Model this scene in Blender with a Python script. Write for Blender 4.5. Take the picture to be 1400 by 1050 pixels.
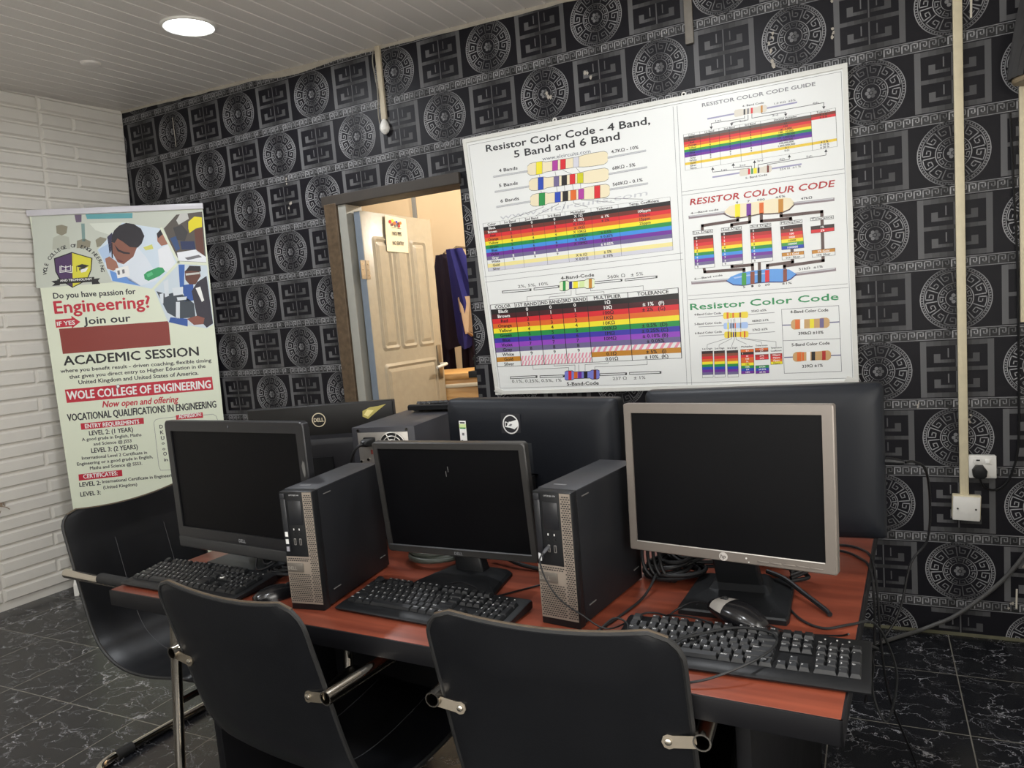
import bpy, bmesh, math, random
from mathutils import Vector, Matrix
for _o in list(bpy.data.objects): bpy.data.objects.remove(_o, do_unlink=True)
SC = bpy.context.scene
COL = SC.collection
random.seed(7)
PI = math.pi

# ------------------------------------------------------------------ camera
cam_data = bpy.data.cameras.new('camera')
cam = bpy.data.objects.new('camera', cam_data); COL.objects.link(cam)
RIGHT = Vector((0.896491, 0.435245, -0.082860)); DOWN = Vector((-0.025125, -0.136775, -0.990283)); FWD = Vector((-0.442349, 0.889862, -0.111682))
m3 = Matrix((RIGHT, -DOWN, -FWD)).transposed()
cam.matrix_world = Matrix.Translation(Vector((3.727779, -3.249804, 1.404367))) @ m3.to_4x4()
cam_data.sensor_fit = 'HORIZONTAL'; cam_data.sensor_width = 36.0
cam_data.lens = 36.0 * 1003.683 / 1400.0
cam_data.shift_y = 21.127 / 1400.0
cam_data.clip_start = 0.05
SC.camera = cam

# ------------------------------------------------------------------ world, lamps, exposure
w = bpy.data.worlds.new('world'); SC.world = w; w.use_nodes = True
w.node_tree.nodes['Background'].inputs[0].default_value = (0.75, 0.82, 1.0, 1)
w.node_tree.nodes['Background'].inputs[1].default_value = 0.25
SC.view_settings.view_transform = 'Standard'
SC.view_settings.look = 'None'
SC.view_settings.exposure = 0.18
SC.view_settings.gamma = 1.0
SC.view_settings.use_curve_mapping = False

def ceil_z(x, y): return 2.8565 - 0.0295 * x + 0.0263 * y
# LED downlights set in the ceiling: (x, y, watts). The first is the one in view.
DOWNLIGHTS = [(1.034, -0.741, 11), (3.05, -1.05, 12), (1.1, -2.75, 15), (3.15, -2.95, 9), (2.1, -4.1, 8), (4.05, -4.0, 8)]
def lamp(name, kind, loc, power, size=0.2, col=(1, 1, 1), rot=(0, 0, 0), size_y=None, shape=None):
    l = bpy.data.lights.new(name, kind); l.energy = power; l.color = col
    if kind == 'AREA':
        l.shape = shape or ('RECTANGLE' if size_y else 'DISK'); l.size = size
        if size_y: l.size_y = size_y
    o = bpy.data.objects.new(name, l); COL.objects.link(o); o.location = loc; o.rotation_euler = rot
    return o
for x, y, p in DOWNLIGHTS:
    lamp('downlight_lamp', 'AREA', (x, y, ceil_z(x, y) - 0.022), p, 0.19, (0.93, 0.96, 1.0))
# fill lamps added at the unseen windows, tilted up to brighten the ceiling
lamp('window_fill', 'AREA', (2.9, -4.62, 1.55), 30, 2.2, (1.0, 0.97, 0.93), (PI / 2 + 0.5, 0, 0), 1.5)
lamp('side_window_fill', 'AREA', (4.62, -2.9, 1.6), 34, 1.5, (1.0, 0.96, 0.9), (PI / 2 + 0.35, 0, PI / 2), 1.4)
# unseen warm lamps added beyond the doorway to light the far wall and door
lamp('far_room_fill', 'POINT', (2.35, 0.95, 2.35), 58, 0.1, (1.0, 0.93, 0.82))
lamp('far_room_fill', 'POINT', (0.70, 0.80, 2.5), 15, 0.1, (1.0, 0.92, 0.80))

# ------------------------------------------------------------------ materials
def lin(c):
    return tuple((v / 12.92 if v <= 0.04045 else ((v + 0.055) / 1.055) ** 2.4) for v in c)
def hexc(h):
    h = h.lstrip('#'); return lin(tuple(int(h[i:i + 2], 16) / 255 for i in (0, 2, 4)))
MATS = {}
def mat(name, col, rough=0.5, metal=0.0, spec=0.5, noise=0.0, nscale=30, bump=0.0, bscale=200, emit=None, coat=0.0):
    if name in MATS: return MATS[name]
    m = bpy.data.materials.new(name); m.use_nodes = True
    nt = m.node_tree; b = nt.nodes['Principled BSDF']
    c = hexc(col) if isinstance(col, str) else col
    b.inputs['Base Color'].default_value = (*c, 1); b.inputs['Roughness'].default_value = rough
    b.inputs['Metallic'].default_value = metal; b.inputs['Specular IOR Level'].default_value = spec
    b.inputs['Coat Weight'].default_value = coat
    if noise or bump:
        tc = nt.nodes.new('ShaderNodeTexCoord')
    if noise:
        n = nt.nodes.new('ShaderNodeTexNoise'); n.inputs['Scale'].default_value = nscale; n.inputs['Detail'].default_value = 4
        nt.links.new(tc.outputs['Object'], n.inputs['Vector'])
        r = nt.nodes.new('ShaderNodeMix'); r.data_type = 'RGBA'
        r.inputs['A'].default_value = (*[max(0, v * (1 - noise)) for v in c], 1); r.inputs['B'].default_value = (*[min(1, v * (1 + noise)) for v in c], 1)
        nt.links.new(n.outputs['Fac'], r.inputs['Factor']); nt.links.new(r.outputs['Result'], b.inputs['Base Color'])
        mr = nt.nodes.new('ShaderNodeMapRange'); mr.inputs['To Min'].default_value = max(0.03, rough - 0.12 * min(1, noise * 4)); mr.inputs['To Max'].default_value = min(1, rough + 0.12 * min(1, noise * 4))
        nt.links.new(n.outputs['Fac'], mr.inputs['Value']); nt.links.new(mr.outputs['Result'], b.inputs['Roughness'])
    if bump:
        n2 = nt.nodes.new('ShaderNodeTexNoise'); n2.inputs['Scale'].default_value = bscale; n2.inputs['Detail'].default_value = 3
        nt.links.new(tc.outputs['Object'], n2.inputs['Vector'])
        bp = nt.nodes.new('ShaderNodeBump'); bp.inputs['Strength'].default_value = bump; bp.inputs['Distance'].default_value = 0.002
        nt.links.new(n2.outputs['Fac'], bp.inputs['Height']); nt.links.new(bp.outputs['Normal'], b.inputs['Normal'])
    if emit:
        b.inputs['Emission Color'].default_value = (*emit[0], 1); b.inputs['Emission Strength'].default_value = emit[1]
    MATS[name] = m
    return m
def print_mat(name, rough=0.45, spec=0.4, bump=0.0, bscale=8):
    m = mat(name, '#ffffff', rough, 0, spec)
    nt = m.node_tree
    a = nt.nodes.new('ShaderNodeAttribute'); a.attribute_name = 'print'
    nt.links.new(a.outputs['Color'], nt.nodes['Principled BSDF'].inputs['Base Color'])
    if bump:
        tc = nt.nodes.new('ShaderNodeTexCoord'); n2 = nt.nodes.new('ShaderNodeTexNoise'); n2.inputs['Scale'].default_value = bscale
        nt.links.new(tc.outputs['Object'], n2.inputs['Vector'])
        bp = nt.nodes.new('ShaderNodeBump'); bp.inputs['Strength'].default_value = bump; bp.inputs['Distance'].default_value = 0.02
        nt.links.new(n2.outputs['Fac'], bp.inputs['Height']); nt.links.new(bp.outputs['Normal'], nt.nodes['Principled BSDF'].inputs['Normal'])
    return m
def wood_mat(name, c1, c2, scale=(1.5, 30, 30), rough=0.35, spec=0.5):
    m = mat(name, c1, rough, 0, spec)
    nt = m.node_tree; b = nt.nodes['Principled BSDF']
    tc = nt.nodes.new('ShaderNodeTexCoord'); mp = nt.nodes.new('ShaderNodeMapping'); mp.inputs['Scale'].default_value = scale
    n = nt.nodes.new('ShaderNodeTexNoise'); n.inputs['Scale'].default_value = 1.6; n.inputs['Detail'].default_value = 6; n.inputs['Distortion'].default_value = 0.6
    nt.links.new(tc.outputs['Object'], mp.inputs['Vector']); nt.links.new(mp.outputs['Vector'], n.inputs['Vector'])
    cr = nt.nodes.new('ShaderNodeValToRGB'); cr.color_ramp.elements[0].position = 0.3; cr.color_ramp.elements[1].position = 0.7
    cr.color_ramp.elements[0].color = (*hexc(c2), 1); cr.color_ramp.elements[1].color = (*hexc(c1), 1)
    nt.links.new(n.outputs['Fac'], cr.inputs['Fac']); nt.links.new(cr.outputs['Color'], b.inputs['Base Color'])
    return m
def floor_mat():
    m = mat('black_marble_tile', '#101116', 0.28, 0, 0.5)
    nt = m.node_tree; b = nt.nodes['Principled BSDF']; N = nt.nodes.new; L = nt.links.new
    tc = N('ShaderNodeTexCoord')
    # thin wandering veins: distance to the edges of distorted, stretched cells, broken up by noise
    nz = N('ShaderNodeTexNoise'); nz.inputs['Scale'].default_value = 7; nz.inputs['Detail'].default_value = 5; nz.inputs['Roughness'].default_value = 0.65
    L(tc.outputs['Object'], nz.inputs['Vector'])
    sub = N('ShaderNodeVectorMath'); sub.operation = 'MULTIPLY_ADD'; sub.inputs[1].default_value = (0.22, 0.22, 0.22)
    L(nz.outputs['Color'], sub.inputs[0]); L(tc.outputs['Object'], sub.inputs[2])
    mp = N('ShaderNodeMapping'); mp.inputs['Scale'].default_value = (6.0, 11.0, 1); mp.inputs['Rotation'].default_value = (0, 0, 0.5)
    L(sub.outputs[0], mp.inputs['Vector'])
    vo = N('ShaderNodeTexVoronoi'); vo.feature = 'DISTANCE_TO_EDGE'; vo.inputs['Scale'].default_value = 1.0
    L(mp.outputs['Vector'], vo.inputs['Vector'])
    vr = N('ShaderNodeMapRange'); vr.inputs['From Min'].default_value = 0.002; vr.inputs['From Max'].default_value = 0.012; vr.inputs['To Min'].default_value = 1; vr.inputs['To Max'].default_value = 0
    L(vo.outputs['Distance'], vr.inputs['Value'])
    nm = N('ShaderNodeTexNoise'); nm.inputs['Scale'].default_value = 9; nm.inputs['Detail'].default_value = 3
    L(tc.outputs['Object'], nm.inputs['Vector'])
    mr = N('ShaderNodeMapRange'); mr.inputs['From Min'].default_value = 0.40; mr.inputs['From Max'].default_value = 0.55
    L(nm.outputs['Fac'], mr.inputs['Value'])
    mu = N('ShaderNodeMath'); mu.operation = 'MULTIPLY'; L(vr.outputs['Result'], mu.inputs[0]); L(mr.outputs['Result'], mu.inputs[1])
    # fine scribbled flecks
    mp2 = N('ShaderNodeMapping'); mp2.inputs['Scale'].default_value = (22, 56, 1); mp2.inputs['Rotation'].default_value = (0, 0, 0.35)
    L(sub.outputs[0], mp2.inputs['Vector'])
    v2 = N('ShaderNodeTexVoronoi'); v2.feature = 'DISTANCE_TO_EDGE'; v2.inputs['Scale'].default_value = 1.0; L(mp2.outputs['Vector'], v2.inputs['Vector'])
    v2r = N('ShaderNodeMapRange'); v2r.inputs['From Min'].default_value = 0.004; v2r.inputs['From Max'].default_value = 0.034; v2r.inputs['To Min'].default_value = 0.75; v2r.inputs['To Max'].default_value = 0
    L(v2.outputs['Distance'], v2r.inputs['Value'])
    n3 = N('ShaderNodeTexNoise'); n3.inputs['Scale'].default_value = 14; n3.inputs['Detail'].default_value = 4; L(tc.outputs['Object'], n3.inputs['Vector'])
    m3_ = N('ShaderNodeMapRange'); m3_.inputs['From Min'].default_value = 0.52; m3_.inputs['From Max'].default_value = 0.66; L(n3.outputs['Fac'], m3_.inputs['Value'])
    mu2 = N('ShaderNodeMath'); mu2.operation = 'MULTIPLY'; L(v2r.outputs['Result'], mu2.inputs[0]); L(m3_.outputs['Result'], mu2.inputs[1])
    mx = N('ShaderNodeMath'); mx.operation = 'MAXIMUM'; L(mu.outputs[0], mx.inputs[0]); L(mu2.outputs[0], mx.inputs[1])
    base = N('ShaderNodeMix'); base.data_type = 'RGBA'; base.inputs['A'].default_value = (*hexc('#16171b'), 1); base.inputs['B'].default_value = (*hexc('#a0a0a4'), 1)
    L(mx.outputs[0], base.inputs['Factor'])
    # grout lines on the 0.4 m tile grid
    mg = N('ShaderNodeMapping'); mg.inputs['Location'].default_value = (0.03 / 0.4 - 10 + 0.002, 0.349 / 0.4, 0); mg.inputs['Scale'].default_value = (2.5, 2.5, 1)
    L(tc.outputs['Object'], mg.inputs['Vector'])
    sep = N('ShaderNodeSeparateXYZ'); L(mg.outputs['Vector'], sep.inputs[0])
    outs = []
    for ax in ('X', 'Y'):
        fr = N('ShaderNodeMath'); fr.operation = 'PINGPONG'; fr.inputs[1].default_value = 0.5; L(sep.outputs[ax], fr.inputs[0])
        lt = N('ShaderNodeMath'); lt.operation = 'LESS_THAN'; lt.inputs[1].default_value = 0.0048; L(fr.outputs[0], lt.inputs[0]); outs.append(lt)
    mxx = N('ShaderNodeMath'); mxx.operation = 'MAXIMUM'; L(outs[0].outputs[0], mxx.inputs[0]); L(outs[1].outputs[0], mxx.inputs[1])
    g = N('ShaderNodeMix'); g.data_type = 'RGBA'; g.inputs['B'].default_value = (*hexc('#77746c'), 1)
    L(mxx.outputs[0], g.inputs['Factor']); L(base.outputs['Result'], g.inputs['A']); L(g.outputs['Result'], b.inputs['Base Color'])
    rr = N('ShaderNodeMapRange'); rr.inputs['To Min'].default_value = 0.17; rr.inputs['To Max'].default_value = 0.33; L(nm.outputs['Fac'], rr.inputs['Value']); L(rr.outputs['Result'], b.inputs['Roughness'])
    return m

# ------------------------------------------------------------------ mesh helpers
class MB:
    """collects shapes into one mesh"""
    def __init__(s): s.v = []; s.f = []; s.m = []; s.c = {}
    def add(s, vs, fs, mi=0, M=None, col=None):
        o = len(s.v)
        for p in vs:
            p = Vector(p); s.v.append(M @ p if M else p)
        for f in fs:
            if col is not None: s.c[len(s.f)] = col
            s.f.append(tuple(i + o for i in f)); s.m.append(mi)
        return s
    def bm(s, b, mi=0, M=None):
        b.verts.ensure_lookup_table(); b.verts.index_update()
        s.add([v.co.copy() for v in b.verts], [[v.index for v in f.verts] for f in b.faces], mi, M); b.free(); return s
    def box(s, x0, x1, y0, y1, z0, z1, bev=0.0, mi=0, M=None, seg=2):
        b = bmesh.new(); bmesh.ops.create_cube(b, size=1)
        bmesh.ops.scale(b, vec=(x1 - x0, y1 - y0, z1 - z0), verts=b.verts); bmesh.ops.translate(b, vec=((x0 + x1) / 2, (y0 + y1) / 2, (z0 + z1) / 2), verts=b.verts)
        if bev: bmesh.ops.bevel(b, geom=list(b.edges), offset=bev, segments=seg, affect='EDGES', profile=0.5)
        return s.bm(b, mi, M)
    def prism(s, poly, a, b_, axis='y', mi=0, M=None, bev=0.0):
        n = len(poly)
        def P(q, t): return {'y': (q[0], t, q[1]), 'z': (q[0], q[1], t), 'x': (t, q[0], q[1])}[axis]
        b = bmesh.new(); vs = [b.verts.new(P(q, t)) for t in (a, b_) for q in poly]
        b.faces.new(vs[:n]); b.faces.new(list(reversed(vs[n:])))
        for i in range(n): b.faces.new((vs[i], vs[n + i], vs[n + (i + 1) % n], vs[(i + 1) % n]))
        bmesh.ops.recalc_face_normals(b, faces=b.faces)
        if bev:
            es = [e for e in b.edges if abs(P((0, 0), 1)[0] * (e.verts[0].co.x - e.verts[1].co.x) + P((0, 0), 1)[1] * (e.verts[0].co.y - e.verts[1].co.y) + P((0, 0), 1)[2] * (e.verts[0].co.z - e.verts[1].co.z)) < 1e-6]
            bmesh.ops.bevel(b, geom=es, offset=bev, segments=2, affect='EDGES', profile=0.5)
        return s.bm(b, mi, M)
    def cyl(s, c, r, h, axis='z', n=24, mi=0, M=None, r2=None, bev=0.0):
        b = bmesh.new(); bmesh.ops.create_cone(b, cap_ends=True, segments=n, radius1=r, radius2=r if r2 is None else r2, depth=h)
        if bev: bmesh.ops.bevel(b, geom=[e for e in b.edges if abs(e.verts[0].co.z - e.verts[1].co.z) < 1e-6], offset=bev, segments=2, affect='EDGES', profile=0.5)
        R = {'z': Matrix(), 'y': Matrix.Rotation(PI / 2, 4, 'X'), 'x': Matrix.Rotation(PI / 2, 4, 'Y')}[axis]
        T = Matrix.Translation(Vector(c)) @ R
        return s.bm(b, mi, (M @ T) if M else T)
    def lathe(s, prof, n=24, mi=0, M=None):
        vs = []; fs = []
        for r, z in prof:
            for k in range(n): a = 2 * PI * k / n; vs.append((r * math.cos(a), r * math.sin(a), z))
        for j in range(len(prof) - 1):
            for k in range(n): fs.append((j * n + k, j * n + (k + 1) % n, (j + 1) * n + (k + 1) % n, (j + 1) * n + k))
        fs.append(tuple(reversed(range(n)))); fs.append(tuple(range((len(prof) - 1) * n, len(prof) * n)))
        return s.add(vs, fs, mi, M)
    def tube(s, path, r, n=10, mi=0, M=None, caps=True, closed=False, hollow=False):
        P = [Vector(p) for p in path]; k = len(P); vs = []; fs = []
        T = []
        for i in range(k):
            if closed: t = P[(i + 1) % k] - P[i - 1]
            else: t = P[min(i + 1, k - 1)] - P[max(i - 1, 0)]
            T.append(t.normalized() if t.length > 1e-9 else Vector((0, 0, 1)))
        u = T[0].cross(Vector((0, 0, 1)))
        if u.length < 1e-3: u = T[0].cross(Vector((1, 0, 0)))
        u.normalize()
        for i in range(k):
            u = (u - T[i] * u.dot(T[i]));
            if u.length < 1e-6: u = T[i].orthogonal()
            u.normalize(); w_ = T[i].cross(u); rr = r[i] if isinstance(r, (list, tuple)) else r
            for j in range(n): a = 2 * PI * j / n; vs.append(P[i] + (u * math.cos(a) + w_ * math.sin(a)) * rr)
        for i in range(k if closed else k - 1):
            i2 = (i + 1) % k
            for j in range(n): fs.append((i * n + j, i2 * n + j, i2 * n + (j + 1) % n, i * n + (j + 1) % n))
        if caps and not closed and not hollow:
            fs.append(tuple(reversed(range(n)))); fs.append(tuple(range((k - 1) * n, k * n)))
        s.add(vs, fs, mi, M)
        if hollow:  # an inner wall and end rings
            o = len(s.v); vs2 = []
            for i in range(k):
                c = P[i]
                for j in range(n): vs2.append(c + (vs[i * n + j] - c) * 0.82)
            f2 = []
            for i in range(k - 1):
                for j in range(n): f2.append((i * n + (j + 1) % n, (i + 1) * n + (j + 1) % n, (i + 1) * n + j, i * n + j))
            allv = vs + vs2; m_ = k * n; f3 = [tuple(m_ + q for q in f) for f in f2]
            for e in (0, k - 1):
                for j in range(n): f3.append((e * n + j, e * n + (j + 1) % n, m_ + e * n + (j + 1) % n, m_ + e * n + j))
            s.add(allv, f3, mi, M)
        return s
    def ring(s, w_, h, bl, br, bt, bb, y0, y1, rad=0.008, yin=None, mi=0, M=None, n=4):
        """picture-frame ring in the xz plane, centred in x, z from 0 to h; y0 front, y1 back"""
        def rr(x0, x1, z0, z1, r):
            pts = []
            for cx, cz, a0 in ((x1 - r, z0 + r, -PI / 2), (x1 - r, z1 - r, 0), (x0 + r, z1 - r, PI / 2), (x0 + r, z0 + r, PI)):
                for i in range(n + 1): a = a0 + PI / 2 * i / n; pts.append((cx + r * math.cos(a), cz + r * math.sin(a)))
            return pts
        e = min(0.0025, rad * 0.4)
        O = rr(-w_ / 2, w_ / 2, 0, h, rad); O2 = rr(-w_ / 2 + e, w_ / 2 - e, e, h - e, rad)
        I = rr(-w_ / 2 + bl, w_ / 2 - br, bb, h - bt, 0.0012)
        k = len(O); yi = y0 + 0.006 if yin is None else yin
        vs = [(x, y1, z) for x, z in O] + [(x, y0 + e, z) for x, z in O] + [(x, y0, z) for x, z in O2] + [(x, y0, z) for x, z in I] + [(x, yi, z) for x, z in I]
        fs = []
        for L_ in range(4):
            for i in range(k): fs.append((L_ * k + i, L_ * k + (i + 1) % k, (L_ + 1) * k + (i + 1) % k, (L_ + 1) * k + i))
        return s.add(vs, fs, mi, M)
    def loft(s, loops, mi=0, M=None, cap0=True, cap1=True):
        k = len(loops[0]); vs = [p for L_ in loops for p in L_]; fs = []
        for j in range(len(loops) - 1):
            for i in range(k): fs.append((j * k + i, j * k + (i + 1) % k, (j + 1) * k + (i + 1) % k, (j + 1) * k + i))
        if cap0: fs.append(tuple(reversed(range(k))))
        if cap1: fs.append(tuple(range((len(loops) - 1) * k, len(loops) * k)))
        return s.add(vs, fs, mi, M)
def rrect(w_, h, r, n=5, cx=0, cz=0):
    pts = []
    for sx, sz, a0 in ((1, -1, -PI / 2), (1, 1, 0), (-1, 1, PI / 2), (-1, -1, PI)):
        for i in range(n + 1): a = a0 + PI / 2 * i / n; pts.append((cx + sx * (w_ / 2 - r) + r * math.cos(a), cz + sz * (h / 2 - r) + r * math.sin(a)))
    return pts
def fillet(pts, r, n=6):
    P = [Vector(p) for p in pts]; out = [P[0]]
    for i in range(1, len(P) - 1):
        a, b, c = P[i - 1], P[i], P[i + 1]; d1 = (a - b); d2 = (c - b); q = min(r, d1.length * 0.48, d2.length * 0.48)
        s_, e = b + d1.normalized() * q, b + d2.normalized() * q
        for j in range(n + 1):
            t = j / n; out.append(s_ * (1 - t) ** 2 + b * 2 * t * (1 - t) + e * t * t)
    out.append(P[-1]); return out
def spline(pts, per=8):
    P = [Vector(p) for p in pts]; out = []
    for i in range(len(P) - 1):
        p0, p1, p2, p3 = P[max(i - 1, 0)], P[i], P[i + 1], P[min(i + 2, len(P) - 1)]
        for j in range(per):
            t = j / per
            out.append(0.5 * ((2 * p1) + (-p0 + p2) * t + (2 * p0 - 5 * p1 + 4 * p2 - p3) * t * t + (-p0 + 3 * p1 - 3 * p2 + p3) * t ** 3))
    out.append(P[-1]); return out
def mesh_of(name, mb, mats, smooth=35):
    me = bpy.data.meshes.new(name); me.from_pydata([tuple(p) for p in mb.v], [], mb.f)
    for m in (mats if isinstance(mats, (list, tuple)) else [mats]): me.materials.append(m)
    me.polygons.foreach_set('material_index', mb.m)
    if mb.c:
        at = me.color_attributes.new('print', 'FLOAT_COLOR', 'CORNER'); data = []
        for i, f in enumerate(mb.f):
            c = mb.c.get(i, (1, 1, 1)); data.extend((*c, 1.0) * len(f))
        at.data.foreach_set('color', data)
    if smooth:
        me.shade_smooth(); me.set_sharp_from_angle(angle=math.radians(smooth))
    me.validate(); me.update()
    return me
def obj(name, mb, mats, parent=None, loc=(0, 0, 0), rot=(0, 0, 0), smooth=35, label=None):
    me = mb if isinstance(mb, bpy.types.Mesh) else mesh_of(name, mb, mats, smooth)
    o = bpy.data.objects.new(name, me); COL.objects.link(o); o.location = loc; o.rotation_euler = rot
    if parent: o.parent = parent
    if label: o['label'] = label
    return o
def tag(o, label, cat, group=None):
    o['label'] = label; o['category'] = cat
    if group: o['group'] = group
    return o
def thing(name, label, cat, loc=(0, 0, 0), rotz=0, group=None):
    o = bpy.data.objects.new(name, None); COL.objects.link(o); o.location = loc; o.rotation_euler = (0, 0, rotz); o.empty_display_size = 0.05
    return tag(o, label, cat, group)
def struct(name, mb, mats, smooth=0, parent=None):
    o = obj(name, mb, mats, parent, smooth=smooth); o['kind'] = 'structure'; return o
def copy_tree(o, parent=None):
    c = o.copy(); COL.objects.link(c)
    if parent: c.parent = parent
    for ch in list(o.children): copy_tree(ch, c)
    return c
# ------------------------------------------------------------------ lettering and print
_tc = {}
_fc = bpy.data.curves.new('lettering', 'FONT'); _fo = bpy.data.objects.new('lettering', _fc)
def text_shape(t, bold=False):
    k = (t, bold)
    if k in _tc: return _tc[k]
    _fc.body = t; _fc.size = 1.0; _fc.resolution_u = 2; _fc.offset = 0.0; _fc.fill_mode = 'FRONT'
    me = bpy.data.meshes.new_from_object(_fo)
    vs = [(v.co.x, v.co.y) for v in me.vertices]; fs = [tuple(p.vertices) for p in me.polygons]
    bpy.data.meshes.remove(me)
    xs = [p[0] for p in vs] or [0, 1]
    _tc[k] = (vs, fs, min(xs), max(xs)); return _tc[k]
CAP = max([v[1] for v in text_shape('H')[0]] or [0.7])
def put_text(add, t, x, y, width, cap, col, bold=False, ital=False, ang=0.0, z=0.0, align='l'):
    vs, fs, x0, x1 = text_shape(t, bold)
    if not vs: return
    sx = (width / (x1 - x0)) if width else cap / CAP; sy = cap / CAP
    ca, sa = math.cos(ang), math.sin(ang); wd = (x1 - x0) * sx
    ox = {'l': 0, 'c': -wd / 2}[align]
    e = cap * 0.036
    for i, (dx, dy) in enumerate(((-e, 0), (e, 0), (0, e * 0.8), (0, -e * 0.8)) if bold else ((0, 0),)):   # bold: struck several times, slightly shifted
        out = []
        for px, py in vs:
            a = (px - x0) * sx + ox + dx; b = py * sy + dy
            if ital: a += b * 0.22
            out.append((x + a * ca - b * sa, y + a * sa + b * ca, z + i * 0.00003))
        add(out, fs, col)
PAL = {k: hexc(v) for k, v in dict(w='e9ebe9', wh='f4f4f2', k='141416', bk='1d1a1b', dk='2c2c30', gy='77777c', lg='c6c8cc', gb='5d6470', crm='ece0bf', ye='f0e22c', mg='b03a9e', rd='d8272f',
  sv='d2d2dc', bl='2146b4', gv='6f6590', ol='cdc91f', gn='1f8f45', br='6f2c22', vi='6f2a98', sk='3f8fe0', pg='efe39b', db='47191f', pb='3d33a6', vl='9445c0', gd='c4862c', pk='e79aae', pgn='e8f0cf', nv='252a78', lgn='d4e8a6',
  lb='7a82d4', bg='9a98b8', cg='d9d3c6', dg='5a5450', br2='7a3628', yg='e6c53c', mr='b02a2c', pg2='8c7f84', pc='5a4743', skb='5d9be0', lb2='a9c4ee', gn2='3f9a3e', br3='8a4630', dkb='33221f', rdb='b02420', gt='2a8f55',
  yd='ecd33a', tn='c9a26c', in2='5a5a86', bn='e6ecd6', bf='cbd0c4', tq='5fa6ad', tq2='7f9c98', pu2='6b5b74', fb='8f8a76', fg='b9bcae', fg2='dfe4d8', hx1='d7e5f2', dkv='2c2a4c', sk1='8a5645', sk2='a5705c', sk3='63382c', sk4='8c4f42', hr='1d1822',
  lip='6e3038', wc='f0f3f8', wc2='e3ebf5', wc3='b9d0ee', bl4='6a9be0', gbt='2f9f62', gbt2='56c184', yl2='d8d870', hx2='57504a', wg='c9c9c4', jk='3c3a3c', yh='ecdd25', sbl='34507e', nvd='23305a', hx3='d3dfe8', bl5='3a68b4', bl6='2c56a4',
  su='2b2636', mach='39434e', mw='dfe6ec', cp='4a2a5e', cy='e2db3a', bx='8c3127', cr='c31f36', or2='d05a28').items()}
PAL['olv'] = hexc('b9ac62'); PAL['or'] = hexc('df6a26'); PAL['in'] = hexc('41309a')
def print_prims(prims, place, step=0.00015, mb=None):
    """draws a list of flat print shapes (mm) through place(u, v, height)"""
    mb = mb or MB()
    def add(vs, fs, col): mb.add([place(a, b, z) for a, b, z in vs], fs, 0, None, col)
    for p in prims:
        k, layer, c = p[0], p[1], PAL[p[2]]; z = layer * step
        if k == 'p': add([(a, b, z) for a, b in p[3]], [tuple(range(len(p[3])))], c)
        elif k == 'l':
            wd = p[3] / 2; pts = [Vector((a, b)) for a, b in p[4]]
            for a, b in zip(pts, pts[1:]):
                d = (b - a)
                if d.length < 1e-6: continue
                d.normalize(); n = Vector((-d.y, d.x)) * wd; e = d * wd * 0.8; a2, b2 = a - e, b + e
                add([(*(a2 + n), z), (*(a2 - n), z), (*(b2 - n), z), (*(b2 + n), z)], [(0, 1, 2, 3)], c)
        elif k == 't':
            t, x0, y0, x1, y1, h, st = p[3:]
            put_text(add, t, x0, y0, None if 'n' in st else math.hypot(x1 - x0, y1 - y0), h, c, 'b' in st, 'i' in st, math.atan2(y1 - y0, x1 - x0), z)
        elif k == 'c':
            t, x, y, h, st, mw = p[3:]
            vs, fs, a, b = text_shape(t, 'b' in st); nat = (b - a) * h / CAP * 1.15
            put_text(add, t, x, y - h / 2, min(nat, mw) if mw else nat, h, c, 'b' in st, 'i' in st, 0, z, 'c')
    return mb
def letters(t, cap, col, bold=True, ital=False, width=None):
    """flat lettering in the xz plane facing -y, centred on the origin"""
    mb = MB()
    def add(vs, fs, c): mb.add([(a, -z, b - cap / 2) for a, b, z in vs], fs, 0, None, c)
    put_text(add, t, 0, 0, width, cap, col, bold, ital, 0, 0, 'c'); return mb
def disc_xz(mb, cx, cz, r0, r1, y, col, n=28):
    vs = []; fs = []
    for i in range(n):
        a = 2 * PI * i / n; vs += [(cx + r0 * math.cos(a), y, cz + r0 * math.sin(a)), (cx + r1 * math.cos(a), y, cz + r1 * math.sin(a))]
    for i in range(n): j = (i + 1) % n; fs.append((2 * i, 2 * i + 1, 2 * j + 1, 2 * j))
    mb.add(vs, fs, 0, None, col)

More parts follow.
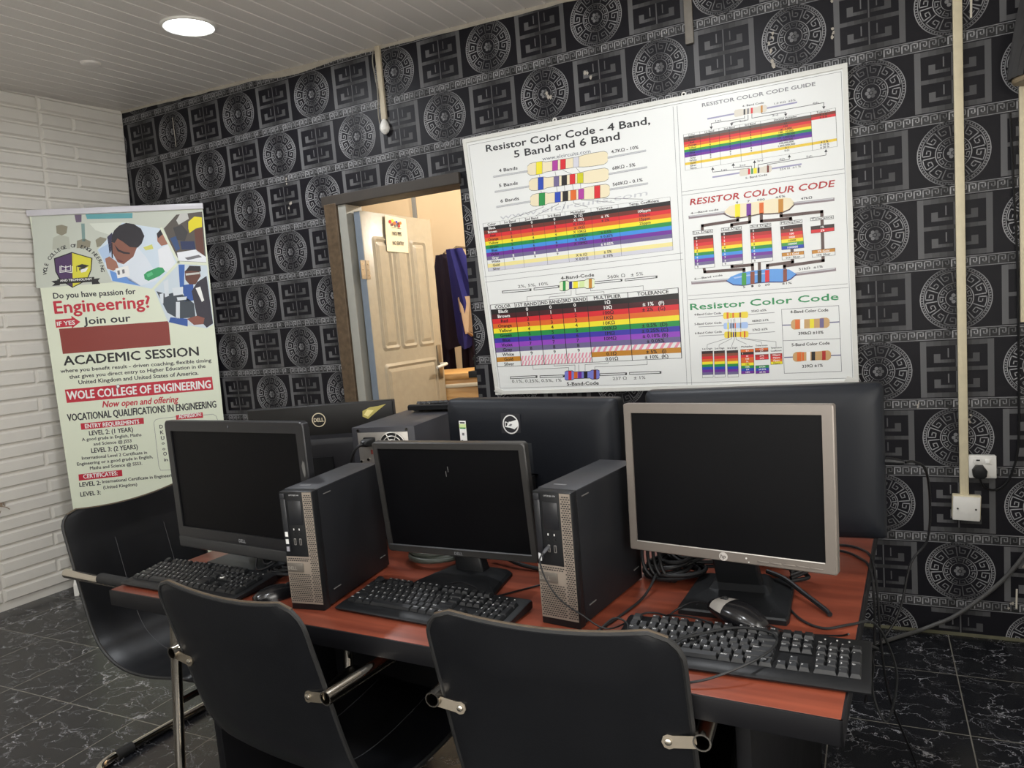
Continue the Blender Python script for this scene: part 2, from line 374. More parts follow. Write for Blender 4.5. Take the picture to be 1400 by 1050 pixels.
# ------------------------------------------------------------------ print on the poster board and banner (mm)
POSTER=[
('p',0,'w',[(0,0),(1660,0),(1660,1222),(0,1222)]),
('l',2,'gy',1.5,[(20.3,1198.7),(1646.6,1203.8)]),
('l',2,'gy',1.5,[(20.3,1198.7),(19.9,22.1)]),
('l',2,'gy',1.5,[(1646.6,1203.8),(1646.8,15.7)]),
('l',2,'gy',1.5,[(19.9,22.1),(1646.9,18.8)]),
('l',2,'gy',1.5,[(1002.7,1194.5),(966.7,12)]),
('l',2,'gy',1.5,[(1019.6,1194.3),(988,11.4)]),
('l',2,'gy',1.5,[(1012,840.1),(1643.6,839.3)]),
('l',2,'gy',1.5,[(1012.7,824.9),(1645.6,822.4)]),
('l',2,'gy',1.5,[(1004,399.5),(1641,395)]),
('l',2,'gy',1.5,[(1002.6,382),(1643.1,380.2)]),
('l',2,'gy',1.5,[(13.5,570.5),(993.2,583.8)]),
('l',2,'gy',1.5,[(13.8,545.1),(994.2,557.1)]),
('t', 3, 'dk', 'Resistor Color Code - 4 Band,', 109.8, 1153.9, 900, 1142.3, 30.4, 'b'),
('t', 3, 'dk', '5 Band and 6 Band', 251, 1104.2, 761.1, 1101.4, 30.6, 'b'),
('t', 1, 'lg', 'www.elcircuits.com', 134, 830.6, 861.2, 846.4, 23.5, 'i'),
('t', 3, 'gb', 'www.elcircuits.com', 389.6, 1068.2, 622.7, 1065.7, 16.1, ''),
('t', 3, 'dk', '4 Bands', 161.4, 1050.8, 259.6, 1048.9, 14, 'b'),
('t', 3, 'dk', '5 Bands', 153.2, 981.8, 251.9, 980.8, 14.1, 'b'),
('t', 3, 'dk', '6 Bands', 151.2, 910, 248.8, 910, 14.2, 'b'),
('t', 3, 'dk', '4.7KΩ - 10%', 717.7, 1048, 840.3, 1048.2, 13, 'b'),
('t', 3, 'dk', '68KΩ - 5%', 716.1, 976.7, 819.5, 977, 13.2, 'b'),
('t', 3, 'dk', '560KΩ - 0.1%', 710.4, 907.2, 846, 908.7, 13.2, 'b'),
('l',2,'lg',5,[(129.8,1034),(309.8,1033)]),
('l',2,'dk',1,[(129.3,1030.5),(309.3,1029.6)]),
('l',2,'gy',1,[(130.3,1037.5),(310.2,1036.4)]),
('l',2,'lg',5,[(128,963.7),(308.6,963.6)]),
('l',2,'dk',1,[(127.5,960.2),(308.2,960.2)]),
('l',2,'gy',1,[(128.5,967.3),(309.1,967.1)]),
('l',2,'lg',5,[(126.1,892.9),(305.9,894.6)]),
('l',2,'dk',1,[(125.6,889.3),(305.5,891.1)]),
('l',2,'gy',1,[(126.6,896.5),(306.4,898.1)]),
('l',2,'lg',5,[(699.5,1032.4),(871.6,1034.7)]),
('l',2,'dk',1,[(699.2,1029.1),(871.3,1031.6)]),
('l',2,'gy',1,[(699.8,1035.6),(871.9,1037.9)]),
('l',2,'lg',5,[(696.4,961.5),(870,964.8)]),
('l',2,'dk',1,[(696.1,958.3),(869.7,961.6)]),
('l',2,'gy',1,[(696.8,964.8),(870.3,968)]),
('l',2,'lg',5,[(694.6,894.7),(867.9,896.3)]),
('l',2,'dk',1,[(694.2,891.3),(867.6,893.1)]),
('l',2,'gy',1,[(694.9,898),(868.2,899.6)]),
('p',1,'dk',[(311.3,1056.2),(324.8,1065.6),(345.5,1067.9),(385.9,1066.7),(405.4,1061.5),(558.4,1058.6),(589.6,1062.6),(627.9,1064.5),(684.2,1063.6),(698.3,1056.8),(701.2,1049),(698.2,1019.6),(693.6,1011.8),(678,1005.4),(621.4,1005.9),(583.5,1008.9),(553.3,1013.8),(399.5,1014.8),(378.7,1010.1),(338,1009.9),(317.9,1012.8),(306.8,1022.6)]),
('p',2,'crm',[(311,1054.5),(324.6,1063.9),(345.3,1066.2),(385.7,1065),(405.1,1059.8),(558.2,1056.9),(589.4,1060.9),(627.7,1062.9),(684,1062),(698.2,1055.2),(701.1,1047.3),(698.3,1021.3),(693.8,1013.4),(678.2,1007),(621.6,1007.6),(583.7,1010.6),(553.5,1015.4),(399.7,1016.5),(378.9,1011.8),(338.2,1011.6),(318.1,1014.6),(307,1024.3)]),
('p',3,'dk',[(349.5,1011),(381.1,1010.4),(388.2,1066.1),(356.8,1066.9)]),
('p',4,'ye',[(350.8,1011.5),(380,1011.2),(386.9,1065.6),(357.9,1066)]),
('p',3,'dk',[(431,1015.6),(459.5,1015),(465,1059.4),(436.5,1060.2)]),
('p',4,'mg',[(432.2,1016.1),(458.5,1015.9),(463.7,1058.9),(437.6,1059.3)]),
('p',3,'dk',[(471.1,1015.2),(497.9,1014.6),(503.1,1058.8),(476.5,1059.5)]),
('p',4,'rd',[(472.3,1015.7),(496.8,1015.5),(501.9,1058.3),(477.5,1058.7)]),
('p',3,'dk',[(533.6,1014.6),(562.2,1014),(567.2,1057.8),(538.7,1058.6)]),
('p',4,'sv',[(534.8,1015.1),(561.1,1014.8),(566,1057.3),(539.8,1057.7)]),
('p',1,'dk',[(310,986.3),(323.5,995.7),(344.1,998),(384.2,996.5),(403.6,991.1),(555.8,987),(586.9,990.8),(625,992.6),(681,991.2),(695.1,984.3),(698,976.4),(694.9,946.7),(690.4,938.8),(674.8,932.5),(618.5,933.4),(580.8,936.7),(550.7,941.8),(397.7,943.9),(377,939.3),(336.5,939.4),(316.5,942.5),(305.5,952.4)]),
('p',2,'crm',[(309.8,984.6),(323.3,994),(343.9,996.2),(384,994.7),(403.4,989.4),(555.7,985.3),(586.7,989.2),(624.8,990.9),(680.8,989.6),(694.9,982.7),(697.8,974.7),(695.1,948.4),(690.5,940.5),(675,934.1),(618.7,935.1),(581,938.4),(550.9,943.5),(397.9,945.6),(377.2,941),(336.7,941.1),(316.7,944.2),(305.8,954.1)]),
('p',3,'dk',[(349.9,940.3),(378.4,939.6),(385.5,995.8),(357.2,996.8)]),
('p',4,'bl',[(351.2,940.9),(377.3,940.4),(384.3,995.3),(358.3,995.9)]),
('p',3,'dk',[(430,944.5),(457.1,943.7),(462.5,988.6),(435.5,989.5)]),
('p',4,'gv',[(431.2,945),(456,944.6),(461.3,988),(436.6,988.6)]),
('p',3,'dk',[(468.7,943.8),(495.5,943.1),(500.8,987.7),(474.1,988.6)]),
('p',4,'bk',[(469.9,944.3),(494.4,943.9),(499.6,987.2),(475.1,987.7)]),
('p',3,'dk',[(508.5,943.1),(535.8,942.4),(541,986.7),(513.7,987.7)]),
('p',4,'rd',[(509.7,943.6),(534.8,943.2),(539.8,986.2),(514.8,986.8)]),
('p',3,'dk',[(544.9,942.5),(575,941.7),(580,985.9),(550,986.8)]),
('p',4,'ol',[(546.1,943),(573.9,942.5),(578.8,985.3),(551.1,986)]),
('p',1,'dk',[(307.9,915.3),(321.3,924.8),(342,927.1),(382.1,925.7),(401.4,920.3),(553.6,916.6),(584.7,920.6),(622.8,922.5),(678.8,921.3),(692.9,914.3),(695.8,906.3),(692.7,876.3),(688.1,868.4),(672.5,861.9),(616.2,862.7),(578.6,865.9),(548.4,871),(395.4,872.7),(374.8,868),(334.3,868),(314.3,871.1),(303.3,881.1)]),
('p',2,'crm',[(307.6,913.5),(321.1,923),(341.7,925.4),(381.9,924),(401.2,918.6),(553.5,915),(584.5,918.9),(622.6,920.8),(678.6,919.6),(692.7,912.7),(695.6,904.6),(692.8,878),(688.3,870.1),(672.7,863.6),(616.4,864.4),(578.7,867.6),(548.6,872.7),(395.7,874.4),(375,869.7),(334.5,869.7),(314.5,872.8),(303.6,882.8)]),
('p',3,'dk',[(345.5,869),(377.2,868.3),(384.4,925),(352.8,926)]),
('p',4,'gn',[(346.8,869.6),(376.2,869.1),(383.2,924.5),(353.9,925.1)]),
('p',3,'dk',[(426.7,873.4),(456.2,872.7),(461.7,917.9),(432.3,918.8)]),
('p',4,'bl',[(427.9,873.9),(455.1,873.5),(460.4,917.4),(433.3,918)]),
('p',3,'dk',[(465.5,872.8),(493.2,872.2),(498.6,917.2),(471,918)]),
('p',4,'bk',[(466.8,873.4),(492.2,873),(497.3,916.6),(472,917.2)]),
('p',3,'dk',[(504,872.3),(533,871.6),(538.1,916.4),(509.3,917.2)]),
('p',4,'or',[(505.2,872.8),(531.9,872.4),(536.9,915.8),(510.3,916.4)]),
('p',3,'dk',[(542.1,871.7),(570.8,871),(575.8,915.6),(547.2,916.4)]),
('p',4,'mg',[(543.3,872.2),(569.7,871.8),(574.6,915.1),(548.3,915.6)]),
('p',3,'dk',[(618.1,865.2),(647,864.5),(652.8,919.3),(624.1,920.2)]),
('p',4,'rd',[(619.3,865.7),(645.9,865.3),(651.7,918.8),(625.1,919.4)]),
('l',2,'dk',1.6,[(366.2,1007.9),(367.8,990.3)]),
('l',2,'dk',1.6,[(444.7,1010.2),(447.7,984.3)]),
('l',2,'dk',1.6,[(483.3,1011.3),(526.1,985.9)]),
('l',2,'dk',1.6,[(548,1011.9),(564.2,989.1)]),
('l',2,'dk',1.6,[(364.9,936.1),(366.8,920.4)]),
('l',2,'dk',1.6,[(444.1,942.5),(444.8,916.7)]),
('l',2,'dk',1.6,[(482.8,942.6),(482,916.5)]),
('l',2,'dk',1.6,[(522.5,941.9),(523.3,916.3)]),
('l',2,'dk',1.6,[(560.7,945.3),(559.7,916.7)]),
('l',2,'dk',1.6,[(364.1,867.8),(367.1,860.4),(192.3,828.6)]),
('l',2,'dk',1.6,[(442.8,868.1),(444.7,864.4),(325.2,826.6)]),
('l',2,'dk',1.6,[(481.8,870),(455.8,827.9)]),
('l',2,'dk',1.6,[(518.5,875.5),(518.8,858.2),(584.1,832.4)]),
('l',2,'dk',1.6,[(555.3,877.5),(557.8,866.8),(710.4,836.4)]),
('l',2,'dk',1.6,[(633.4,872.5),(636.3,865.3),(838.9,832.8)]),
('p',1,'w',[(41.7,807.1),(959.1,809.2),(959.6,826.6),(42,824.8)]),
('p',1,'bk',[(41.4,789.4),(958.7,791.8),(959.1,809.2),(41.7,807.1)]),
('p',1,'br',[(41.1,771.7),(958.2,774.4),(958.7,791.8),(41.4,789.4)]),
('p',1,'rd',[(40.8,754.1),(957.7,757),(958.2,774.4),(41.1,771.7)]),
('p',1,'or',[(40.5,736.4),(957.3,739.6),(957.7,757),(40.8,754.1)]),
('p',1,'ye',[(40.2,718.7),(956.8,722.2),(957.3,739.6),(40.5,736.4)]),
('p',1,'gn',[(39.8,701),(956.3,704.7),(956.8,722.2),(40.2,718.7)]),
('p',1,'sk',[(39.5,683.3),(955.8,687.3),(956.3,704.7),(39.8,701)]),
('p',1,'vi',[(39.2,665.6),(955.4,669.9),(955.8,687.3),(39.5,683.3)]),
('p',1,'gv',[(38.9,648),(954.9,652.5),(955.4,669.9),(39.2,665.6)]),
('p',1,'w',[(38.6,630.3),(954.4,635.1),(954.9,652.5),(38.9,648)]),
('p',1,'pg',[(38.3,612.6),(954,617.7),(954.4,635.1),(38.6,630.3)]),
('p',1,'sv',[(38,594.9),(953.5,600.3),(954,617.7),(38.3,612.6)]),
('l',3,'dk',0.72,[(42,824.8),(959.6,826.6)]),
('l',3,'dk',0.72,[(41.7,807.1),(959.1,809.2)]),
('l',3,'dk',0.72,[(38,594.9),(953.5,600.3)]),
('l',3,'dk',1.2,[(42,824.8),(38,594.9)]),
('l',3,'dk',1.2,[(135.5,825),(131.3,595.5)]),
('l',3,'dk',1.2,[(239,825.2),(234.6,596.1)]),
('l',3,'dk',1.2,[(361.7,825.4),(356.9,596.8)]),
('l',3,'dk',1.2,[(471.3,825.6),(466.3,597.4)]),
('l',3,'dk',1.2,[(597.8,825.9),(592.5,598.2)]),
('l',3,'dk',1.2,[(725.8,826.1),(720.2,598.9)]),
('l',3,'dk',1.2,[(959.6,826.6),(953.5,600.3)]),
('c', 4, 'k', 'Color', 88.6, 816.1, 11, 'b', 86),
('c', 4, 'k', '1st Band', 187.1, 816.3, 11, 'b', 95.2),
('c', 4, 'k', '2nd Band', 300.2, 816.5, 11, 'b', 112.8),
('c', 4, 'k', '3rd Band', 416.3, 816.7, 11, 'b', 100.9),
('c', 4, 'k', 'Multiplier', 534.3, 817, 11, 'b', 116.4),
('c', 4, 'k', 'Tolerance', 661.6, 817.3, 11, 'b', 117.8),
('c', 4, 'k', 'Temp. Coefficient', 842.5, 817.6, 11, 'b', 215.1),
('c', 4, 'wh', 'Black', 88.3, 798.4, 11, 'b', 86),
('c', 4, 'wh', '0', 186.8, 798.6, 11, 'b', 95.2),
('c', 4, 'wh', '0', 299.8, 798.9, 11, 'b', 112.8),
('c', 4, 'wh', '0', 415.9, 799.2, 11, 'b', 100.9),
('c', 4, 'wh', 'X 1Ω', 533.9, 799.5, 11, 'b', 116.4),
('c', 4, 'wh', '', 661.2, 799.8, 11, 'b', 117.8),
('c', 4, 'wh', '', 842, 800.2, 11, 'b', 215.1),
('c', 4, 'wh', 'Brown', 88, 780.7, 11, 'b', 86),
('c', 4, 'wh', '1', 186.4, 781, 11, 'b', 95.2),
('c', 4, 'wh', '1', 299.5, 781.3, 11, 'b', 112.8),
('c', 4, 'wh', '1', 415.5, 781.6, 11, 'b', 100.9),
('c', 4, 'wh', 'X 10Ω', 533.5, 781.9, 11, 'b', 116.4),
('c', 4, 'wh', '± 1%', 660.7, 782.3, 11, 'b', 117.8),
('c', 4, 'wh', '100ppm', 841.6, 782.8, 11, 'b', 215.1),
('c', 4, 'k', 'Red', 87.7, 763, 11, 'b', 86),
('c', 4, 'dk', '2', 186.1, 763.3, 11, 'b', 95.2),
('c', 4, 'dk', '2', 299.1, 763.7, 11, 'b', 112.8),
('c', 4, 'dk', '2', 415.2, 764, 11, 'b', 100.9),
('c', 4, 'dk', 'X 100Ω', 533.1, 764.4, 11, 'b', 116.4),
('c', 4, 'dk', '± 2%', 660.3, 764.8, 11, 'b', 117.8),
('c', 4, 'dk', '50ppm', 841.1, 765.3, 11, 'b', 215.1),
('c', 4, 'k', 'Orange', 87.3, 745.4, 11, 'b', 86),
('c', 4, 'dk', '3', 185.8, 745.7, 11, 'b', 95.2),
('c', 4, 'dk', '3', 298.7, 746.1, 11, 'b', 112.8),
('c', 4, 'dk', '3', 414.8, 746.5, 11, 'b', 100.9),
('c', 4, 'dk', 'X 1KΩ', 532.8, 746.9, 11, 'b', 116.4),
('c', 4, 'dk', '', 659.9, 747.3, 11, 'b', 117.8),
('c', 4, 'dk', '15ppm', 840.7, 747.9, 11, 'b', 215.1),
('c', 4, 'k', 'Yellow', 87, 727.7, 11, 'b', 86),
('c', 4, 'dk', '4', 185.4, 728.1, 11, 'b', 95.2),
('c', 4, 'dk', '4', 298.4, 728.5, 11, 'b', 112.8),
('c', 4, 'dk', '4', 414.4, 728.9, 11, 'b', 100.9),
('c', 4, 'dk', 'X 10KΩ', 532.4, 729.3, 11, 'b', 116.4),
('c', 4, 'dk', '', 659.5, 729.8, 11, 'b', 117.8),
('c', 4, 'dk', '25ppm', 840.2, 730.4, 11, 'b', 215.1),
('c', 4, 'k', 'Green', 86.7, 710, 11, 'b', 86),
('c', 4, 'dk', '5', 185.1, 710.4, 11, 'b', 95.2),
('c', 4, 'dk', '5', 298, 710.9, 11, 'b', 112.8),
('c', 4, 'dk', '5', 414, 711.3, 11, 'b', 100.9),
('c', 4, 'dk', 'X 100KΩ', 532, 711.8, 11, 'b', 116.4),
('c', 4, 'dk', '± 0.5%', 659.1, 712.3, 11, 'b', 117.8),
('c', 4, 'dk', '', 839.8, 713, 11, 'b', 215.1),
('c', 4, 'k', 'Blue', 86.4, 692.4, 11, 'b', 86),
('c', 4, 'dk', '6', 184.8, 692.8, 11, 'b', 95.2),
('c', 4, 'dk', '6', 297.7, 693.3, 11, 'b', 112.8),
('c', 4, 'dk', '6', 413.7, 693.7, 11, 'b', 100.9),
('c', 4, 'dk', 'X 1MΩ', 531.6, 694.2, 11, 'b', 116.4),
('c', 4, 'dk', '± 0.25%', 658.7, 694.8, 11, 'b', 117.8),
('c', 4, 'dk', '', 839.3, 695.5, 11, 'b', 215.1),
('c', 4, 'k', 'Violet', 86.1, 674.7, 11, 'b', 86),
('c', 4, 'dk', '7', 184.4, 675.1, 11, 'b', 95.2),
('c', 4, 'dk', '7', 297.3, 675.7, 11, 'b', 112.8),
('c', 4, 'dk', '7', 413.3, 676.2, 11, 'b', 100.9),
('c', 4, 'dk', 'X 10MΩ', 531.2, 676.7, 11, 'b', 116.4),
('c', 4, 'dk', '± 0.1%', 658.2, 677.3, 11, 'b', 117.8),
('c', 4, 'dk', '', 838.9, 678.1, 11, 'b', 215.1),
('c', 4, 'wh', 'Gray', 85.8, 657, 11, 'b', 86),
('c', 4, 'wh', '8', 184.1, 657.5, 11, 'b', 95.2),
('c', 4, 'wh', '8', 297, 658, 11, 'b', 112.8),
('c', 4, 'wh', '8', 412.9, 658.6, 11, 'b', 100.9),
('c', 4, 'wh', '', 530.8, 659.2, 11, 'b', 116.4),
('c', 4, 'wh', '± 0.05%', 657.8, 659.8, 11, 'b', 117.8),
('c', 4, 'wh', '', 838.4, 660.7, 11, 'b', 215.1),
('c', 4, 'k', 'White', 85.4, 639.4, 11, 'b', 86),
('c', 4, 'dk', '9', 183.8, 639.9, 11, 'b', 95.2),
('c', 4, 'dk', '9', 296.6, 640.4, 11, 'b', 112.8),
('c', 4, 'dk', '9', 412.6, 641, 11, 'b', 100.9),
('c', 4, 'dk', '', 530.4, 641.6, 11, 'b', 116.4),
('c', 4, 'dk', '', 657.4, 642.3, 11, 'b', 117.8),
('c', 4, 'dk', '', 838, 643.2, 11, 'b', 215.1),
('c', 4, 'k', 'Gold', 85.1, 621.7, 11, 'b', 86),
('c', 4, 'dk', '', 183.4, 622.2, 11, 'b', 95.2),
('c', 4, 'dk', '', 296.3, 622.8, 11, 'b', 112.8),
('c', 4, 'dk', '', 412.2, 623.5, 11, 'b', 100.9),
('c', 4, 'dk', 'X 0.1Ω', 530, 624.1, 11, 'b', 116.4),
('c', 4, 'dk', '± 5%', 657, 624.8, 11, 'b', 117.8),
('c', 4, 'dk', '', 837.5, 625.8, 11, 'b', 215.1),
('c', 4, 'k', 'Silver', 84.8, 604, 11, 'b', 86),
('c', 4, 'dk', '', 183.1, 604.6, 11, 'b', 95.2),
('c', 4, 'dk', '', 295.9, 605.2, 11, 'b', 112.8),
('c', 4, 'dk', '', 411.8, 605.9, 11, 'b', 100.9),
('c', 4, 'dk', 'X 0.01Ω', 529.6, 606.6, 11, 'b', 116.4),
('c', 4, 'dk', '± 10%', 656.6, 607.3, 11, 'b', 117.8),
('c', 4, 'dk', '', 837.1, 608.3, 11, 'b', 215.1),
('t', 3, 'k', '4-Band-Code', 415.1, 520.9, 580.4, 521.8, 14.3, 'b'),
('t', 3, 'k', '2%, 5%, 10%', 187.7, 502.1, 347.2, 503.3, 13.4, ''),
('t', 3, 'k', '560k Ω   ± 5%', 643.8, 505.4, 810.8, 505.7, 14, ''),
('t', 3, 'k', '0.1%, 0.25%, 0.5%, 1%', 90.8, 47, 360.1, 44.7, 14.2, ''),
('t', 3, 'k', '237 Ω    ± 1%', 620.2, 43.9, 777.4, 43.8, 13.4, ''),
('t', 3, 'k', '5-Band-Code', 385.5, 24.6, 548.2, 25.1, 15.4, 'b'),
('p',1,'k',[(97.5,483.8),(256,482.1),(257.6,493.9),(99.2,495.9)]),
('p',2,'w',[(101.3,486.6),(253.1,485.3),(253.9,491.3),(102.2,492.6)]),
('p',3,'k',[(245.5,490.5),(253.8,490.5),(253.1,485.3),(249,485.7)]),
('p',1,'k',[(268.7,484),(404.4,485.2),(405.9,496.8),(270.2,495.8)]),
('p',2,'w',[(272.3,486.7),(401.6,488.4),(402.3,494.2),(273.1,492.6)]),
('p',3,'k',[(394.2,493.4),(402.3,493.5),(401.6,488.4),(397.7,488.7)]),
('p',1,'k',[(576.6,487.1),(712,487.3),(713.1,498.5),(577.9,498.5)]),
('p',2,'w',[(580,489.7),(709.4,490.4),(709.9,496),(580.6,495.4)]),
('p',3,'k',[(702.4,495.2),(709.8,495.3),(709.4,490.4),(705.7,490.7)]),
('p',1,'k',[(723.7,486.3),(874.1,487.5),(875.1,498.4),(724.8,497.4)]),
('p',2,'w',[(726.9,488.8),(871.5,490.5),(872,495.9),(727.5,494.4)]),
('p',3,'k',[(864.9,495.2),(872,495.3),(871.5,490.5),(868,490.8)]),
('p',1,'k',[(82,65.7),(232.8,66.9),(234.4,79.4),(83.7,78.4)]),
('p',2,'w',[(85.9,68.8),(229.9,70.1),(230.7,76.4),(86.8,75.1)]),
('p',3,'k',[(222,75.1),(230.6,75.6),(229.9,70.1),(225.7,70.3)]),
('p',1,'k',[(245.3,65.7),(378.1,65),(379.6,77.3),(246.9,78.1)]),
('p',2,'w',[(249.1,68.7),(375.2,68.2),(375.9,74.3),(249.9,74.9)]),
('p',3,'k',[(367.6,73.1),(375.9,73.5),(375.2,68.2),(371.1,68.3)]),
('p',1,'k',[(556.4,64.8),(691,64.5),(692.2,76.3),(557.7,76.8)]),
('p',2,'w',[(559.8,67.7),(688.3,67.6),(688.9,73.5),(560.5,73.7)]),
('p',3,'k',[(681.2,72.3),(688.8,72.7),(688.3,67.6),(684.5,67.7)]),
('p',1,'k',[(702.4,65.6),(854.1,65.2),(855.1,76.7),(703.6,77.4)]),
('p',2,'w',[(705.7,68.4),(851.5,68.2),(852,73.9),(706.3,74.3)]),
('p',3,'k',[(844.6,72.8),(851.9,73.2),(851.5,68.2),(847.9,68.3)]),
('p',2,'k',[(405.9,510.2),(415.5,515.4),(445.8,515.1),(455.7,509.2),(532.9,508.8),(544,514.5),(573.3,514.3),(581.3,509.1),(577.4,473.2),(568.2,468.1),(538.8,468.1),(529,473.9),(451.6,474.1),(440.2,468.2),(409.8,468.2),(401.4,473.5)]),
('p',3,'pgn',[(405.6,507.6),(415.2,512.8),(445.5,512.6),(455.4,506.7),(532.6,506.3),(543.7,512),(573,511.8),(581.1,506.6),(577.7,475.7),(568.5,470.5),(539.1,470.6),(529.3,476.4),(451.9,476.6),(440.5,470.7),(410.1,470.8),(401.7,476.1)]),
('p',4,'gn',[(418.7,470.8),(433,470.7),(438,512.7),(423.7,512.8)]),
('p',4,'nv',[(451.1,476.6),(466,476.6),(469.6,506.6),(454.6,506.7)]),
('p',4,'ye',[(471.6,476.5),(495.1,476.5),(498.5,506.5),(475.1,506.6)]),
('p',4,'lgn',[(502.9,476.5),(527.7,476.4),(531.1,506.3),(506.3,506.4)]),
('p',4,'gd',[(548.7,470.6),(564.1,470.6),(568.6,511.8),(553.3,511.9)]),
('p',2,'k',[(381.2,90.8),(390.9,95.9),(421.6,95.8),(431.7,90),(510,89.7),(521.2,95.3),(550.9,95.2),(559.1,90.1),(555.3,54.5),(546,49.4),(516.1,49.4),(506.2,55.1),(427.7,55.1),(416.2,49.3),(385.3,49.3),(376.8,54.4)]),
('p',3,'lb',[(380.9,88.2),(390.6,93.3),(421.3,93.1),(431.4,87.4),(509.7,87.1),(520.9,92.7),(550.7,92.6),(558.8,87.5),(555.6,57.1),(546.3,52.1),(516.4,52),(506.5,57.7),(428,57.7),(416.5,52),(385.6,51.9),(377.2,57.1)]),
('p',4,'rd',[(396.1,52),(412.4,52),(417.2,93.2),(401,93.2)]),
('p',4,'or',[(426,57.7),(444.5,57.7),(447.9,87.3),(429.4,87.4)]),
('p',4,'vi',[(447,57.7),(465.4,57.7),(468.7,87.2),(450.3,87.3)]),
('p',4,'bk',[(476.6,57.7),(494.9,57.7),(498.2,87.1),(479.9,87.2)]),
('p',4,'br',[(525.1,52),(539.3,52),(543.7,92.6),(529.6,92.7)]),
('l',2,'k',1.6,[(227.5,436.3),(230.3,457.2),(427.7,459.8),(428.5,466.3)]),
('l',2,'k',1.6,[(344.7,438.4),(345.7,446.5),(457.8,446.3),(460.3,468)]),
('l',2,'k',1.6,[(484.3,471.1),(481.5,447.3),(620.5,449),(619.6,440.4)]),
('l',2,'k',1.6,[(557.7,468.6),(556.5,457.1),(806.5,459.4),(804.6,439.3)]),
('l',2,'k',1.6,[(216.5,130.1),(215.4,109),(404.6,110),(402.6,93.3)]),
('l',2,'k',1.6,[(330.7,127.6),(329.9,120.7),(438.2,120.8),(434.8,92)]),
('l',2,'k',1.6,[(457.5,121.6),(455.6,91.3)]),
('l',2,'k',1.6,[(490.2,121.7),(486.9,92.3),(490.1,120.9),(605.1,121.3),(605.7,126.5)]),
('l',2,'k',1.6,[(535.6,90.5),(537.5,107.7),(792.2,108.3),(793.8,125.7)]),
('p',1,'w',[(24.6,409.3),(961.7,413.5),(962.4,437.1),(24.9,432.7)]),
('p',1,'bk',[(24.2,385.9),(960.9,390),(961.7,413.5),(24.6,409.3)]),
('p',1,'db',[(23.9,362.5),(960.2,366.4),(960.9,390),(24.2,385.9)]),
('p',1,'rd',[(23.5,339.2),(959.4,342.8),(960.2,366.4),(23.9,362.5)]),
('p',1,'or',[(23.2,315.8),(958.7,319.3),(959.4,342.8),(23.5,339.2)]),
('p',1,'ye',[(22.8,292.4),(957.9,295.7),(958.7,319.3),(23.2,315.8)]),
('p',1,'gn',[(22.5,269),(957.2,272.1),(957.9,295.7),(22.8,292.4)]),
('p',1,'pb',[(22.1,245.6),(956.4,248.5),(957.2,272.1),(22.5,269)]),
('p',1,'vl',[(21.8,222.2),(955.7,225),(956.4,248.5),(22.1,245.6)]),
('p',1,'gv',[(21.4,198.9),(954.9,201.4),(955.7,225),(21.8,222.2)]),
('p',1,'w',[(21.1,175.5),(155.5,175.8),(155.9,199.2),(21.4,198.9)]),
('p',1,'w',[(155.5,175.8),(279.8,176.1),(280.3,199.6),(155.9,199.2)]),
('p',1,'w',[(279.8,176.1),(401.8,176.4),(402.3,199.9),(280.3,199.6)]),
('p',1,'w',[(401.8,176.4),(528.4,176.8),(529,200.2),(402.3,199.9)]),
('p',1,'w',[(528.4,176.8),(725,177.3),(725.6,200.8),(529,200.2)]),
('p',2,'pk',[(528.4,176.8),(541.1,176.8),(555.7,200.3),(543,200.3)]),
('p',2,'pk',[(556.5,176.8),(569.1,176.9),(583.8,200.4),(571.1,200.4)]),
('p',2,'pk',[(584.6,176.9),(597.2,176.9),(611.9,200.5),(599.2,200.4)]),
('p',2,'pk',[(612.7,177),(625.3,177),(640,200.5),(627.3,200.5)]),
('p',2,'pk',[(640.8,177),(653.4,177.1),(668.1,200.6),(655.4,200.6)]),
('p',2,'pk',[(668.8,177.1),(681.5,177.1),(696.1,200.7),(683.5,200.7)]),
('p',2,'pk',[(696.9,177.2),(709.6,177.2),(724.2,200.8),(711.6,200.7)]),
('p',1,'w',[(725,177.3),(954.2,177.8),(954.9,201.4),(725.6,200.8)]),
('p',2,'pk',[(725,177.3),(739.7,177.3),(756.8,200.9),(742,200.8)]),
('p',2,'pk',[(757.7,177.3),(772.5,177.4),(789.5,201),(774.8,200.9)]),
('p',2,'pk',[(790.5,177.4),(805.2,177.5),(822.3,201),(807.5,201)]),
('p',2,'pk',[(823.2,177.5),(838,177.5),(855,201.1),(840.3,201.1)]),
('p',2,'pk',[(856,177.6),(870.7,177.6),(887.8,201.2),(873,201.2)]),
('p',2,'pk',[(888.7,177.7),(903.4,177.7),(920.5,201.3),(905.8,201.3)]),
('p',2,'pk',[(921.5,177.8),(936.2,177.8),(953.3,201.4),(938.6,201.4)]),
('p',1,'gd',[(20.7,152.1),(155.1,152.4),(155.5,175.8),(21.1,175.5)]),
('p',1,'w',[(155.1,152.4),(279.4,152.7),(279.8,176.1),(155.5,175.8)]),
('p',2,'pk',[(155.1,152.4),(163.1,152.4),(172.4,175.9),(164.4,175.8)]),
('p',2,'pk',[(172.8,152.4),(180.8,152.5),(190.1,175.9),(182.1,175.9)]),
('p',2,'pk',[(190.6,152.5),(198.6,152.5),(207.9,175.9),(199.9,175.9)]),
('p',2,'pk',[(208.4,152.5),(216.3,152.5),(225.6,176),(217.7,176)]),
('p',2,'pk',[(226.1,152.6),(234.1,152.6),(243.4,176),(235.4,176)]),
('p',2,'pk',[(243.9,152.6),(251.8,152.6),(261.2,176.1),(253.2,176.1)]),
('p',2,'pk',[(261.6,152.6),(269.6,152.7),(278.9,176.1),(270.9,176.1)]),
('p',1,'w',[(279.4,152.7),(401.3,153),(401.8,176.4),(279.8,176.1)]),
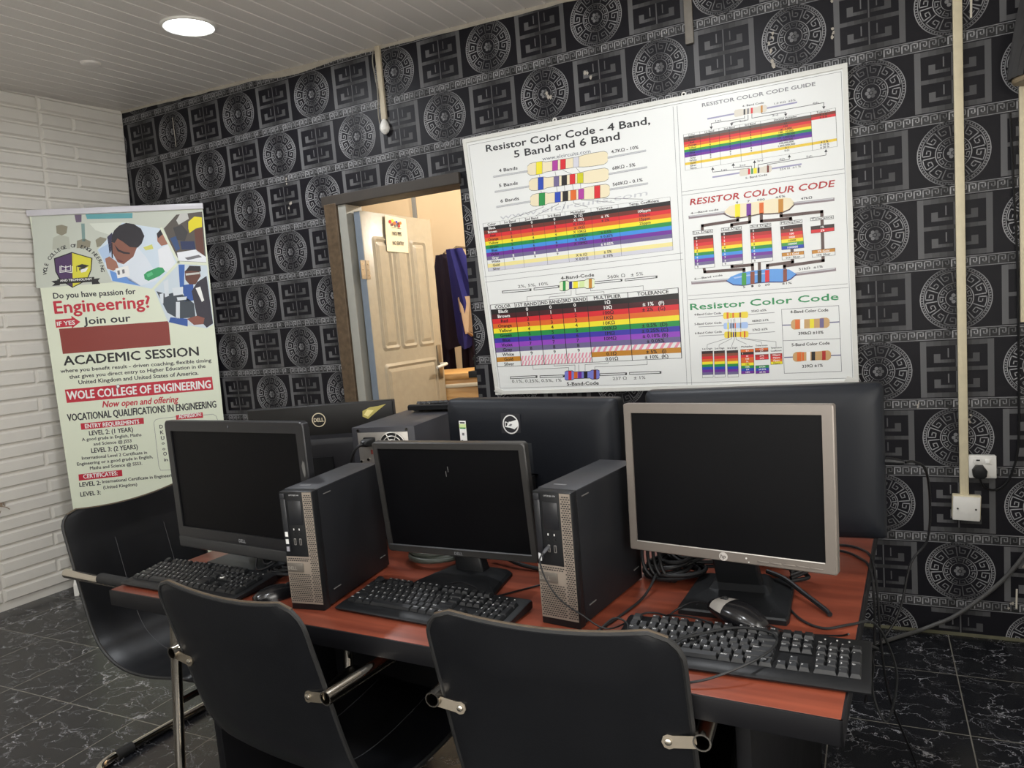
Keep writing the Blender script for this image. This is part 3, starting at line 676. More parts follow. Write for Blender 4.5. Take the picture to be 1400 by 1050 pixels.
('p',2,'pk',[(279.4,152.7),(287.2,152.7),(296.4,176.2),(288.5,176.1)]),
('p',2,'pk',[(296.8,152.7),(304.6,152.7),(313.8,176.2),(306,176.2)]),
('p',2,'pk',[(314.2,152.8),(322,152.8),(331.2,176.3),(323.4,176.2)]),
('p',2,'pk',[(331.6,152.8),(339.4,152.8),(348.6,176.3),(340.8,176.3)]),
('p',2,'pk',[(349,152.9),(356.9,152.9),(366.1,176.3),(358.2,176.3)]),
('p',2,'pk',[(366.4,152.9),(374.3,152.9),(383.5,176.4),(375.7,176.4)]),
('p',2,'pk',[(383.9,152.9),(391.7,153),(400.9,176.4),(393.1,176.4)]),
('p',1,'w',[(401.3,153),(527.9,153.3),(528.4,176.8),(401.8,176.4)]),
('p',2,'pk',[(401.3,153),(409.4,153),(419,176.5),(410.8,176.5)]),
('p',2,'pk',[(419.4,153),(427.5,153),(437.1,176.5),(428.9,176.5)]),
('p',2,'pk',[(437.4,153.1),(445.6,153.1),(455.2,176.6),(447,176.6)]),
('p',2,'pk',[(455.5,153.1),(463.7,153.1),(473.3,176.6),(465.1,176.6)]),
('p',2,'pk',[(473.6,153.1),(481.8,153.2),(491.3,176.7),(483.2,176.6)]),
('p',2,'pk',[(491.7,153.2),(499.8,153.2),(509.4,176.7),(501.3,176.7)]),
('p',2,'pk',[(509.8,153.2),(517.9,153.2),(527.5,176.8),(519.4,176.7)]),
('p',1,'gd',[(527.9,153.3),(724.3,153.7),(725,177.3),(528.4,176.8)]),
('p',1,'gd',[(724.3,153.7),(953.4,154.3),(954.2,177.8),(725,177.3)]),
('p',1,'w',[(20.4,128.7),(154.7,129),(155.1,152.4),(20.7,152.1)]),
('p',1,'w',[(154.7,129),(278.9,129.3),(279.4,152.7),(155.1,152.4)]),
('p',2,'pk',[(154.7,129),(162.7,129),(172,152.4),(164,152.4)]),
('p',2,'pk',[(172.4,129),(180.4,129),(189.7,152.5),(181.7,152.5)]),
('p',2,'pk',[(190.2,129.1),(198.2,129.1),(207.5,152.5),(199.5,152.5)]),
('p',2,'pk',[(207.9,129.1),(215.9,129.1),(225.2,152.6),(217.2,152.5)]),
('p',2,'pk',[(225.7,129.1),(233.7,129.2),(243,152.6),(235,152.6)]),
('p',2,'pk',[(243.4,129.2),(251.4,129.2),(260.7,152.6),(252.7,152.6)]),
('p',2,'pk',[(261.2,129.2),(269.1,129.2),(278.5,152.7),(270.5,152.7)]),
('p',1,'w',[(278.9,129.3),(400.8,129.5),(401.3,153),(279.4,152.7)]),
('p',2,'pk',[(278.9,129.3),(286.7,129.3),(295.9,152.7),(288.1,152.7)]),
('p',2,'pk',[(296.3,129.3),(304.1,129.3),(313.3,152.8),(305.5,152.8)]),
('p',2,'pk',[(313.7,129.3),(321.6,129.3),(330.7,152.8),(322.9,152.8)]),
('p',2,'pk',[(331.1,129.4),(339,129.4),(348.2,152.9),(340.3,152.8)]),
('p',2,'pk',[(348.5,129.4),(356.4,129.4),(365.6,152.9),(357.7,152.9)]),
('p',2,'pk',[(366,129.4),(373.8,129.5),(383,152.9),(375.2,152.9)]),
('p',2,'pk',[(383.4,129.5),(391.2,129.5),(400.4,153),(392.6,153)]),
('p',1,'w',[(400.8,129.5),(527.3,129.8),(527.9,153.3),(401.3,153)]),
('p',2,'pk',[(400.8,129.5),(408.9,129.5),(418.5,153),(410.3,153)]),
('p',2,'pk',[(418.8,129.6),(427,129.6),(436.5,153.1),(428.4,153)]),
('p',2,'pk',[(436.9,129.6),(445.1,129.6),(454.6,153.1),(446.5,153.1)]),
('p',2,'pk',[(455,129.6),(463.1,129.6),(472.7,153.1),(464.6,153.1)]),
('p',2,'pk',[(473.1,129.7),(481.2,129.7),(490.8,153.2),(482.7,153.2)]),
('p',2,'pk',[(491.2,129.7),(499.3,129.7),(508.9,153.2),(500.7,153.2)]),
('p',2,'pk',[(509.2,129.7),(517.4,129.8),(527,153.3),(518.8,153.3)]),
('p',1,'w',[(527.3,129.8),(723.7,130.2),(724.3,153.7),(527.9,153.3)]),
('p',1,'w',[(723.7,130.2),(952.7,130.7),(953.4,154.3),(724.3,153.7)]),
('l',3,'k',1.92,[(24.9,432.7),(962.4,437.1)]),
('l',3,'k',1.92,[(24.6,409.3),(961.7,413.5)]),
('l',3,'k',1.92,[(20.4,128.7),(952.7,130.7)]),
('l',3,'k',3.2,[(24.9,432.7),(20.4,128.7)]),
('l',3,'k',3.2,[(159.9,433.3),(154.7,129)]),
('l',3,'k',3.2,[(284.8,433.9),(278.9,129.3)]),
('l',3,'k',3.2,[(407.4,434.5),(400.8,129.5)]),
('l',3,'k',3.2,[(534.6,435.1),(527.3,129.8)]),
('l',3,'k',3.2,[(732.1,436),(723.7,130.2)]),
('l',3,'k',3.2,[(962.4,437.1),(952.7,130.7)]),
('c', 4, 'k', 'COLOR', 92.2, 421.3, 15, 'b', 124.2),
('c', 4, 'k', '1ST BAND', 222.2, 421.9, 15, 'b', 114.9),
('c', 4, 'k', '2ND BAND', 345.9, 422.5, 15, 'b', 112.7),
('c', 4, 'k', '3RD BAND', 470.7, 423.1, 15, 'b', 117.1),
('c', 4, 'k', 'MULTIPLIER', 633.1, 423.8, 15, 'b', 181.7),
('c', 4, 'k', 'TOLERANCE', 846.9, 424.8, 15, 'b', 211.9),
('c', 4, 'wh', 'Black', 91.9, 397.9, 15, 'b', 124.2),
('c', 4, 'wh', '0', 221.7, 398.5, 15, 'b', 114.9),
('c', 4, 'wh', '0', 345.4, 399, 15, 'b', 112.7),
('c', 4, 'wh', '0', 470.2, 399.6, 15, 'b', 117.1),
('c', 4, 'wh', '1Ω', 632.5, 400.3, 15, 'b', 181.7),
('c', 4, 'wh', '', 846.2, 401.2, 15, 'b', 211.9),
('c', 4, 'wh', 'Brown', 91.5, 374.5, 15, 'b', 124.2),
('c', 4, 'wh', '1', 221.3, 375.1, 15, 'b', 114.9),
('c', 4, 'wh', '1', 344.9, 375.6, 15, 'b', 112.7),
('c', 4, 'wh', '1', 469.7, 376.1, 15, 'b', 117.1),
('c', 4, 'wh', '10Ω', 631.9, 376.8, 15, 'b', 181.7),
('c', 4, 'wh', '± 1%   (F)', 845.5, 377.7, 15, 'b', 211.9),
('c', 4, 'k', 'Red', 91.1, 351.1, 15, 'b', 124.2),
('c', 4, 'k', '2', 220.9, 351.6, 15, 'b', 114.9),
('c', 4, 'k', '2', 344.4, 352.1, 15, 'b', 112.7),
('c', 4, 'k', '2', 469.1, 352.6, 15, 'b', 117.1),
('c', 4, 'k', '100Ω', 631.3, 353.3, 15, 'b', 181.7),
('c', 4, 'k', '± 2%   (G)', 844.8, 354.1, 15, 'b', 211.9),
('c', 4, 'k', 'Orange', 90.7, 327.7, 15, 'b', 124.2),
('c', 4, 'k', '3', 220.5, 328.2, 15, 'b', 114.9),
('c', 4, 'k', '3', 343.9, 328.7, 15, 'b', 112.7),
('c', 4, 'k', '3', 468.6, 329.2, 15, 'b', 117.1),
('c', 4, 'k', '1KΩ', 630.7, 329.8, 15, 'b', 181.7),
('c', 4, 'k', '', 844.1, 330.6, 15, 'b', 211.9),
('c', 4, 'k', 'Yellow', 90.4, 304.3, 15, 'b', 124.2),
('c', 4, 'k', '4', 220, 304.8, 15, 'b', 114.9),
('c', 4, 'k', '4', 343.5, 305.2, 15, 'b', 112.7),
('c', 4, 'k', '4', 468.1, 305.7, 15, 'b', 117.1),
('c', 4, 'k', '10KΩ', 630, 306.3, 15, 'b', 181.7),
('c', 4, 'k', '', 843.4, 307.1, 15, 'b', 211.9),
('c', 4, 'k', 'Green', 90, 280.9, 15, 'b', 124.2),
('c', 4, 'k', '5', 219.6, 281.4, 15, 'b', 114.9),
('c', 4, 'k', '5', 343, 281.8, 15, 'b', 112.7),
('c', 4, 'k', '5', 467.5, 282.2, 15, 'b', 117.1),
('c', 4, 'k', '100KΩ', 629.4, 282.8, 15, 'b', 181.7),
('c', 4, 'k', '± 0.5%  (D)', 842.7, 283.5, 15, 'b', 211.9),
('c', 4, 'k', 'Blue', 89.6, 257.5, 15, 'b', 124.2),
('c', 4, 'k', '6', 219.2, 258, 15, 'b', 114.9),
('c', 4, 'k', '6', 342.5, 258.3, 15, 'b', 112.7),
('c', 4, 'k', '6', 467, 258.8, 15, 'b', 117.1),
('c', 4, 'k', '1MΩ', 628.8, 259.3, 15, 'b', 181.7),
('c', 4, 'k', '± 0.25% (C)', 842, 260, 15, 'b', 211.9),
('c', 4, 'k', 'Violet', 89.2, 234.1, 15, 'b', 124.2),
('c', 4, 'k', '7', 218.7, 234.5, 15, 'b', 114.9),
('c', 4, 'k', '7', 342, 234.9, 15, 'b', 112.7),
('c', 4, 'k', '7', 466.5, 235.3, 15, 'b', 117.1),
('c', 4, 'k', '10MΩ', 628.2, 235.8, 15, 'b', 181.7),
('c', 4, 'k', '± 0.10% (B)', 841.3, 236.4, 15, 'b', 211.9),
('c', 4, 'k', 'Grey', 88.9, 210.7, 15, 'b', 124.2),
('c', 4, 'k', '8', 218.3, 211.1, 15, 'b', 114.9),
('c', 4, 'k', '8', 341.5, 211.5, 15, 'b', 112.7),
('c', 4, 'k', '8', 465.9, 211.8, 15, 'b', 117.1),
('c', 4, 'k', '', 627.6, 212.3, 15, 'b', 181.7),
('c', 4, 'k', '± 0.05%      ', 840.6, 212.9, 15, 'b', 211.9),
('c', 4, 'k', 'White', 88.5, 187.3, 15, 'b', 124.2),
('c', 4, 'k', '9', 217.9, 187.7, 15, 'b', 114.9),
('c', 4, 'k', '9', 341, 188, 15, 'b', 112.7),
('c', 4, 'k', '9', 465.4, 188.3, 15, 'b', 117.1),
('c', 4, 'k', '', 627, 188.8, 15, 'b', 181.7),
('c', 4, 'k', '', 839.9, 189.3, 15, 'b', 211.9),
('c', 4, 'k', 'Gold', 88.1, 163.9, 15, 'b', 124.2),
('c', 4, 'k', '', 217.4, 164.3, 15, 'b', 114.9),
('c', 4, 'k', '', 340.6, 164.6, 15, 'b', 112.7),
('c', 4, 'k', '', 464.8, 164.9, 15, 'b', 117.1),
('c', 4, 'k', '0.1Ω', 626.4, 165.3, 15, 'b', 181.7),
('c', 4, 'k', '± 5%   (J)', 839.2, 165.8, 15, 'b', 211.9),
('c', 4, 'k', 'Silver', 87.7, 140.5, 15, 'b', 124.2),
('c', 4, 'k', '', 217, 140.8, 15, 'b', 114.9),
('c', 4, 'k', '', 340.1, 141.1, 15, 'b', 112.7),
('c', 4, 'k', '', 464.3, 141.4, 15, 'b', 117.1),
('c', 4, 'k', '0.01Ω', 625.8, 141.8, 15, 'b', 181.7),
('c', 4, 'k', '± 10%  (K)', 838.5, 142.2, 15, 'b', 211.9),
('t', 3, 'gy', 'RESISTOR COLOR CODE GUIDE', 1121.9, 1170.9, 1554.4, 1170.4, 13.7, 'b'),
('t', 3, 'dk', '4- Band Code', 1280, 1140.5, 1362.4, 1139.4, 6.7, 'b'),
('t', 3, 'gy', '1.0 KΩ  ±5%', 1402, 1127, 1480.6, 1126.8, 7, 'b'),
('t', 3, 'dk', '5- Band Code', 1275.5, 855, 1359.4, 856.8, 7, 'b'),
('t', 3, 'gy', '254 Ω  ±1 %', 1408.8, 869.2, 1488.4, 869.9, 7.3, 'b'),
('l',2,'bg',6,[(1141.4,1119.5),(1248.3,1120.1)]),
('l',2,'bg',6,[(1371.6,1118.7),(1483.8,1120.1)]),
('l',2,'bg',6,[(1145.2,881.5),(1254.5,882.9)]),
('l',2,'bg',6,[(1378.1,880.6),(1489,881.3)]),
('p',3,'cg',[(1247.3,1129.3),(1252.8,1134.8),(1275.8,1134.4),(1285.8,1131.4),(1336.4,1130.6),(1346.5,1133.1),(1367.7,1132.8),(1373.6,1127.2),(1372.7,1110.7),(1366.2,1105.3),(1344.9,1105.5),(1335,1108.4),(1284.4,1109.2),(1274,1106.5),(1250.9,1106.8),(1246.2,1112.5)]),
('p',4,'dk',[(1282.8,1109.2),(1289.7,1109.1),(1291.1,1131.3),(1284.2,1131.5)]),
('p',4,'gy',[(1296.6,1109),(1303.5,1108.9),(1304.9,1131.1),(1298,1131.2)]),
('p',4,'rd',[(1310.9,1108.8),(1318.8,1108.7),(1320.1,1130.8),(1312.2,1131)]),
('p',4,'gd',[(1349,1105.5),(1356.3,1105.4),(1357.9,1132.9),(1350.6,1133.1)]),
('p',3,'cg',[(1253.4,891),(1258.9,896.5),(1281.9,896.2),(1291.9,893.3),(1342.4,892.8),(1352.5,895.5),(1373.7,895.2),(1379.6,889.7),(1378.7,873.3),(1372.2,867.9),(1351,868),(1341.1,870.9),(1290.5,871.2),(1280.2,868.5),(1257.1,868.7),(1252.3,874.3)]),
('p',4,'rd',[(1286.2,871.3),(1293.7,871.2),(1295.1,893.3),(1287.5,893.4)]),
('p',4,'gn',[(1298.5,871.2),(1305,871.1),(1306.3,893.2),(1299.9,893.3)]),
('p',4,'ye',[(1307.6,871.1),(1320.4,871),(1321.7,893),(1309,893.2)]),
('p',4,'dk',[(1323.6,871),(1330.5,870.9),(1331.8,892.9),(1324.9,893)]),
('p',4,'br',[(1359.5,868),(1367.4,867.9),(1368.9,895.3),(1361,895.4)]),
('l',2,'dk',2,[(1286.3,1104.4),(1285.7,1095.1),(1153.7,1098.7),(1152.1,1077.6)]),
('l',2,'dk',2,[(1300.1,1105.6),(1298.9,1086.5),(1234.8,1087.2),(1234,1075.8)]),
('l',2,'dk',2,[(1314.9,1106.1),(1314,1090.7),(1442.4,1090.6),(1441.7,1076.4)]),
('l',2,'dk',2,[(1353.3,1108.1),(1352.9,1100.9),(1581.7,1100.6),(1580.8,1078.8)]),
('l',2,'dk',2,[(1290.9,886.7),(1291.4,895.7),(1145.6,902.2),(1146.8,919)]),
('l',2,'dk',2,[(1300.6,887.9),(1301.5,902.8),(1229.4,907.2),(1230.4,922.7)]),
('l',2,'dk',2,[(1312.6,891.5),(1314.3,920.6)]),
('l',2,'dk',2,[(1326.8,889.4),(1327.7,904.1),(1446.8,906.5),(1447.6,921)]),
('l',2,'dk',2,[(1362.9,891.9),(1363.4,899.3),(1581.4,901.6),(1582.2,920.4)]),
('p',3,'dk',[(1146.2,1086.6),(1159.3,1085.4),(1152,1074.9)]),
('p',3,'dk',[(1228.2,1085.7),(1241.1,1084.6),(1233.9,1074.2)]),
('p',3,'dk',[(1436.1,1085.6),(1448.2,1084.4),(1441.6,1074.3)]),
('p',3,'dk',[(1575.3,1087.3),(1587,1086.1),(1580.7,1076.3)]),
('p',3,'dk',[(1139.6,911.9),(1152.9,911),(1147.1,922.8)]),
('p',3,'dk',[(1223.4,915.6),(1236.4,914.7),(1230.6,926.4)]),
('p',3,'dk',[(1307.5,913.6),(1320.3,912.7),(1314.6,924.2)]),
('p',3,'dk',[(1441.1,914.7),(1453.3,913.8),(1447.8,925.1)]),
('p',3,'dk',[(1576,913.7),(1587.8,912.9),(1582.3,924)]),
('t', 3, 'gy', '1st', 1171, 1102.1, 1194, 1101.8, 6.8, 'b'),
('t', 3, 'gy', '2nd', 1265.7, 1083.4, 1288.1, 1083.2, 6.8, 'b'),
('t', 3, 'gy', '3rd', 1391.8, 1082.6, 1413.4, 1082.4, 6.6, 'b'),
('t', 3, 'gy', '4th', 1541.6, 1101.9, 1562.2, 1101.7, 6.5, 'b'),
('t', 3, 'gy', '1st', 1181.2, 901.3, 1204.4, 901.7, 7, 'b'),
('t', 3, 'gy', '2nd', 1254.5, 908.2, 1277.2, 908.6, 6.9, 'b'),
('t', 3, 'gy', '3rd', 1324.7, 915.2, 1346.9, 915.6, 6.8, 'b'),
('t', 3, 'gy', '4th', 1408.3, 908.8, 1430, 909.1, 6.8, 'b'),
('t', 3, 'gy', '5th', 1510.2, 903.4, 1531.3, 903.8, 6.7, 'b'),
('p',1,'w',[(1036.4,1062.9),(1622.3,1062.8),(1622.3,1073.2),(1036.6,1073.4)]),
('p',1,'dg',[(1036.1,1052.3),(1104.4,1052.4),(1104.6,1062.9),(1036.4,1062.9)]),
('p',1,'dg',[(1104.4,1052.4),(1182.2,1052.4),(1182.3,1062.9),(1104.6,1062.9)]),
('p',1,'dg',[(1182.2,1052.4),(1264.6,1052.4),(1264.8,1062.8),(1182.3,1062.9)]),
('p',1,'dg',[(1264.6,1052.4),(1346,1052.4),(1346.1,1062.8),(1264.8,1062.8)]),
('p',1,'dg',[(1346,1052.4),(1534.1,1052.4),(1534.1,1062.8),(1346.1,1062.8)]),
('p',1,'br2',[(1534.1,1052.4),(1622.3,1052.4),(1622.3,1062.8),(1534.1,1062.8)]),
('p',1,'br2',[(1035.9,1041.8),(1104.2,1041.8),(1104.4,1052.4),(1036.1,1052.3)]),
('p',1,'br2',[(1104.2,1041.8),(1182,1041.9),(1182.2,1052.4),(1104.4,1052.4)]),
('p',1,'br2',[(1182,1041.9),(1264.5,1041.9),(1264.6,1052.4),(1182.2,1052.4)]),
('p',1,'br2',[(1264.5,1041.9),(1345.9,1041.9),(1346,1052.4),(1264.6,1052.4)]),
('p',1,'br2',[(1345.9,1041.9),(1534.1,1042),(1534.1,1052.4),(1346,1052.4)]),
('p',1,'rd',[(1534.1,1042),(1622.4,1042),(1622.3,1052.4),(1534.1,1052.4)]),
('p',1,'rd',[(1035.7,1031.3),(1104,1031.3),(1104.2,1041.8),(1035.9,1041.8)]),
('p',1,'rd',[(1104,1031.3),(1181.8,1031.4),(1182,1041.9),(1104.2,1041.8)]),
('p',1,'rd',[(1181.8,1031.4),(1264.4,1031.4),(1264.5,1041.9),(1182,1041.9)]),
('p',1,'rd',[(1264.4,1031.4),(1345.8,1031.5),(1345.9,1041.9),(1264.5,1041.9)]),
('p',1,'rd',[(1345.8,1031.5),(1534.1,1031.6),(1534.1,1042),(1345.9,1041.9)]),
('p',1,'w',[(1534.1,1031.6),(1622.4,1031.6),(1622.4,1042),(1534.1,1042)]),
('p',1,'or',[(1035.4,1020.8),(1103.8,1020.8),(1104,1031.3),(1035.7,1031.3)]),
('p',1,'or',[(1103.8,1020.8),(1181.6,1020.9),(1181.8,1031.4),(1104,1031.3)]),
('p',1,'or',[(1181.6,1020.9),(1264.2,1020.9),(1264.4,1031.4),(1181.8,1031.4)]),
('p',1,'or',[(1264.2,1020.9),(1345.7,1021),(1345.8,1031.5),(1264.4,1031.4)]),
('p',1,'or',[(1345.7,1021),(1534,1021.2),(1534.1,1031.6),(1345.8,1031.5)]),
('p',1,'w',[(1534,1021.2),(1622.4,1021.2),(1622.4,1031.6),(1534.1,1031.6)]),
('p',1,'ye',[(1035.2,1010.2),(1103.6,1010.3),(1103.8,1020.8),(1035.4,1020.8)]),
('p',1,'ye',[(1103.6,1010.3),(1181.5,1010.4),(1181.6,1020.9),(1103.8,1020.8)]),
('p',1,'ye',[(1181.5,1010.4),(1264.1,1010.5),(1264.2,1020.9),(1181.6,1020.9)]),
('p',1,'ye',[(1264.1,1010.5),(1345.6,1010.6),(1345.7,1021),(1264.2,1020.9)]),
('p',1,'ye',[(1345.6,1010.6),(1534,1010.8),(1534,1021.2),(1345.7,1021)]),
('p',1,'w',[(1534,1010.8),(1622.4,1010.8),(1622.4,1021.2),(1534,1021.2)]),
('p',1,'gn',[(1034.9,999.7),(1103.4,999.8),(1103.6,1010.3),(1035.2,1010.2)]),
('p',1,'gn',[(1103.4,999.8),(1181.3,999.9),(1181.5,1010.4),(1103.6,1010.3)]),
('p',1,'gn',[(1181.3,999.9),(1263.9,1000),(1264.1,1010.5),(1181.5,1010.4)]),
('p',1,'gn',[(1263.9,1000),(1345.5,1000.1),(1345.6,1010.6),(1264.1,1010.5)]),
('p',1,'gn',[(1345.5,1000.1),(1534,1000.3),(1534,1010.8),(1345.6,1010.6)]),
('p',1,'w',[(1534,1000.3),(1622.4,1000.4),(1622.4,1010.8),(1534,1010.8)]),
('p',1,'in',[(1034.7,989.2),(1103.2,989.3),(1103.4,999.8),(1034.9,999.7)]),
('p',1,'in',[(1103.2,989.3),(1181.1,989.4),(1181.3,999.9),(1103.4,999.8)]),
('p',1,'in',[(1181.1,989.4),(1263.8,989.5),(1263.9,1000),(1181.3,999.9)]),
('p',1,'in',[(1263.8,989.5),(1345.4,989.6),(1345.5,1000.1),(1263.9,1000)]),
('p',1,'in',[(1345.4,989.6),(1534,989.9),(1534,1000.3),(1345.5,1000.1)]),
('p',1,'w',[(1534,989.9),(1622.5,990.1),(1622.4,1000.4),(1534,1000.3)]),
('p',1,'vi',[(1034.5,978.6),(1103,978.8),(1103.2,989.3),(1034.7,989.2)]),
('p',1,'vi',[(1103,978.8),(1181,978.9),(1181.1,989.4),(1103.2,989.3)]),
('p',1,'vi',[(1181,978.9),(1263.7,979),(1263.8,989.5),(1181.1,989.4)]),
('p',1,'vi',[(1263.7,979),(1345.3,979.2),(1345.4,989.6),(1263.8,989.5)]),
('p',1,'vi',[(1345.3,979.2),(1534,979.5),(1534,989.9),(1345.4,989.6)]),
('p',1,'w',[(1534,979.5),(1622.5,979.7),(1622.5,990.1),(1534,989.9)]),
('p',1,'w',[(1034.2,968.1),(1102.8,968.2),(1103,978.8),(1034.5,978.6)]),
('p',1,'w',[(1102.8,968.2),(1180.8,968.4),(1181,978.9),(1103,978.8)]),
('p',1,'w',[(1180.8,968.4),(1263.5,968.6),(1263.7,979),(1181,978.9)]),
('p',1,'w',[(1263.5,968.6),(1345.2,968.7),(1345.3,979.2),(1263.7,979)]),
('p',1,'w',[(1345.2,968.7),(1534,969.1),(1534,979.5),(1345.3,979.2)]),
('p',1,'w',[(1534,969.1),(1622.5,969.3),(1622.5,979.7),(1534,979.5)]),
('p',1,'w',[(1034,957.6),(1102.6,957.7),(1102.8,968.2),(1034.2,968.1)]),
('p',1,'w',[(1102.6,957.7),(1180.6,957.9),(1180.8,968.4),(1102.8,968.2)]),
('p',1,'w',[(1180.6,957.9),(1263.4,958.1),(1263.5,968.6),(1180.8,968.4)]),
('p',1,'w',[(1263.4,958.1),(1345.1,958.3),(1345.2,968.7),(1263.5,968.6)]),
('p',1,'w',[(1345.1,958.3),(1533.9,958.7),(1534,969.1),(1345.2,968.7)]),
('p',1,'w',[(1533.9,958.7),(1622.5,958.9),(1622.5,969.3),(1534,969.1)]),
('p',1,'yg',[(1033.8,947.1),(1102.4,947.2),(1102.6,957.7),(1034,957.6)]),
('p',1,'yg',[(1102.4,947.2),(1180.4,947.4),(1180.6,957.9),(1102.6,957.7)]),
('p',1,'yg',[(1180.4,947.4),(1263.3,947.6),(1263.4,958.1),(1180.6,957.9)]),
('p',1,'yg',[(1263.3,947.6),(1345,947.8),(1345.1,958.3),(1263.4,958.1)]),
('p',1,'yg',[(1345,947.8),(1533.9,948.3),(1533.9,958.7),(1345.1,958.3)]),
('p',1,'yg',[(1533.9,948.3),(1622.6,948.5),(1622.5,958.9),(1533.9,958.7)]),
('p',1,'w',[(1033.5,936.5),(1102.2,936.7),(1102.4,947.2),(1033.8,947.1)]),
('p',1,'w',[(1102.2,936.7),(1180.3,936.9),(1180.4,947.4),(1102.4,947.2)]),
('p',1,'w',[(1180.3,936.9),(1263.1,937.1),(1263.3,947.6),(1180.4,947.4)]),
('p',1,'w',[(1263.1,937.1),(1344.9,937.4),(1345,947.8),(1263.3,947.6)]),
('p',1,'w',[(1344.9,937.4),(1533.9,937.9),(1533.9,948.3),(1345,947.8)]),
('p',1,'w',[(1533.9,937.9),(1622.6,938.1),(1622.6,948.5),(1533.9,948.3)]),
('p',1,'w',[(1033.3,926),(1101.9,926.2),(1102.2,936.7),(1033.5,936.5)]),
('p',1,'w',[(1101.9,926.2),(1180.1,926.4),(1180.3,936.9),(1102.2,936.7)]),
('p',1,'w',[(1180.1,926.4),(1263,926.7),(1263.1,937.1),(1180.3,936.9)]),
('p',1,'w',[(1263,926.7),(1344.8,926.9),(1344.9,937.4),(1263.1,937.1)]),
('p',1,'w',[(1344.8,926.9),(1533.9,927.4),(1533.9,937.9),(1344.9,937.4)]),
('p',1,'w',[(1533.9,927.4),(1622.6,927.7),(1622.6,938.1),(1533.9,937.9)]),
('l',3,'k',0.66,[(1036.6,1073.4),(1622.3,1073.2)]),
('l',3,'k',0.66,[(1036.4,1062.9),(1622.3,1062.8)]),
('l',3,'k',0.66,[(1033.3,926),(1622.6,927.7)]),
('l',3,'k',1.1,[(1036.6,1073.4),(1033.3,926)]),
('l',3,'k',1.1,[(1104.8,1073.4),(1101.9,926.2)]),
('l',3,'k',1.1,[(1182.5,1073.4),(1180.1,926.4)]),
('l',3,'k',1.1,[(1264.9,1073.3),(1263,926.7)]),
('l',3,'k',1.1,[(1346.2,1073.3),(1344.8,926.9)]),
('l',3,'k',1.1,[(1534.1,1073.2),(1533.9,927.4)]),
('l',3,'k',1.1,[(1622.3,1073.2),(1622.6,927.7)]),
('c', 4, 'k', 'Color', 1070.6, 1068.1, 6.9, 'b', 62.8),
('c', 4, 'k', '1st Band', 1143.6, 1068.1, 6.9, 'b', 71.5),
('c', 4, 'k', '2nd Band', 1223.6, 1068.1, 6.9, 'b', 75.8),
('c', 4, 'k', '3rd Band', 1305.5, 1068.1, 6.9, 'b', 74.8),
('c', 4, 'k', 'Decimal Multiplier', 1440.2, 1068, 6.9, 'b', 172.9),
('c', 4, 'k', 'Tolerance', 1578.2, 1068, 6.9, 'b', 81.1),
('c', 4, 'k', 'Black', 1070.4, 1057.6, 6.9, 'b', 62.8),
('c', 4, 'k', '0', 1143.4, 1057.6, 6.9, 'b', 71.5),
('c', 4, 'k', '0', 1223.5, 1057.6, 6.9, 'b', 75.8),
('c', 4, 'k', '0', 1305.4, 1057.6, 6.9, 'b', 74.8),
('c', 4, 'k', '1', 1440.1, 1057.6, 6.9, 'b', 172.9),
('c', 4, 'k', '± 1 %', 1578.2, 1057.6, 6.9, 'b', 81.1),
('c', 4, 'k', 'Brown', 1070.2, 1047.1, 6.9, 'b', 62.8),
('c', 4, 'k', '1', 1143.2, 1047.1, 6.9, 'b', 71.5),
('c', 4, 'k', '1', 1223.3, 1047.1, 6.9, 'b', 75.8),
('c', 4, 'k', '1', 1305.3, 1047.1, 6.9, 'b', 74.8),
('c', 4, 'k', '10', 1440, 1047.2, 6.9, 'b', 172.9),
('c', 4, 'k', '± 2 %', 1578.2, 1047.2, 6.9, 'b', 81.1),
('c', 4, 'k', 'Red', 1069.9, 1036.6, 6.9, 'b', 62.8),
('c', 4, 'k', '2', 1143, 1036.6, 6.9, 'b', 71.5),
('c', 4, 'k', '2', 1223.2, 1036.6, 6.9, 'b', 75.8),
('c', 4, 'k', '2', 1305.2, 1036.7, 6.9, 'b', 74.8),
('c', 4, 'k', '100', 1440, 1036.7, 6.9, 'b', 172.9),
('c', 4, 'k', 'Orange', 1069.7, 1026, 6.9, 'b', 62.8),
('c', 4, 'k', '3', 1142.8, 1026.1, 6.9, 'b', 71.5),
('c', 4, 'k', '3', 1223, 1026.2, 6.9, 'b', 75.8),
('c', 4, 'k', '3', 1305, 1026.2, 6.9, 'b', 74.8),
('c', 4, 'k', '1K  1,000', 1439.9, 1026.3, 6.9, 'b', 172.9),
('c', 4, 'k', 'Yellow', 1069.5, 1015.5, 6.9, 'b', 62.8),
('c', 4, 'k', '4', 1142.6, 1015.6, 6.9, 'b', 71.5),
('c', 4, 'k', '4', 1222.9, 1015.7, 6.9, 'b', 75.8),
('c', 4, 'k', '4', 1304.9, 1015.7, 6.9, 'b', 74.8),
('c', 4, 'k', '10K  10,000', 1439.9, 1015.9, 6.9, 'b', 172.9),
('c', 4, 'k', 'Green', 1069.3, 1005, 6.9, 'b', 62.8),
('c', 4, 'k', '5', 1142.4, 1005.1, 6.9, 'b', 71.5),
('c', 4, 'k', '5', 1222.7, 1005.2, 6.9, 'b', 75.8),
('c', 4, 'k', '5', 1304.8, 1005.3, 6.9, 'b', 74.8),
('c', 4, 'k', '100K  100,000', 1439.8, 1005.4, 6.9, 'b', 172.9),
('c', 4, 'k', 'Blue', 1069.1, 994.5, 6.9, 'b', 62.8),
('c', 4, 'k', '6', 1142.2, 994.6, 6.9, 'b', 71.5),
('c', 4, 'k', '6', 1222.5, 994.7, 6.9, 'b', 75.8),
('c', 4, 'k', '6', 1304.7, 994.8, 6.9, 'b', 74.8),
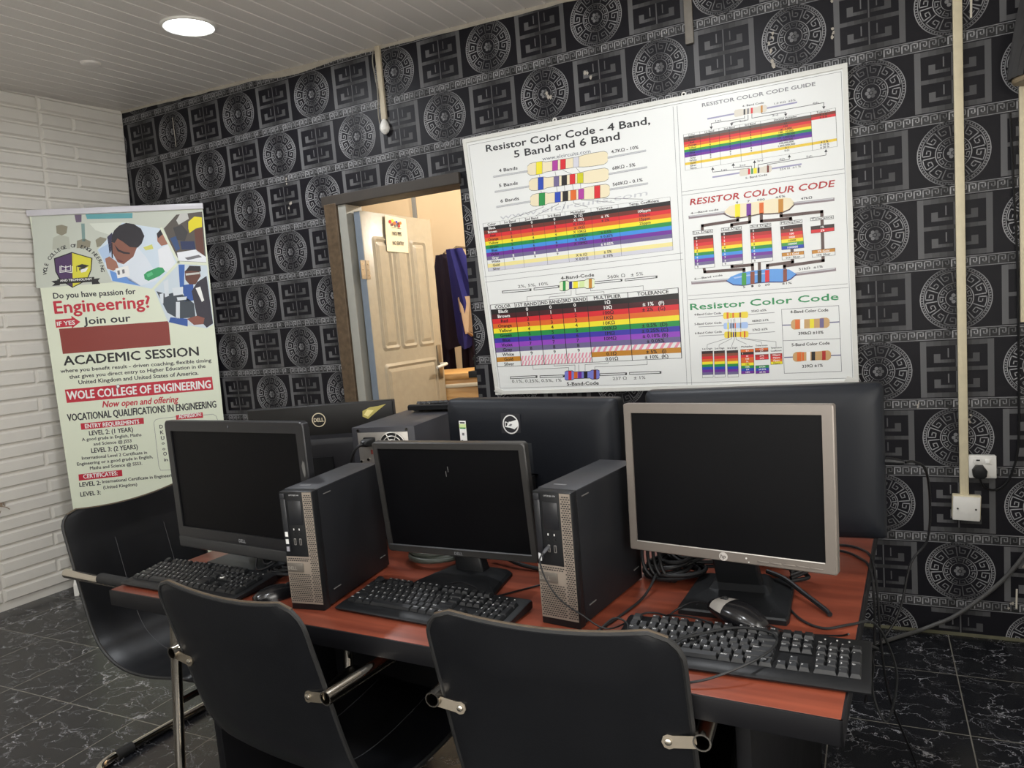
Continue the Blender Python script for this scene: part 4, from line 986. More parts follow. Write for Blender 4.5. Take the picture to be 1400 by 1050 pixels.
('c', 4, 'k', '1M  1,000,000', 1439.7, 995, 6.9, 'b', 172.9),
('c', 4, 'k', 'Violet', 1068.8, 984, 6.9, 'b', 62.8),
('c', 4, 'k', '7', 1142.1, 984.1, 6.9, 'b', 71.5),
('c', 4, 'k', '7', 1222.4, 984.2, 6.9, 'b', 75.8),
('c', 4, 'k', '7', 1304.6, 984.3, 6.9, 'b', 74.8),
('c', 4, 'k', '10,000,000', 1439.7, 984.6, 6.9, 'b', 172.9),
('c', 4, 'k', 'Gray', 1068.6, 973.4, 6.9, 'b', 62.8),
('c', 4, 'k', '8', 1141.9, 973.6, 6.9, 'b', 71.5),
('c', 4, 'k', '8', 1222.2, 973.7, 6.9, 'b', 75.8),
('c', 4, 'k', '8', 1304.5, 973.9, 6.9, 'b', 74.8),
('c', 4, 'k', '100,000,000', 1439.6, 974.1, 6.9, 'b', 172.9),
('c', 4, 'k', 'White', 1068.4, 962.9, 6.9, 'b', 62.8),
('c', 4, 'k', '9', 1141.7, 963.1, 6.9, 'b', 71.5),
('c', 4, 'k', '9', 1222.1, 963.2, 6.9, 'b', 75.8),
('c', 4, 'k', '9', 1304.3, 963.4, 6.9, 'b', 74.8),
('c', 4, 'k', '1,000,000,000', 1439.6, 963.7, 6.9, 'b', 172.9),
('c', 4, 'k', 'Gold', 1068.2, 952.4, 6.9, 'b', 62.8),
('c', 4, 'k', '0.1', 1439.5, 953.3, 6.9, 'b', 172.9),
('c', 4, 'k', '± 5 %', 1578.2, 953.6, 6.9, 'b', 81.1),
('c', 4, 'k', 'Silver', 1068, 941.9, 6.9, 'b', 62.8),
('c', 4, 'k', '0.01', 1439.5, 942.8, 6.9, 'b', 172.9),
('c', 4, 'k', '± 10 %', 1578.2, 943.2, 6.9, 'b', 81.1),
('c', 4, 'k', 'None', 1067.7, 931.4, 6.9, 'b', 62.8),
('c', 4, 'k', '± 20 %', 1578.2, 932.8, 6.9, 'b', 81.1),
('t', 3, 'mr', 'RESISTOR COLOUR CODE', 1042, 780.2, 1604.6, 777.4, 24.6, 'bi'),
('t', 3, 'dk', '4—Band code', 1041.9, 742.4, 1157.9, 744, 7.2, 'b'),
('t', 3, 'dk', '5—Band code', 1036.6, 464.7, 1155.8, 470.8, 7.5, 'b'),
('t', 3, 'dk', '47kΩ', 1482.4, 742.7, 1524.2, 742.9, 8.4, 'b'),
('t', 3, 'dk', '51kΩ  ±1%', 1461.4, 465, 1552, 467.8, 8.7, 'b'),
('t', 3, 'dk', '4', 1230.2, 761.3, 1239, 761.2, 8.8, 'b'),
('t', 3, 'dk', '7', 1276.6, 760.7, 1285.8, 760.5, 7.6, 'b'),
('t', 3, 'dk', '000', 1315.5, 761, 1344.9, 759.8, 7.5, 'b'),
('t', 3, 'dk', '±5%', 1387.3, 762.2, 1424, 762.2, 7.4, 'b'),
('t', 3, 'dk', '5', 1239.4, 411.2, 1247.4, 413.9, 7.9, 'b'),
('t', 3, 'dk', '1', 1272.8, 412.3, 1280.7, 415.1, 8, 'b'),
('t', 3, 'dk', '0', 1300.9, 411.7, 1308.7, 414.4, 7.9, 'b'),
('t', 3, 'dk', '00', 1326.7, 412.9, 1346.4, 414.6, 7.9, 'b'),
('t', 3, 'dk', '±1%', 1394.2, 413.2, 1431.5, 413.4, 7.8, 'b'),
('l',2,'pg2',13,[(1036.9,730),(1182.1,729.8)]),
('l',3,'lg',4,[(1037.1,733.3),(1182.3,733.2)]),
('l',2,'pg2',13,[(1453.5,731),(1600.2,728.6)]),
('l',3,'lg',4,[(1453.7,734.2),(1600.3,731.7)]),
('l',2,'pg2',13,[(1026.9,452.7),(1177.2,451)]),
('l',3,'lg',4,[(1027.1,456.2),(1177.5,454.5)]),
('l',2,'pg2',13,[(1447.6,450.2),(1595.6,455.5)]),
('l',3,'lg',4,[(1447.7,453.5),(1595.7,458.8)]),
('p',3,'crm',[(1179.6,733.5),(1203.2,753.8),(1236.7,759.3),(1280.2,757.5),(1328.8,759.2),(1376.7,761),(1418.7,760.7),(1444.3,754.6),(1456.4,737.1),(1453.1,721.5),(1436.9,710.2),(1405.1,701.8),(1363,703.3),(1320.5,708.6),(1277,704.7),(1244.1,703.3),(1211.5,711.2)]),
('l',4,'pc',5,[(1179.1,726.3),(1205.8,709.1),(1244,701.6),(1276.8,702.6),(1320.4,707),(1362.9,702.8),(1405.1,700.7),(1436.9,710.2),(1455.9,726.5)]),
('p',5,'ye',[(1223.3,705.9),(1244.2,705.5),(1247.6,758.5),(1226.8,759)]),
('p',5,'vi',[(1269.4,705.7),(1288.4,705.5),(1291.4,754.4),(1272.5,754.7)]),
('p',5,'or',[(1320.4,707.5),(1337.6,707.6),(1340.1,751.8),(1323,751.9)]),
('p',5,'gd',[(1394.6,702.1),(1413.5,701.8),(1416.4,756.2),(1397.5,756.6)]),
('l',5,'pc',12,[(1234.1,702.9),(1233.5,693.5),(1086.9,688.7),(1085.2,666.3)]),
('l',5,'pc',12,[(1282.4,704.1),(1280.9,680),(1207.6,677.7),(1206.7,664.5)]),
('l',5,'pc',12,[(1328.4,706),(1326.8,677.8),(1440.4,674.8),(1442.1,658.4)]),
('l',5,'pc',12,[(1405,699.7),(1404.5,688.9),(1557.6,686.9),(1554.6,494.7),(1407.1,487.3),(1406.3,470.7)]),
('l',5,'pc',12,[(1080.9,508.4),(1082.7,494.3),(1246,490.4),(1244.7,468.9)]),
('l',5,'pc',12,[(1198.1,510.3),(1197.8,505.2),(1281.2,505.1),(1280.6,476.9)]),
('l',5,'pc',12,[(1309.1,514.7),(1307.3,474.4)]),
('l',5,'pc',12,[(1439.6,555.5),(1439,500.7),(1340.7,496.5),(1339.4,474.2)]),
('p',6,'skb',[(1171.4,448.1),(1189.4,463.7),(1229.5,476),(1285.2,481),(1339.8,481.5),(1393.3,477.5),(1424.9,471.7),(1451.3,451),(1428.2,432.6),(1401.2,423.8),(1347.7,428.5),(1293.1,429.4),(1237.4,423.9),(1198.5,430.2)]),
('l',7,'nv',4,[(1171.4,448.1),(1198.4,429.6),(1237.3,423.4),(1293.1,428.8),(1347.6,428),(1401.2,423.3),(1428.2,432),(1451.2,449.9)]),
('p',7,'lb2',[(1200.5,460.4),(1262.3,466.2),(1339.1,468.1),(1333.3,463),(1261.9,460.5),(1205.7,454.2)]),
('p',8,'gn2',[(1232.9,424.3),(1251.4,424.5),(1254.5,475.4),(1236.2,475.4)]),
('p',8,'br3',[(1268.1,425.9),(1285.2,426.1),(1288.3,476.8),(1271.2,476.7)]),
('p',8,'bk',[(1297.5,429),(1312.9,429.3),(1315.8,479.8),(1300.5,479.6)]),
('p',8,'rd',[(1327.6,429.7),(1344.5,429.9),(1347.2,478),(1330.4,477.9)]),
('p',8,'br3',[(1398.5,424.1),(1413.5,424.4),(1416,474.2),(1401.1,474)]),
('p',6,'k',[(1043.8,670.5),(1128.9,669.7),(1129,655),(1043.8,655.6)]),
('p',7,'w',[(1045.4,668.6),(1127.1,668.2),(1127.4,656.8),(1045.7,657.1)]),
('t', 8, 'dk', '1st Digit', 1048.8, 659.1, 1124.7, 659.4, 7.9, 'b'),
('p',6,'k',[(1163.9,669.5),(1247.3,667.5),(1247,654.2),(1163.5,655.5)]),
('p',7,'w',[(1165.5,667.6),(1245.5,666),(1245.4,656),(1165.3,657)]),
('t', 8, 'dk', '2nd Digit', 1168.3, 658.9, 1242.9, 658.6, 7.8, 'b'),
('p',6,'k',[(1280.7,667.4),(1364.1,666.2),(1363.9,653.1),(1280.4,654.1)]),
('p',7,'w',[(1282.2,665.5),(1362.4,664.7),(1362.4,654.9),(1282.1,655.6)]),
('t', 8, 'dk', '3rd Digit', 1285, 657.5, 1359.9, 657.4, 7.7, 'b'),
('p',6,'k',[(1399.1,666.9),(1483.9,666.2),(1483.8,652.9),(1398.9,653.3)]),
('p',7,'w',[(1400.6,665),(1482.3,664.8),(1482.3,654.6),(1400.6,654.7)]),
('t', 8, 'dk', 'Multiplier', 1403.3, 656.6, 1479.9, 657.1, 7.5, 'b'),
('p',6,'k',[(1514.2,667.9),(1599.8,666.8),(1599.7,653.7),(1514.1,655.1)]),
('p',7,'w',[(1515.7,666.1),(1598.2,665.4),(1598.3,655.4),(1515.7,656.5)]),
('t', 8, 'dk', 'Tolerance', 1518.4, 658.3, 1595.9, 657.8, 7.3, 'b'),
('p',6,'dkb',[(1046.1,632.6),(1128.1,632),(1128.3,645.4),(1046.6,646.1)]),
('p',6,'rdb',[(1045.7,619.1),(1127.9,618.5),(1128.1,632),(1046.1,632.6)]),
('p',6,'rd',[(1045.2,605.5),(1127.6,605.1),(1127.9,618.5),(1045.7,619.1)]),
('p',6,'or',[(1044.8,592),(1127.4,591.6),(1127.6,605.1),(1045.2,605.5)]),
('p',6,'ye',[(1044.3,578.5),(1127.2,578.2),(1127.4,591.6),(1044.8,592)]),
('p',6,'gn',[(1043.8,565),(1127,564.8),(1127.2,578.2),(1044.3,578.5)]),
('p',6,'sk',[(1043.4,551.5),(1126.8,551.3),(1127,564.8),(1043.8,565)]),
('p',6,'vi',[(1042.9,537.9),(1126.5,537.9),(1126.8,551.3),(1043.4,551.5)]),
('p',6,'gv',[(1042.5,524.4),(1126.3,524.4),(1126.5,537.9),(1042.9,537.9)]),
('p',6,'w',[(1042,510.9),(1126.1,511),(1126.3,524.4),(1042.5,524.4)]),
('l',7,'dk',1.2,[(1046.6,646.1),(1128.3,645.4),(1126.1,511),(1042,510.9),(1046.6,646.1)]),
('c', 7, 'wh', '0', 1058.6, 639.2, 7.4, 'b', 73.5),
('c', 7, 'wh', '1', 1058.2, 625.7, 7.4, 'b', 73.5),
('c', 7, 'wh', '2', 1057.8, 612.2, 7.4, 'b', 73.5),
('c', 7, 'wh', '3', 1057.4, 598.7, 7.4, 'b', 73.5),
('c', 7, 'k', '4', 1056.9, 585.2, 7.4, 'b', 73.5),
('c', 7, 'wh', '5', 1056.5, 571.7, 7.4, 'b', 73.5),
('c', 7, 'wh', '6', 1056.1, 558.2, 7.4, 'b', 73.5),
('c', 7, 'wh', '7', 1055.7, 544.7, 7.4, 'b', 73.5),
('c', 7, 'wh', '8', 1055.3, 531.2, 7.4, 'b', 73.5),
('c', 7, 'k', '9', 1054.8, 517.7, 7.4, 'b', 73.5),
('p',6,'dkb',[(1161.7,636.2),(1246.8,636.1),(1247.2,649.7),(1162,650)]),
('p',6,'rdb',[(1161.3,622.5),(1246.5,622.4),(1246.8,636.1),(1161.7,636.2)]),
('p',6,'rd',[(1161,608.7),(1246.1,608.8),(1246.5,622.4),(1161.3,622.5)]),
('p',6,'or',[(1160.7,595),(1245.8,595.1),(1246.1,608.8),(1161,608.7)]),
('p',6,'ye',[(1160.4,581.2),(1245.4,581.5),(1245.8,595.1),(1160.7,595)]),
('p',6,'gn',[(1160,567.4),(1245,567.9),(1245.4,581.5),(1160.4,581.2)]),
('p',6,'sk',[(1159.7,553.7),(1244.7,554.2),(1245,567.9),(1160,567.4)]),
('p',6,'vi',[(1159.4,539.9),(1244.3,540.6),(1244.7,554.2),(1159.7,553.7)]),
('p',6,'gv',[(1159,526.2),(1244,526.9),(1244.3,540.6),(1159.4,539.9)]),
('p',6,'w',[(1158.7,512.4),(1243.6,513.3),(1244,526.9),(1159,526.2)]),
('l',7,'dk',1.2,[(1162,650),(1247.2,649.7),(1243.6,513.3),(1158.7,512.4),(1162,650)]),
('c', 7, 'wh', '0', 1174.6, 643.1, 7.6, 'b', 76.7),
('c', 7, 'wh', '1', 1174.3, 629.3, 7.6, 'b', 76.7),
('c', 7, 'wh', '2', 1173.9, 615.6, 7.6, 'b', 76.7),
('c', 7, 'wh', '3', 1173.6, 601.9, 7.6, 'b', 76.7),
('c', 7, 'k', '4', 1173.3, 588.1, 7.6, 'b', 76.7),
('c', 7, 'wh', '5', 1172.9, 574.4, 7.6, 'b', 76.7),
('c', 7, 'wh', '6', 1172.6, 560.6, 7.6, 'b', 76.7),
('c', 7, 'wh', '7', 1172.3, 546.9, 7.6, 'b', 76.7),
('c', 7, 'wh', '8', 1171.9, 533.1, 7.6, 'b', 76.7),
('c', 7, 'k', '9', 1171.6, 519.4, 7.6, 'b', 76.7),
('p',6,'dkb',[(1280.5,636.5),(1364.1,635.1),(1364.2,648.7),(1280.7,650.2)]),
('p',6,'rdb',[(1280.3,622.8),(1364,621.5),(1364.1,635.1),(1280.5,636.5)]),
('p',6,'rd',[(1280.2,609.1),(1363.9,607.9),(1364,621.5),(1280.3,622.8)]),
('p',6,'or',[(1280,595.4),(1363.8,594.3),(1363.9,607.9),(1280.2,609.1)]),
('p',6,'ye',[(1279.8,581.7),(1363.6,580.7),(1363.8,594.3),(1280,595.4)]),
('p',6,'gn',[(1279.6,568),(1363.5,567.1),(1363.6,580.7),(1279.8,581.7)]),
('p',6,'sk',[(1279.4,554.3),(1363.4,553.5),(1363.5,567.1),(1279.6,568)]),
('p',6,'vi',[(1279.3,540.6),(1363.3,539.9),(1363.4,553.5),(1279.4,554.3)]),
('p',6,'gv',[(1279.1,526.9),(1363.2,526.3),(1363.3,539.9),(1279.3,540.6)]),
('p',6,'w',[(1278.9,513.2),(1363.1,512.7),(1363.2,526.3),(1279.1,526.9)]),
('l',7,'dk',1.2,[(1280.7,650.2),(1364.2,648.7),(1363.1,512.7),(1278.9,513.2),(1280.7,650.2)]),
('c', 7, 'wh', '0', 1293.1, 643.1, 7.5, 'b', 75.2),
('c', 7, 'wh', '1', 1293, 629.4, 7.5, 'b', 75.2),
('c', 7, 'wh', '2', 1292.8, 615.8, 7.5, 'b', 75.2),
('c', 7, 'wh', '3', 1292.6, 602.1, 7.5, 'b', 75.2),
('c', 7, 'k', '4', 1292.5, 588.4, 7.5, 'b', 75.2),
('c', 7, 'wh', '5', 1292.3, 574.7, 7.5, 'b', 75.2),
('c', 7, 'wh', '6', 1292.1, 561, 7.5, 'b', 75.2),
('c', 7, 'wh', '7', 1292, 547.3, 7.5, 'b', 75.2),
('c', 7, 'wh', '8', 1291.8, 533.7, 7.5, 'b', 75.2),
('c', 7, 'k', '9', 1291.6, 520, 7.5, 'b', 75.2),
('p',6,'dkb',[(1399.7,633.8),(1483.4,634.6),(1483.1,648.1),(1399.6,647.2)]),
('p',6,'br2',[(1399.7,620.5),(1483.7,621),(1483.4,634.6),(1399.7,633.8)]),
('p',6,'rd',[(1399.8,607.1),(1484,607.5),(1483.7,621),(1399.7,620.5)]),
('p',6,'or',[(1399.8,593.8),(1484.4,594),(1484,607.5),(1399.8,607.1)]),
('p',6,'ye',[(1399.9,580.4),(1484.7,580.5),(1484.4,594),(1399.8,593.8)]),
('p',6,'gn2',[(1399.9,567.1),(1485,566.9),(1484.7,580.5),(1399.9,580.4)]),
('p',6,'bl',[(1400,553.7),(1485.3,553.4),(1485,566.9),(1399.9,567.1)]),
('l',7,'dk',1.2,[(1399.6,647.2),(1483.1,648.1),(1485.3,553.4),(1400,553.7),(1399.6,647.2)]),
('c', 7, 'wh', '1', 1412.2, 640.6, 7.3, 'b', 75.2),
('c', 7, 'wh', '10', 1441.6, 627.5, 7.3, 'b', 75.2),
('c', 7, 'wh', '100', 1441.8, 614, 7.3, 'b', 75.2),
('c', 7, 'wh', '1000', 1442, 600.6, 7.3, 'b', 75.2),
('c', 7, 'k', '10000', 1442.2, 587.2, 7.3, 'b', 75.2),
('c', 7, 'wh', '100000', 1442.4, 573.7, 7.3, 'b', 75.2),
('c', 7, 'wh', '1000000', 1442.6, 560.3, 7.3, 'b', 75.2),
('p',6,'gd',[(1399.6,526.4),(1484.1,526.8),(1484.2,540.4),(1399.8,540.5)]),
('p',6,'w',[(1399.4,512.4),(1484,513.2),(1484.1,526.8),(1399.6,526.4)]),
('l',7,'dk',1.2,[(1399.8,540.5),(1484.2,540.4),(1484,513.2),(1399.4,512.4),(1399.8,540.5)]),
('c', 7, 'wh', '0.1 Gold', 1441.9, 533.5, 7.7, 'b', 76),
('c', 7, 'k', '0.01 Silver', 1441.8, 519.7, 7.7, 'b', 76),
('p',6,'dkb',[(1514.6,620),(1600.4,620),(1600.5,633.5),(1514.7,633.6)]),
('p',6,'rd',[(1514.5,606.3),(1600.4,606.6),(1600.4,620),(1514.6,620)]),
('l',7,'dk',1.2,[(1514.7,633.6),(1600.5,633.5),(1600.4,606.6),(1514.5,606.3),(1514.7,633.6)]),
('c', 7, 'wh', '1%', 1557.6, 626.8, 7.5, 'b', 77.2),
('c', 7, 'wh', '2%', 1557.5, 613.2, 7.5, 'b', 77.2),
('p',6,'gd',[(1514.5,525.4),(1600,525.8),(1600.3,539.5),(1514.6,538.9)]),
('p',6,'w',[(1514.4,511.8),(1599.8,512.2),(1600,525.8),(1514.5,525.4)]),
('l',7,'dk',1.2,[(1514.6,538.9),(1600.3,539.5),(1599.8,512.2),(1514.4,511.8),(1514.6,538.9)]),
('c', 7, 'wh', '5% Gold', 1557.4, 532.4, 7.5, 'b', 77.1),
('c', 7, 'k', '10% Silver', 1557.2, 518.8, 7.5, 'b', 77.1),
('t', 3, 'gt', 'Resistor Color Code', 1008.9, 336.9, 1605.1, 334.9, 26.2, 'b'),
('t', 3, 'dk', '4-Band Color Code', 1023.7, 311.9, 1139, 311, 8.3, 'b'),
('t', 3, 'dk', '5-Band Color Code', 1021.7, 270.7, 1138, 270.4, 8.3, 'b'),
('t', 3, 'dk', '6-Band Color Code', 1020.4, 231.1, 1136.4, 232, 8.4, 'b'),
('t', 3, 'dk', '25kΩ ±5%', 1264.9, 309.6, 1325.8, 310.5, 8, 'b'),
('t', 3, 'dk', '460kΩ ±1%', 1265.2, 268.5, 1332.2, 269.3, 8, 'b'),
('t', 3, 'dk', '27kΩ ±2%', 1264.6, 230.7, 1325.8, 232.2, 8.1, 'b'),
('l',2,'gy',2,[(1040.2,303),(1150,303.2)]),
('l',2,'gy',2,[(1038.8,261.8),(1148.3,260.8)]),
('l',2,'gy',2,[(1037.1,222.9),(1147.9,221.8)]),
('l',2,'gy',2,[(1249.2,300.3),(1357,301.9)]),
('l',2,'gy',2,[(1246.7,259.2),(1355.8,260.8)]),
('l',2,'gy',2,[(1245.4,220.2),(1354.8,222.3)]),
('p',3,'yd',[(1147.7,310.8),(1152.2,316.1),(1171.1,315.6),(1179.3,312.7),(1220.8,311.6),(1229.2,314.1),(1246.6,313.6),(1251.4,308.2),(1250.4,292.2),(1245,287),(1227.5,287.4),(1219.4,290.3),(1177.8,291.3),(1169.3,288.8),(1150.4,289.2),(1146.6,294.7)]),
('p',4,'or',[(1160.6,289),(1168.6,288.8),(1170.4,315.6),(1162.4,315.8)]),
('p',4,'ol',[(1174.5,291.3),(1181.3,291.2),(1182.7,312.6),(1175.9,312.8)]),
('p',4,'or',[(1184.7,291.1),(1191.6,290.9),(1193,312.4),(1186.2,312.5)]),
('p',4,'br3',[(1214.2,290.4),(1221,290.3),(1222.4,311.6),(1215.6,311.8)]),
('p',3,'lb2',[(1146.4,266.7),(1150.9,272.1),(1169.4,271.7),(1177.4,268.9),(1218.1,268.1),(1226.3,270.6),(1243.5,270.3),(1248.2,264.8),(1247.2,248.8),(1241.8,243.5),(1224.6,243.8),(1216.7,246.6),(1175.9,247.3),(1167.5,244.7),(1149,245),(1145.3,250.5)]),
('p',4,'ye',[(1160.4,244.8),(1166.8,244.7),(1168.6,271.7),(1162.3,271.9)]),
('p',4,'gy',[(1172.7,247.3),(1179.5,247.2),(1181,268.8),(1174.1,268.9)]),
('p',4,'bk',[(1183,247.2),(1187.5,247.1),(1189,268.6),(1184.4,268.7)]),
('p',4,'or',[(1191,247),(1196.7,247),(1198.1,268.5),(1192.4,268.6)]),
('p',4,'gy',[(1213.7,246.7),(1218.8,246.6),(1220.2,268),(1215.1,268.1)]),
('p',3,'yd',[(1146.7,229.4),(1151.1,234.7),(1169.5,234.2),(1177.4,231.2),(1217.7,230),(1225.9,232.4),(1242.8,231.9),(1247.5,226.4),(1246.5,210.2),(1241.2,205),(1224.2,205.5),(1216.3,208.4),(1176,209.5),(1167.6,207),(1149.3,207.6),(1145.6,213.1)]),
('p',4,'br3',[(1159.6,207.3),(1165.4,207.1),(1167.2,234.2),(1161.5,234.4)]),
('p',4,'bk',[(1172.5,209.6),(1177,209.5),(1178.5,231.2),(1173.9,231.3)]),
('p',4,'in',[(1181.6,209.4),(1187.3,209.2),(1188.8,230.9),(1183.1,231)]),
('p',4,'bk',[(1190.8,209.1),(1195.3,209),(1196.7,230.6),(1192.2,230.8)]),
('p',4,'or',[(1211.3,208.5),(1216.4,208.4),(1217.7,230),(1212.6,230.1)]),
('p',4,'rd',[(1228.1,205.4),(1233.2,205.2),(1234.9,232.1),(1229.8,232.3)]),
('l',2,'gy',1.6,[(1166.1,285.6),(1161.9,206.7),(1070.4,184.2),(1068.2,171.1)]),
('l',2,'gy',1.6,[(1179.2,284.7),(1175.5,203.6),(1121.2,180.3),(1119.9,169.6)]),
('l',2,'gy',1.6,[(1189,285.8),(1187.3,200.5),(1174.7,174.5),(1174.3,168.6)]),
('l',2,'gy',1.6,[(1194.7,287.2),(1194.7,198.9),(1236,177.2)]),
('l',2,'gy',1.6,[(1219.1,286.7),(1215.5,203.7),(1298,182.6),(1298.1,173.9)]),
('l',2,'gy',1.6,[(1229.1,204.1),(1237.3,198.9),(1356.9,180.6),(1356.3,159.1)]),
('p',4,'dkb',[(1043.3,143.9),(1091.3,144),(1091.9,155.4),(1043.9,155.4)]),
('p',4,'br3',[(1042.8,132.3),(1090.6,132.5),(1091.3,144),(1043.3,143.9)]),
('p',4,'rd',[(1042.2,120.8),(1090,121),(1090.6,132.5),(1042.8,132.3)]),
('p',4,'or',[(1041.6,109.3),(1089.3,109.6),(1090,121),(1042.2,120.8)]),
('p',4,'ye',[(1041.1,97.8),(1088.6,98.2),(1089.3,109.6),(1041.6,109.3)]),
('p',4,'gn',[(1040.5,86.2),(1088,86.7),(1088.6,98.2),(1041.1,97.8)]),
('p',4,'bl',[(1039.9,74.7),(1087.4,75.2),(1088,86.7),(1040.5,86.2)]),
('p',4,'vi',[(1039.3,63.2),(1086.7,63.8),(1087.4,75.2),(1039.9,74.7)]),
('p',4,'gv',[(1038.8,51.6),(1086.1,52.4),(1086.7,63.8),(1039.3,63.2)]),
('p',4,'w',[(1038.2,40.1),(1085.4,40.9),(1086.1,52.4),(1038.8,51.6)]),
('l',5,'dk',1.2,[(1043.9,155.4),(1091.9,155.4),(1085.4,40.9),(1038.2,40.1),(1043.9,155.4)]),
('p',4,'dkb',[(1096.6,142.5),(1142.8,143.3),(1143.3,154.7),(1097.1,154)]),
('p',4,'br3',[(1096.2,131.1),(1142.2,131.8),(1142.8,143.3),(1096.6,142.5)]),
('p',4,'rd',[(1095.7,119.6),(1141.6,120.4),(1142.2,131.8),(1096.2,131.1)]),
('p',4,'or',[(1095.2,108.2),(1141.1,108.9),(1141.6,120.4),(1095.7,119.6)]),
('p',4,'ye',[(1094.8,96.8),(1140.6,97.5),(1141.1,108.9),(1095.2,108.2)]),
('p',4,'gn',[(1094.3,85.3),(1140,86.1),(1140.6,97.5),(1094.8,96.8)]),
('p',4,'bl',[(1093.8,73.9),(1139.4,74.6),(1140,86.1),(1094.3,85.3)]),
('p',4,'vi',[(1093.3,62.4),(1138.9,63.2),(1139.4,74.6),(1093.8,73.9)]),
('p',4,'gv',[(1092.9,51),(1138.4,51.7),(1138.9,63.2),(1093.3,62.4)]),
('p',4,'w',[(1092.4,39.5),(1137.8,40.3),(1138.4,51.7),(1092.9,51)]),
('l',5,'dk',1.2,[(1097.1,154),(1143.3,154.7),(1137.8,40.3),(1092.4,39.5),(1097.1,154)]),
('p',4,'dkb',[(1151.5,141.6),(1198.7,142.3),(1199.2,153.7),(1151.9,153)]),
('p',4,'br3',[(1151.2,130.2),(1198.2,130.9),(1198.7,142.3),(1151.5,141.6)]),
('p',4,'rd',[(1150.8,118.7),(1197.7,119.5),(1198.2,130.9),(1151.2,130.2)]),
('p',4,'or',[(1150.4,107.3),(1197.2,108.1),(1197.7,119.5),(1150.8,118.7)]),
('p',4,'ye',[(1150.1,95.9),(1196.6,96.6),(1197.2,108.1),(1150.4,107.3)]),
('p',4,'gn',[(1149.7,84.5),(1196.1,85.2),(1196.6,96.6),(1150.1,95.9)]),
('p',4,'bl',[(1149.3,73.1),(1195.6,73.8),(1196.1,85.2),(1149.7,84.5)]),
('p',4,'vi',[(1148.9,61.6),(1195.1,62.4),(1195.6,73.8),(1149.3,73.1)]),
('p',4,'gv',[(1148.6,50.2),(1194.6,51),(1195.1,62.4),(1148.9,61.6)]),
('p',4,'w',[(1148.2,38.8),(1194.1,39.6),(1194.6,51),(1148.6,50.2)]),
('l',5,'dk',1.2,[(1151.9,153),(1199.2,153.7),(1194.1,39.6),(1148.2,38.8),(1151.9,153)]),
('p',4,'or',[(1210.3,143.4),(1264.1,143.7),(1264.5,155.1),(1210.7,154.9)]),
('p',4,'dkb',[(1209.9,131.9),(1263.6,132.2),(1264.1,143.7),(1210.3,143.4)]),
('p',4,'rd',[(1209.4,120.3),(1263.2,120.8),(1263.6,132.2),(1209.9,131.9)]),
('p',4,'or',[(1209,108.8),(1262.8,109.4),(1263.2,120.8),(1209.4,120.3)]),
('p',4,'or',[(1208.6,97.3),(1262.3,97.9),(1262.8,109.4),(1209,108.8)]),
('p',4,'ye',[(1208.2,85.8),(1261.9,86.5),(1262.3,97.9),(1208.6,97.3)]),
('p',4,'gn',[(1207.7,74.2),(1261.5,75.1),(1261.9,86.5),(1208.2,85.8)]),
('p',4,'bl',[(1207.3,62.7),(1261,63.6),(1261.5,75.1),(1207.7,74.2)]),
('p',4,'vi',[(1206.9,51.2),(1260.6,52.2),(1261,63.6),(1207.3,62.7)]),
('l',5,'dk',1.2,[(1210.7,154.9),(1264.5,155.1),(1260.6,52.2),(1206.9,51.2),(1210.7,154.9)]),
('c', 5, 'wh', '0.1', 1237.4, 149.3, 6.3, 'b', 48.4),
('c', 5, 'wh', '1', 1218.1, 137.7, 6.3, 'b', 48.4),
('c', 5, 'wh', '10', 1236.5, 126.3, 6.3, 'b', 48.4),
('c', 5, 'wh', '100', 1236.1, 114.8, 6.3, 'b', 48.4),
('c', 5, 'wh', '1k', 1235.7, 103.4, 6.3, 'b', 48.4),
('c', 5, 'k', '10k', 1235.2, 91.9, 6.3, 'b', 48.4),
('c', 5, 'wh', '100k', 1234.8, 80.4, 6.3, 'b', 48.4),
('c', 5, 'wh', '1M', 1234.4, 68.9, 6.3, 'b', 48.4),
('c', 5, 'wh', '10M', 1234, 57.4, 6.3, 'b', 48.4),
('p',4,'or',[(1270.1,149.2),(1323.6,149.4),(1323.7,157.3),(1270.2,157.2)]),
('p',4,'br3',[(1269.9,141.3),(1323.4,141.6),(1323.6,149.4),(1270.1,149.2)]),
('l',5,'dk',1.2,[(1270.2,157.2),(1323.7,157.3),(1323.4,141.6),(1269.9,141.3),(1270.2,157.2)]),
('c', 5, 'wh', '±10%', 1296.9, 153.3, 4.4, 'b', 48.2),
('c', 5, 'wh', '±5%', 1296.7, 145.4, 4.4, 'b', 48.2),
('p',4,'rdb',[(1269.6,119.2),(1323.2,119.6),(1323.3,130.5),(1269.7,130.1)]),
('p',4,'rd',[(1269.6,108.2),(1323.2,108.8),(1323.2,119.6),(1269.6,119.2)]),
('l',5,'dk',1.2,[(1269.7,130.1),(1323.3,130.5),(1323.2,108.8),(1269.6,108.2),(1269.7,130.1)]),
('c', 5, 'wh', '±1%', 1296.5, 124.8, 6, 'b', 48.2),
('c', 5, 'wh', '±2%', 1296.4, 114, 6, 'b', 48.2),
('p',4,'gn',[(1268.2,72.7),(1322.7,73.5),(1323,84.7),(1268.7,84)]),
('p',4,'bl',[(1267.7,61.4),(1322.5,62.3),(1322.7,73.5),(1268.2,72.7)]),
('p',4,'vi',[(1267.2,50.1),(1322.2,51.1),(1322.5,62.3),(1267.7,61.4)]),
('l',5,'dk',1.2,[(1268.7,84),(1323,84.7),(1322.2,51.1),(1267.2,50.1),(1268.7,84)]),
('c', 5, 'wh', '±0.5%', 1295.7, 78.7, 6.2, 'b', 48.9),
('c', 5, 'wh', '±0.25%', 1295.3, 67.5, 6.2, 'b', 48.9),
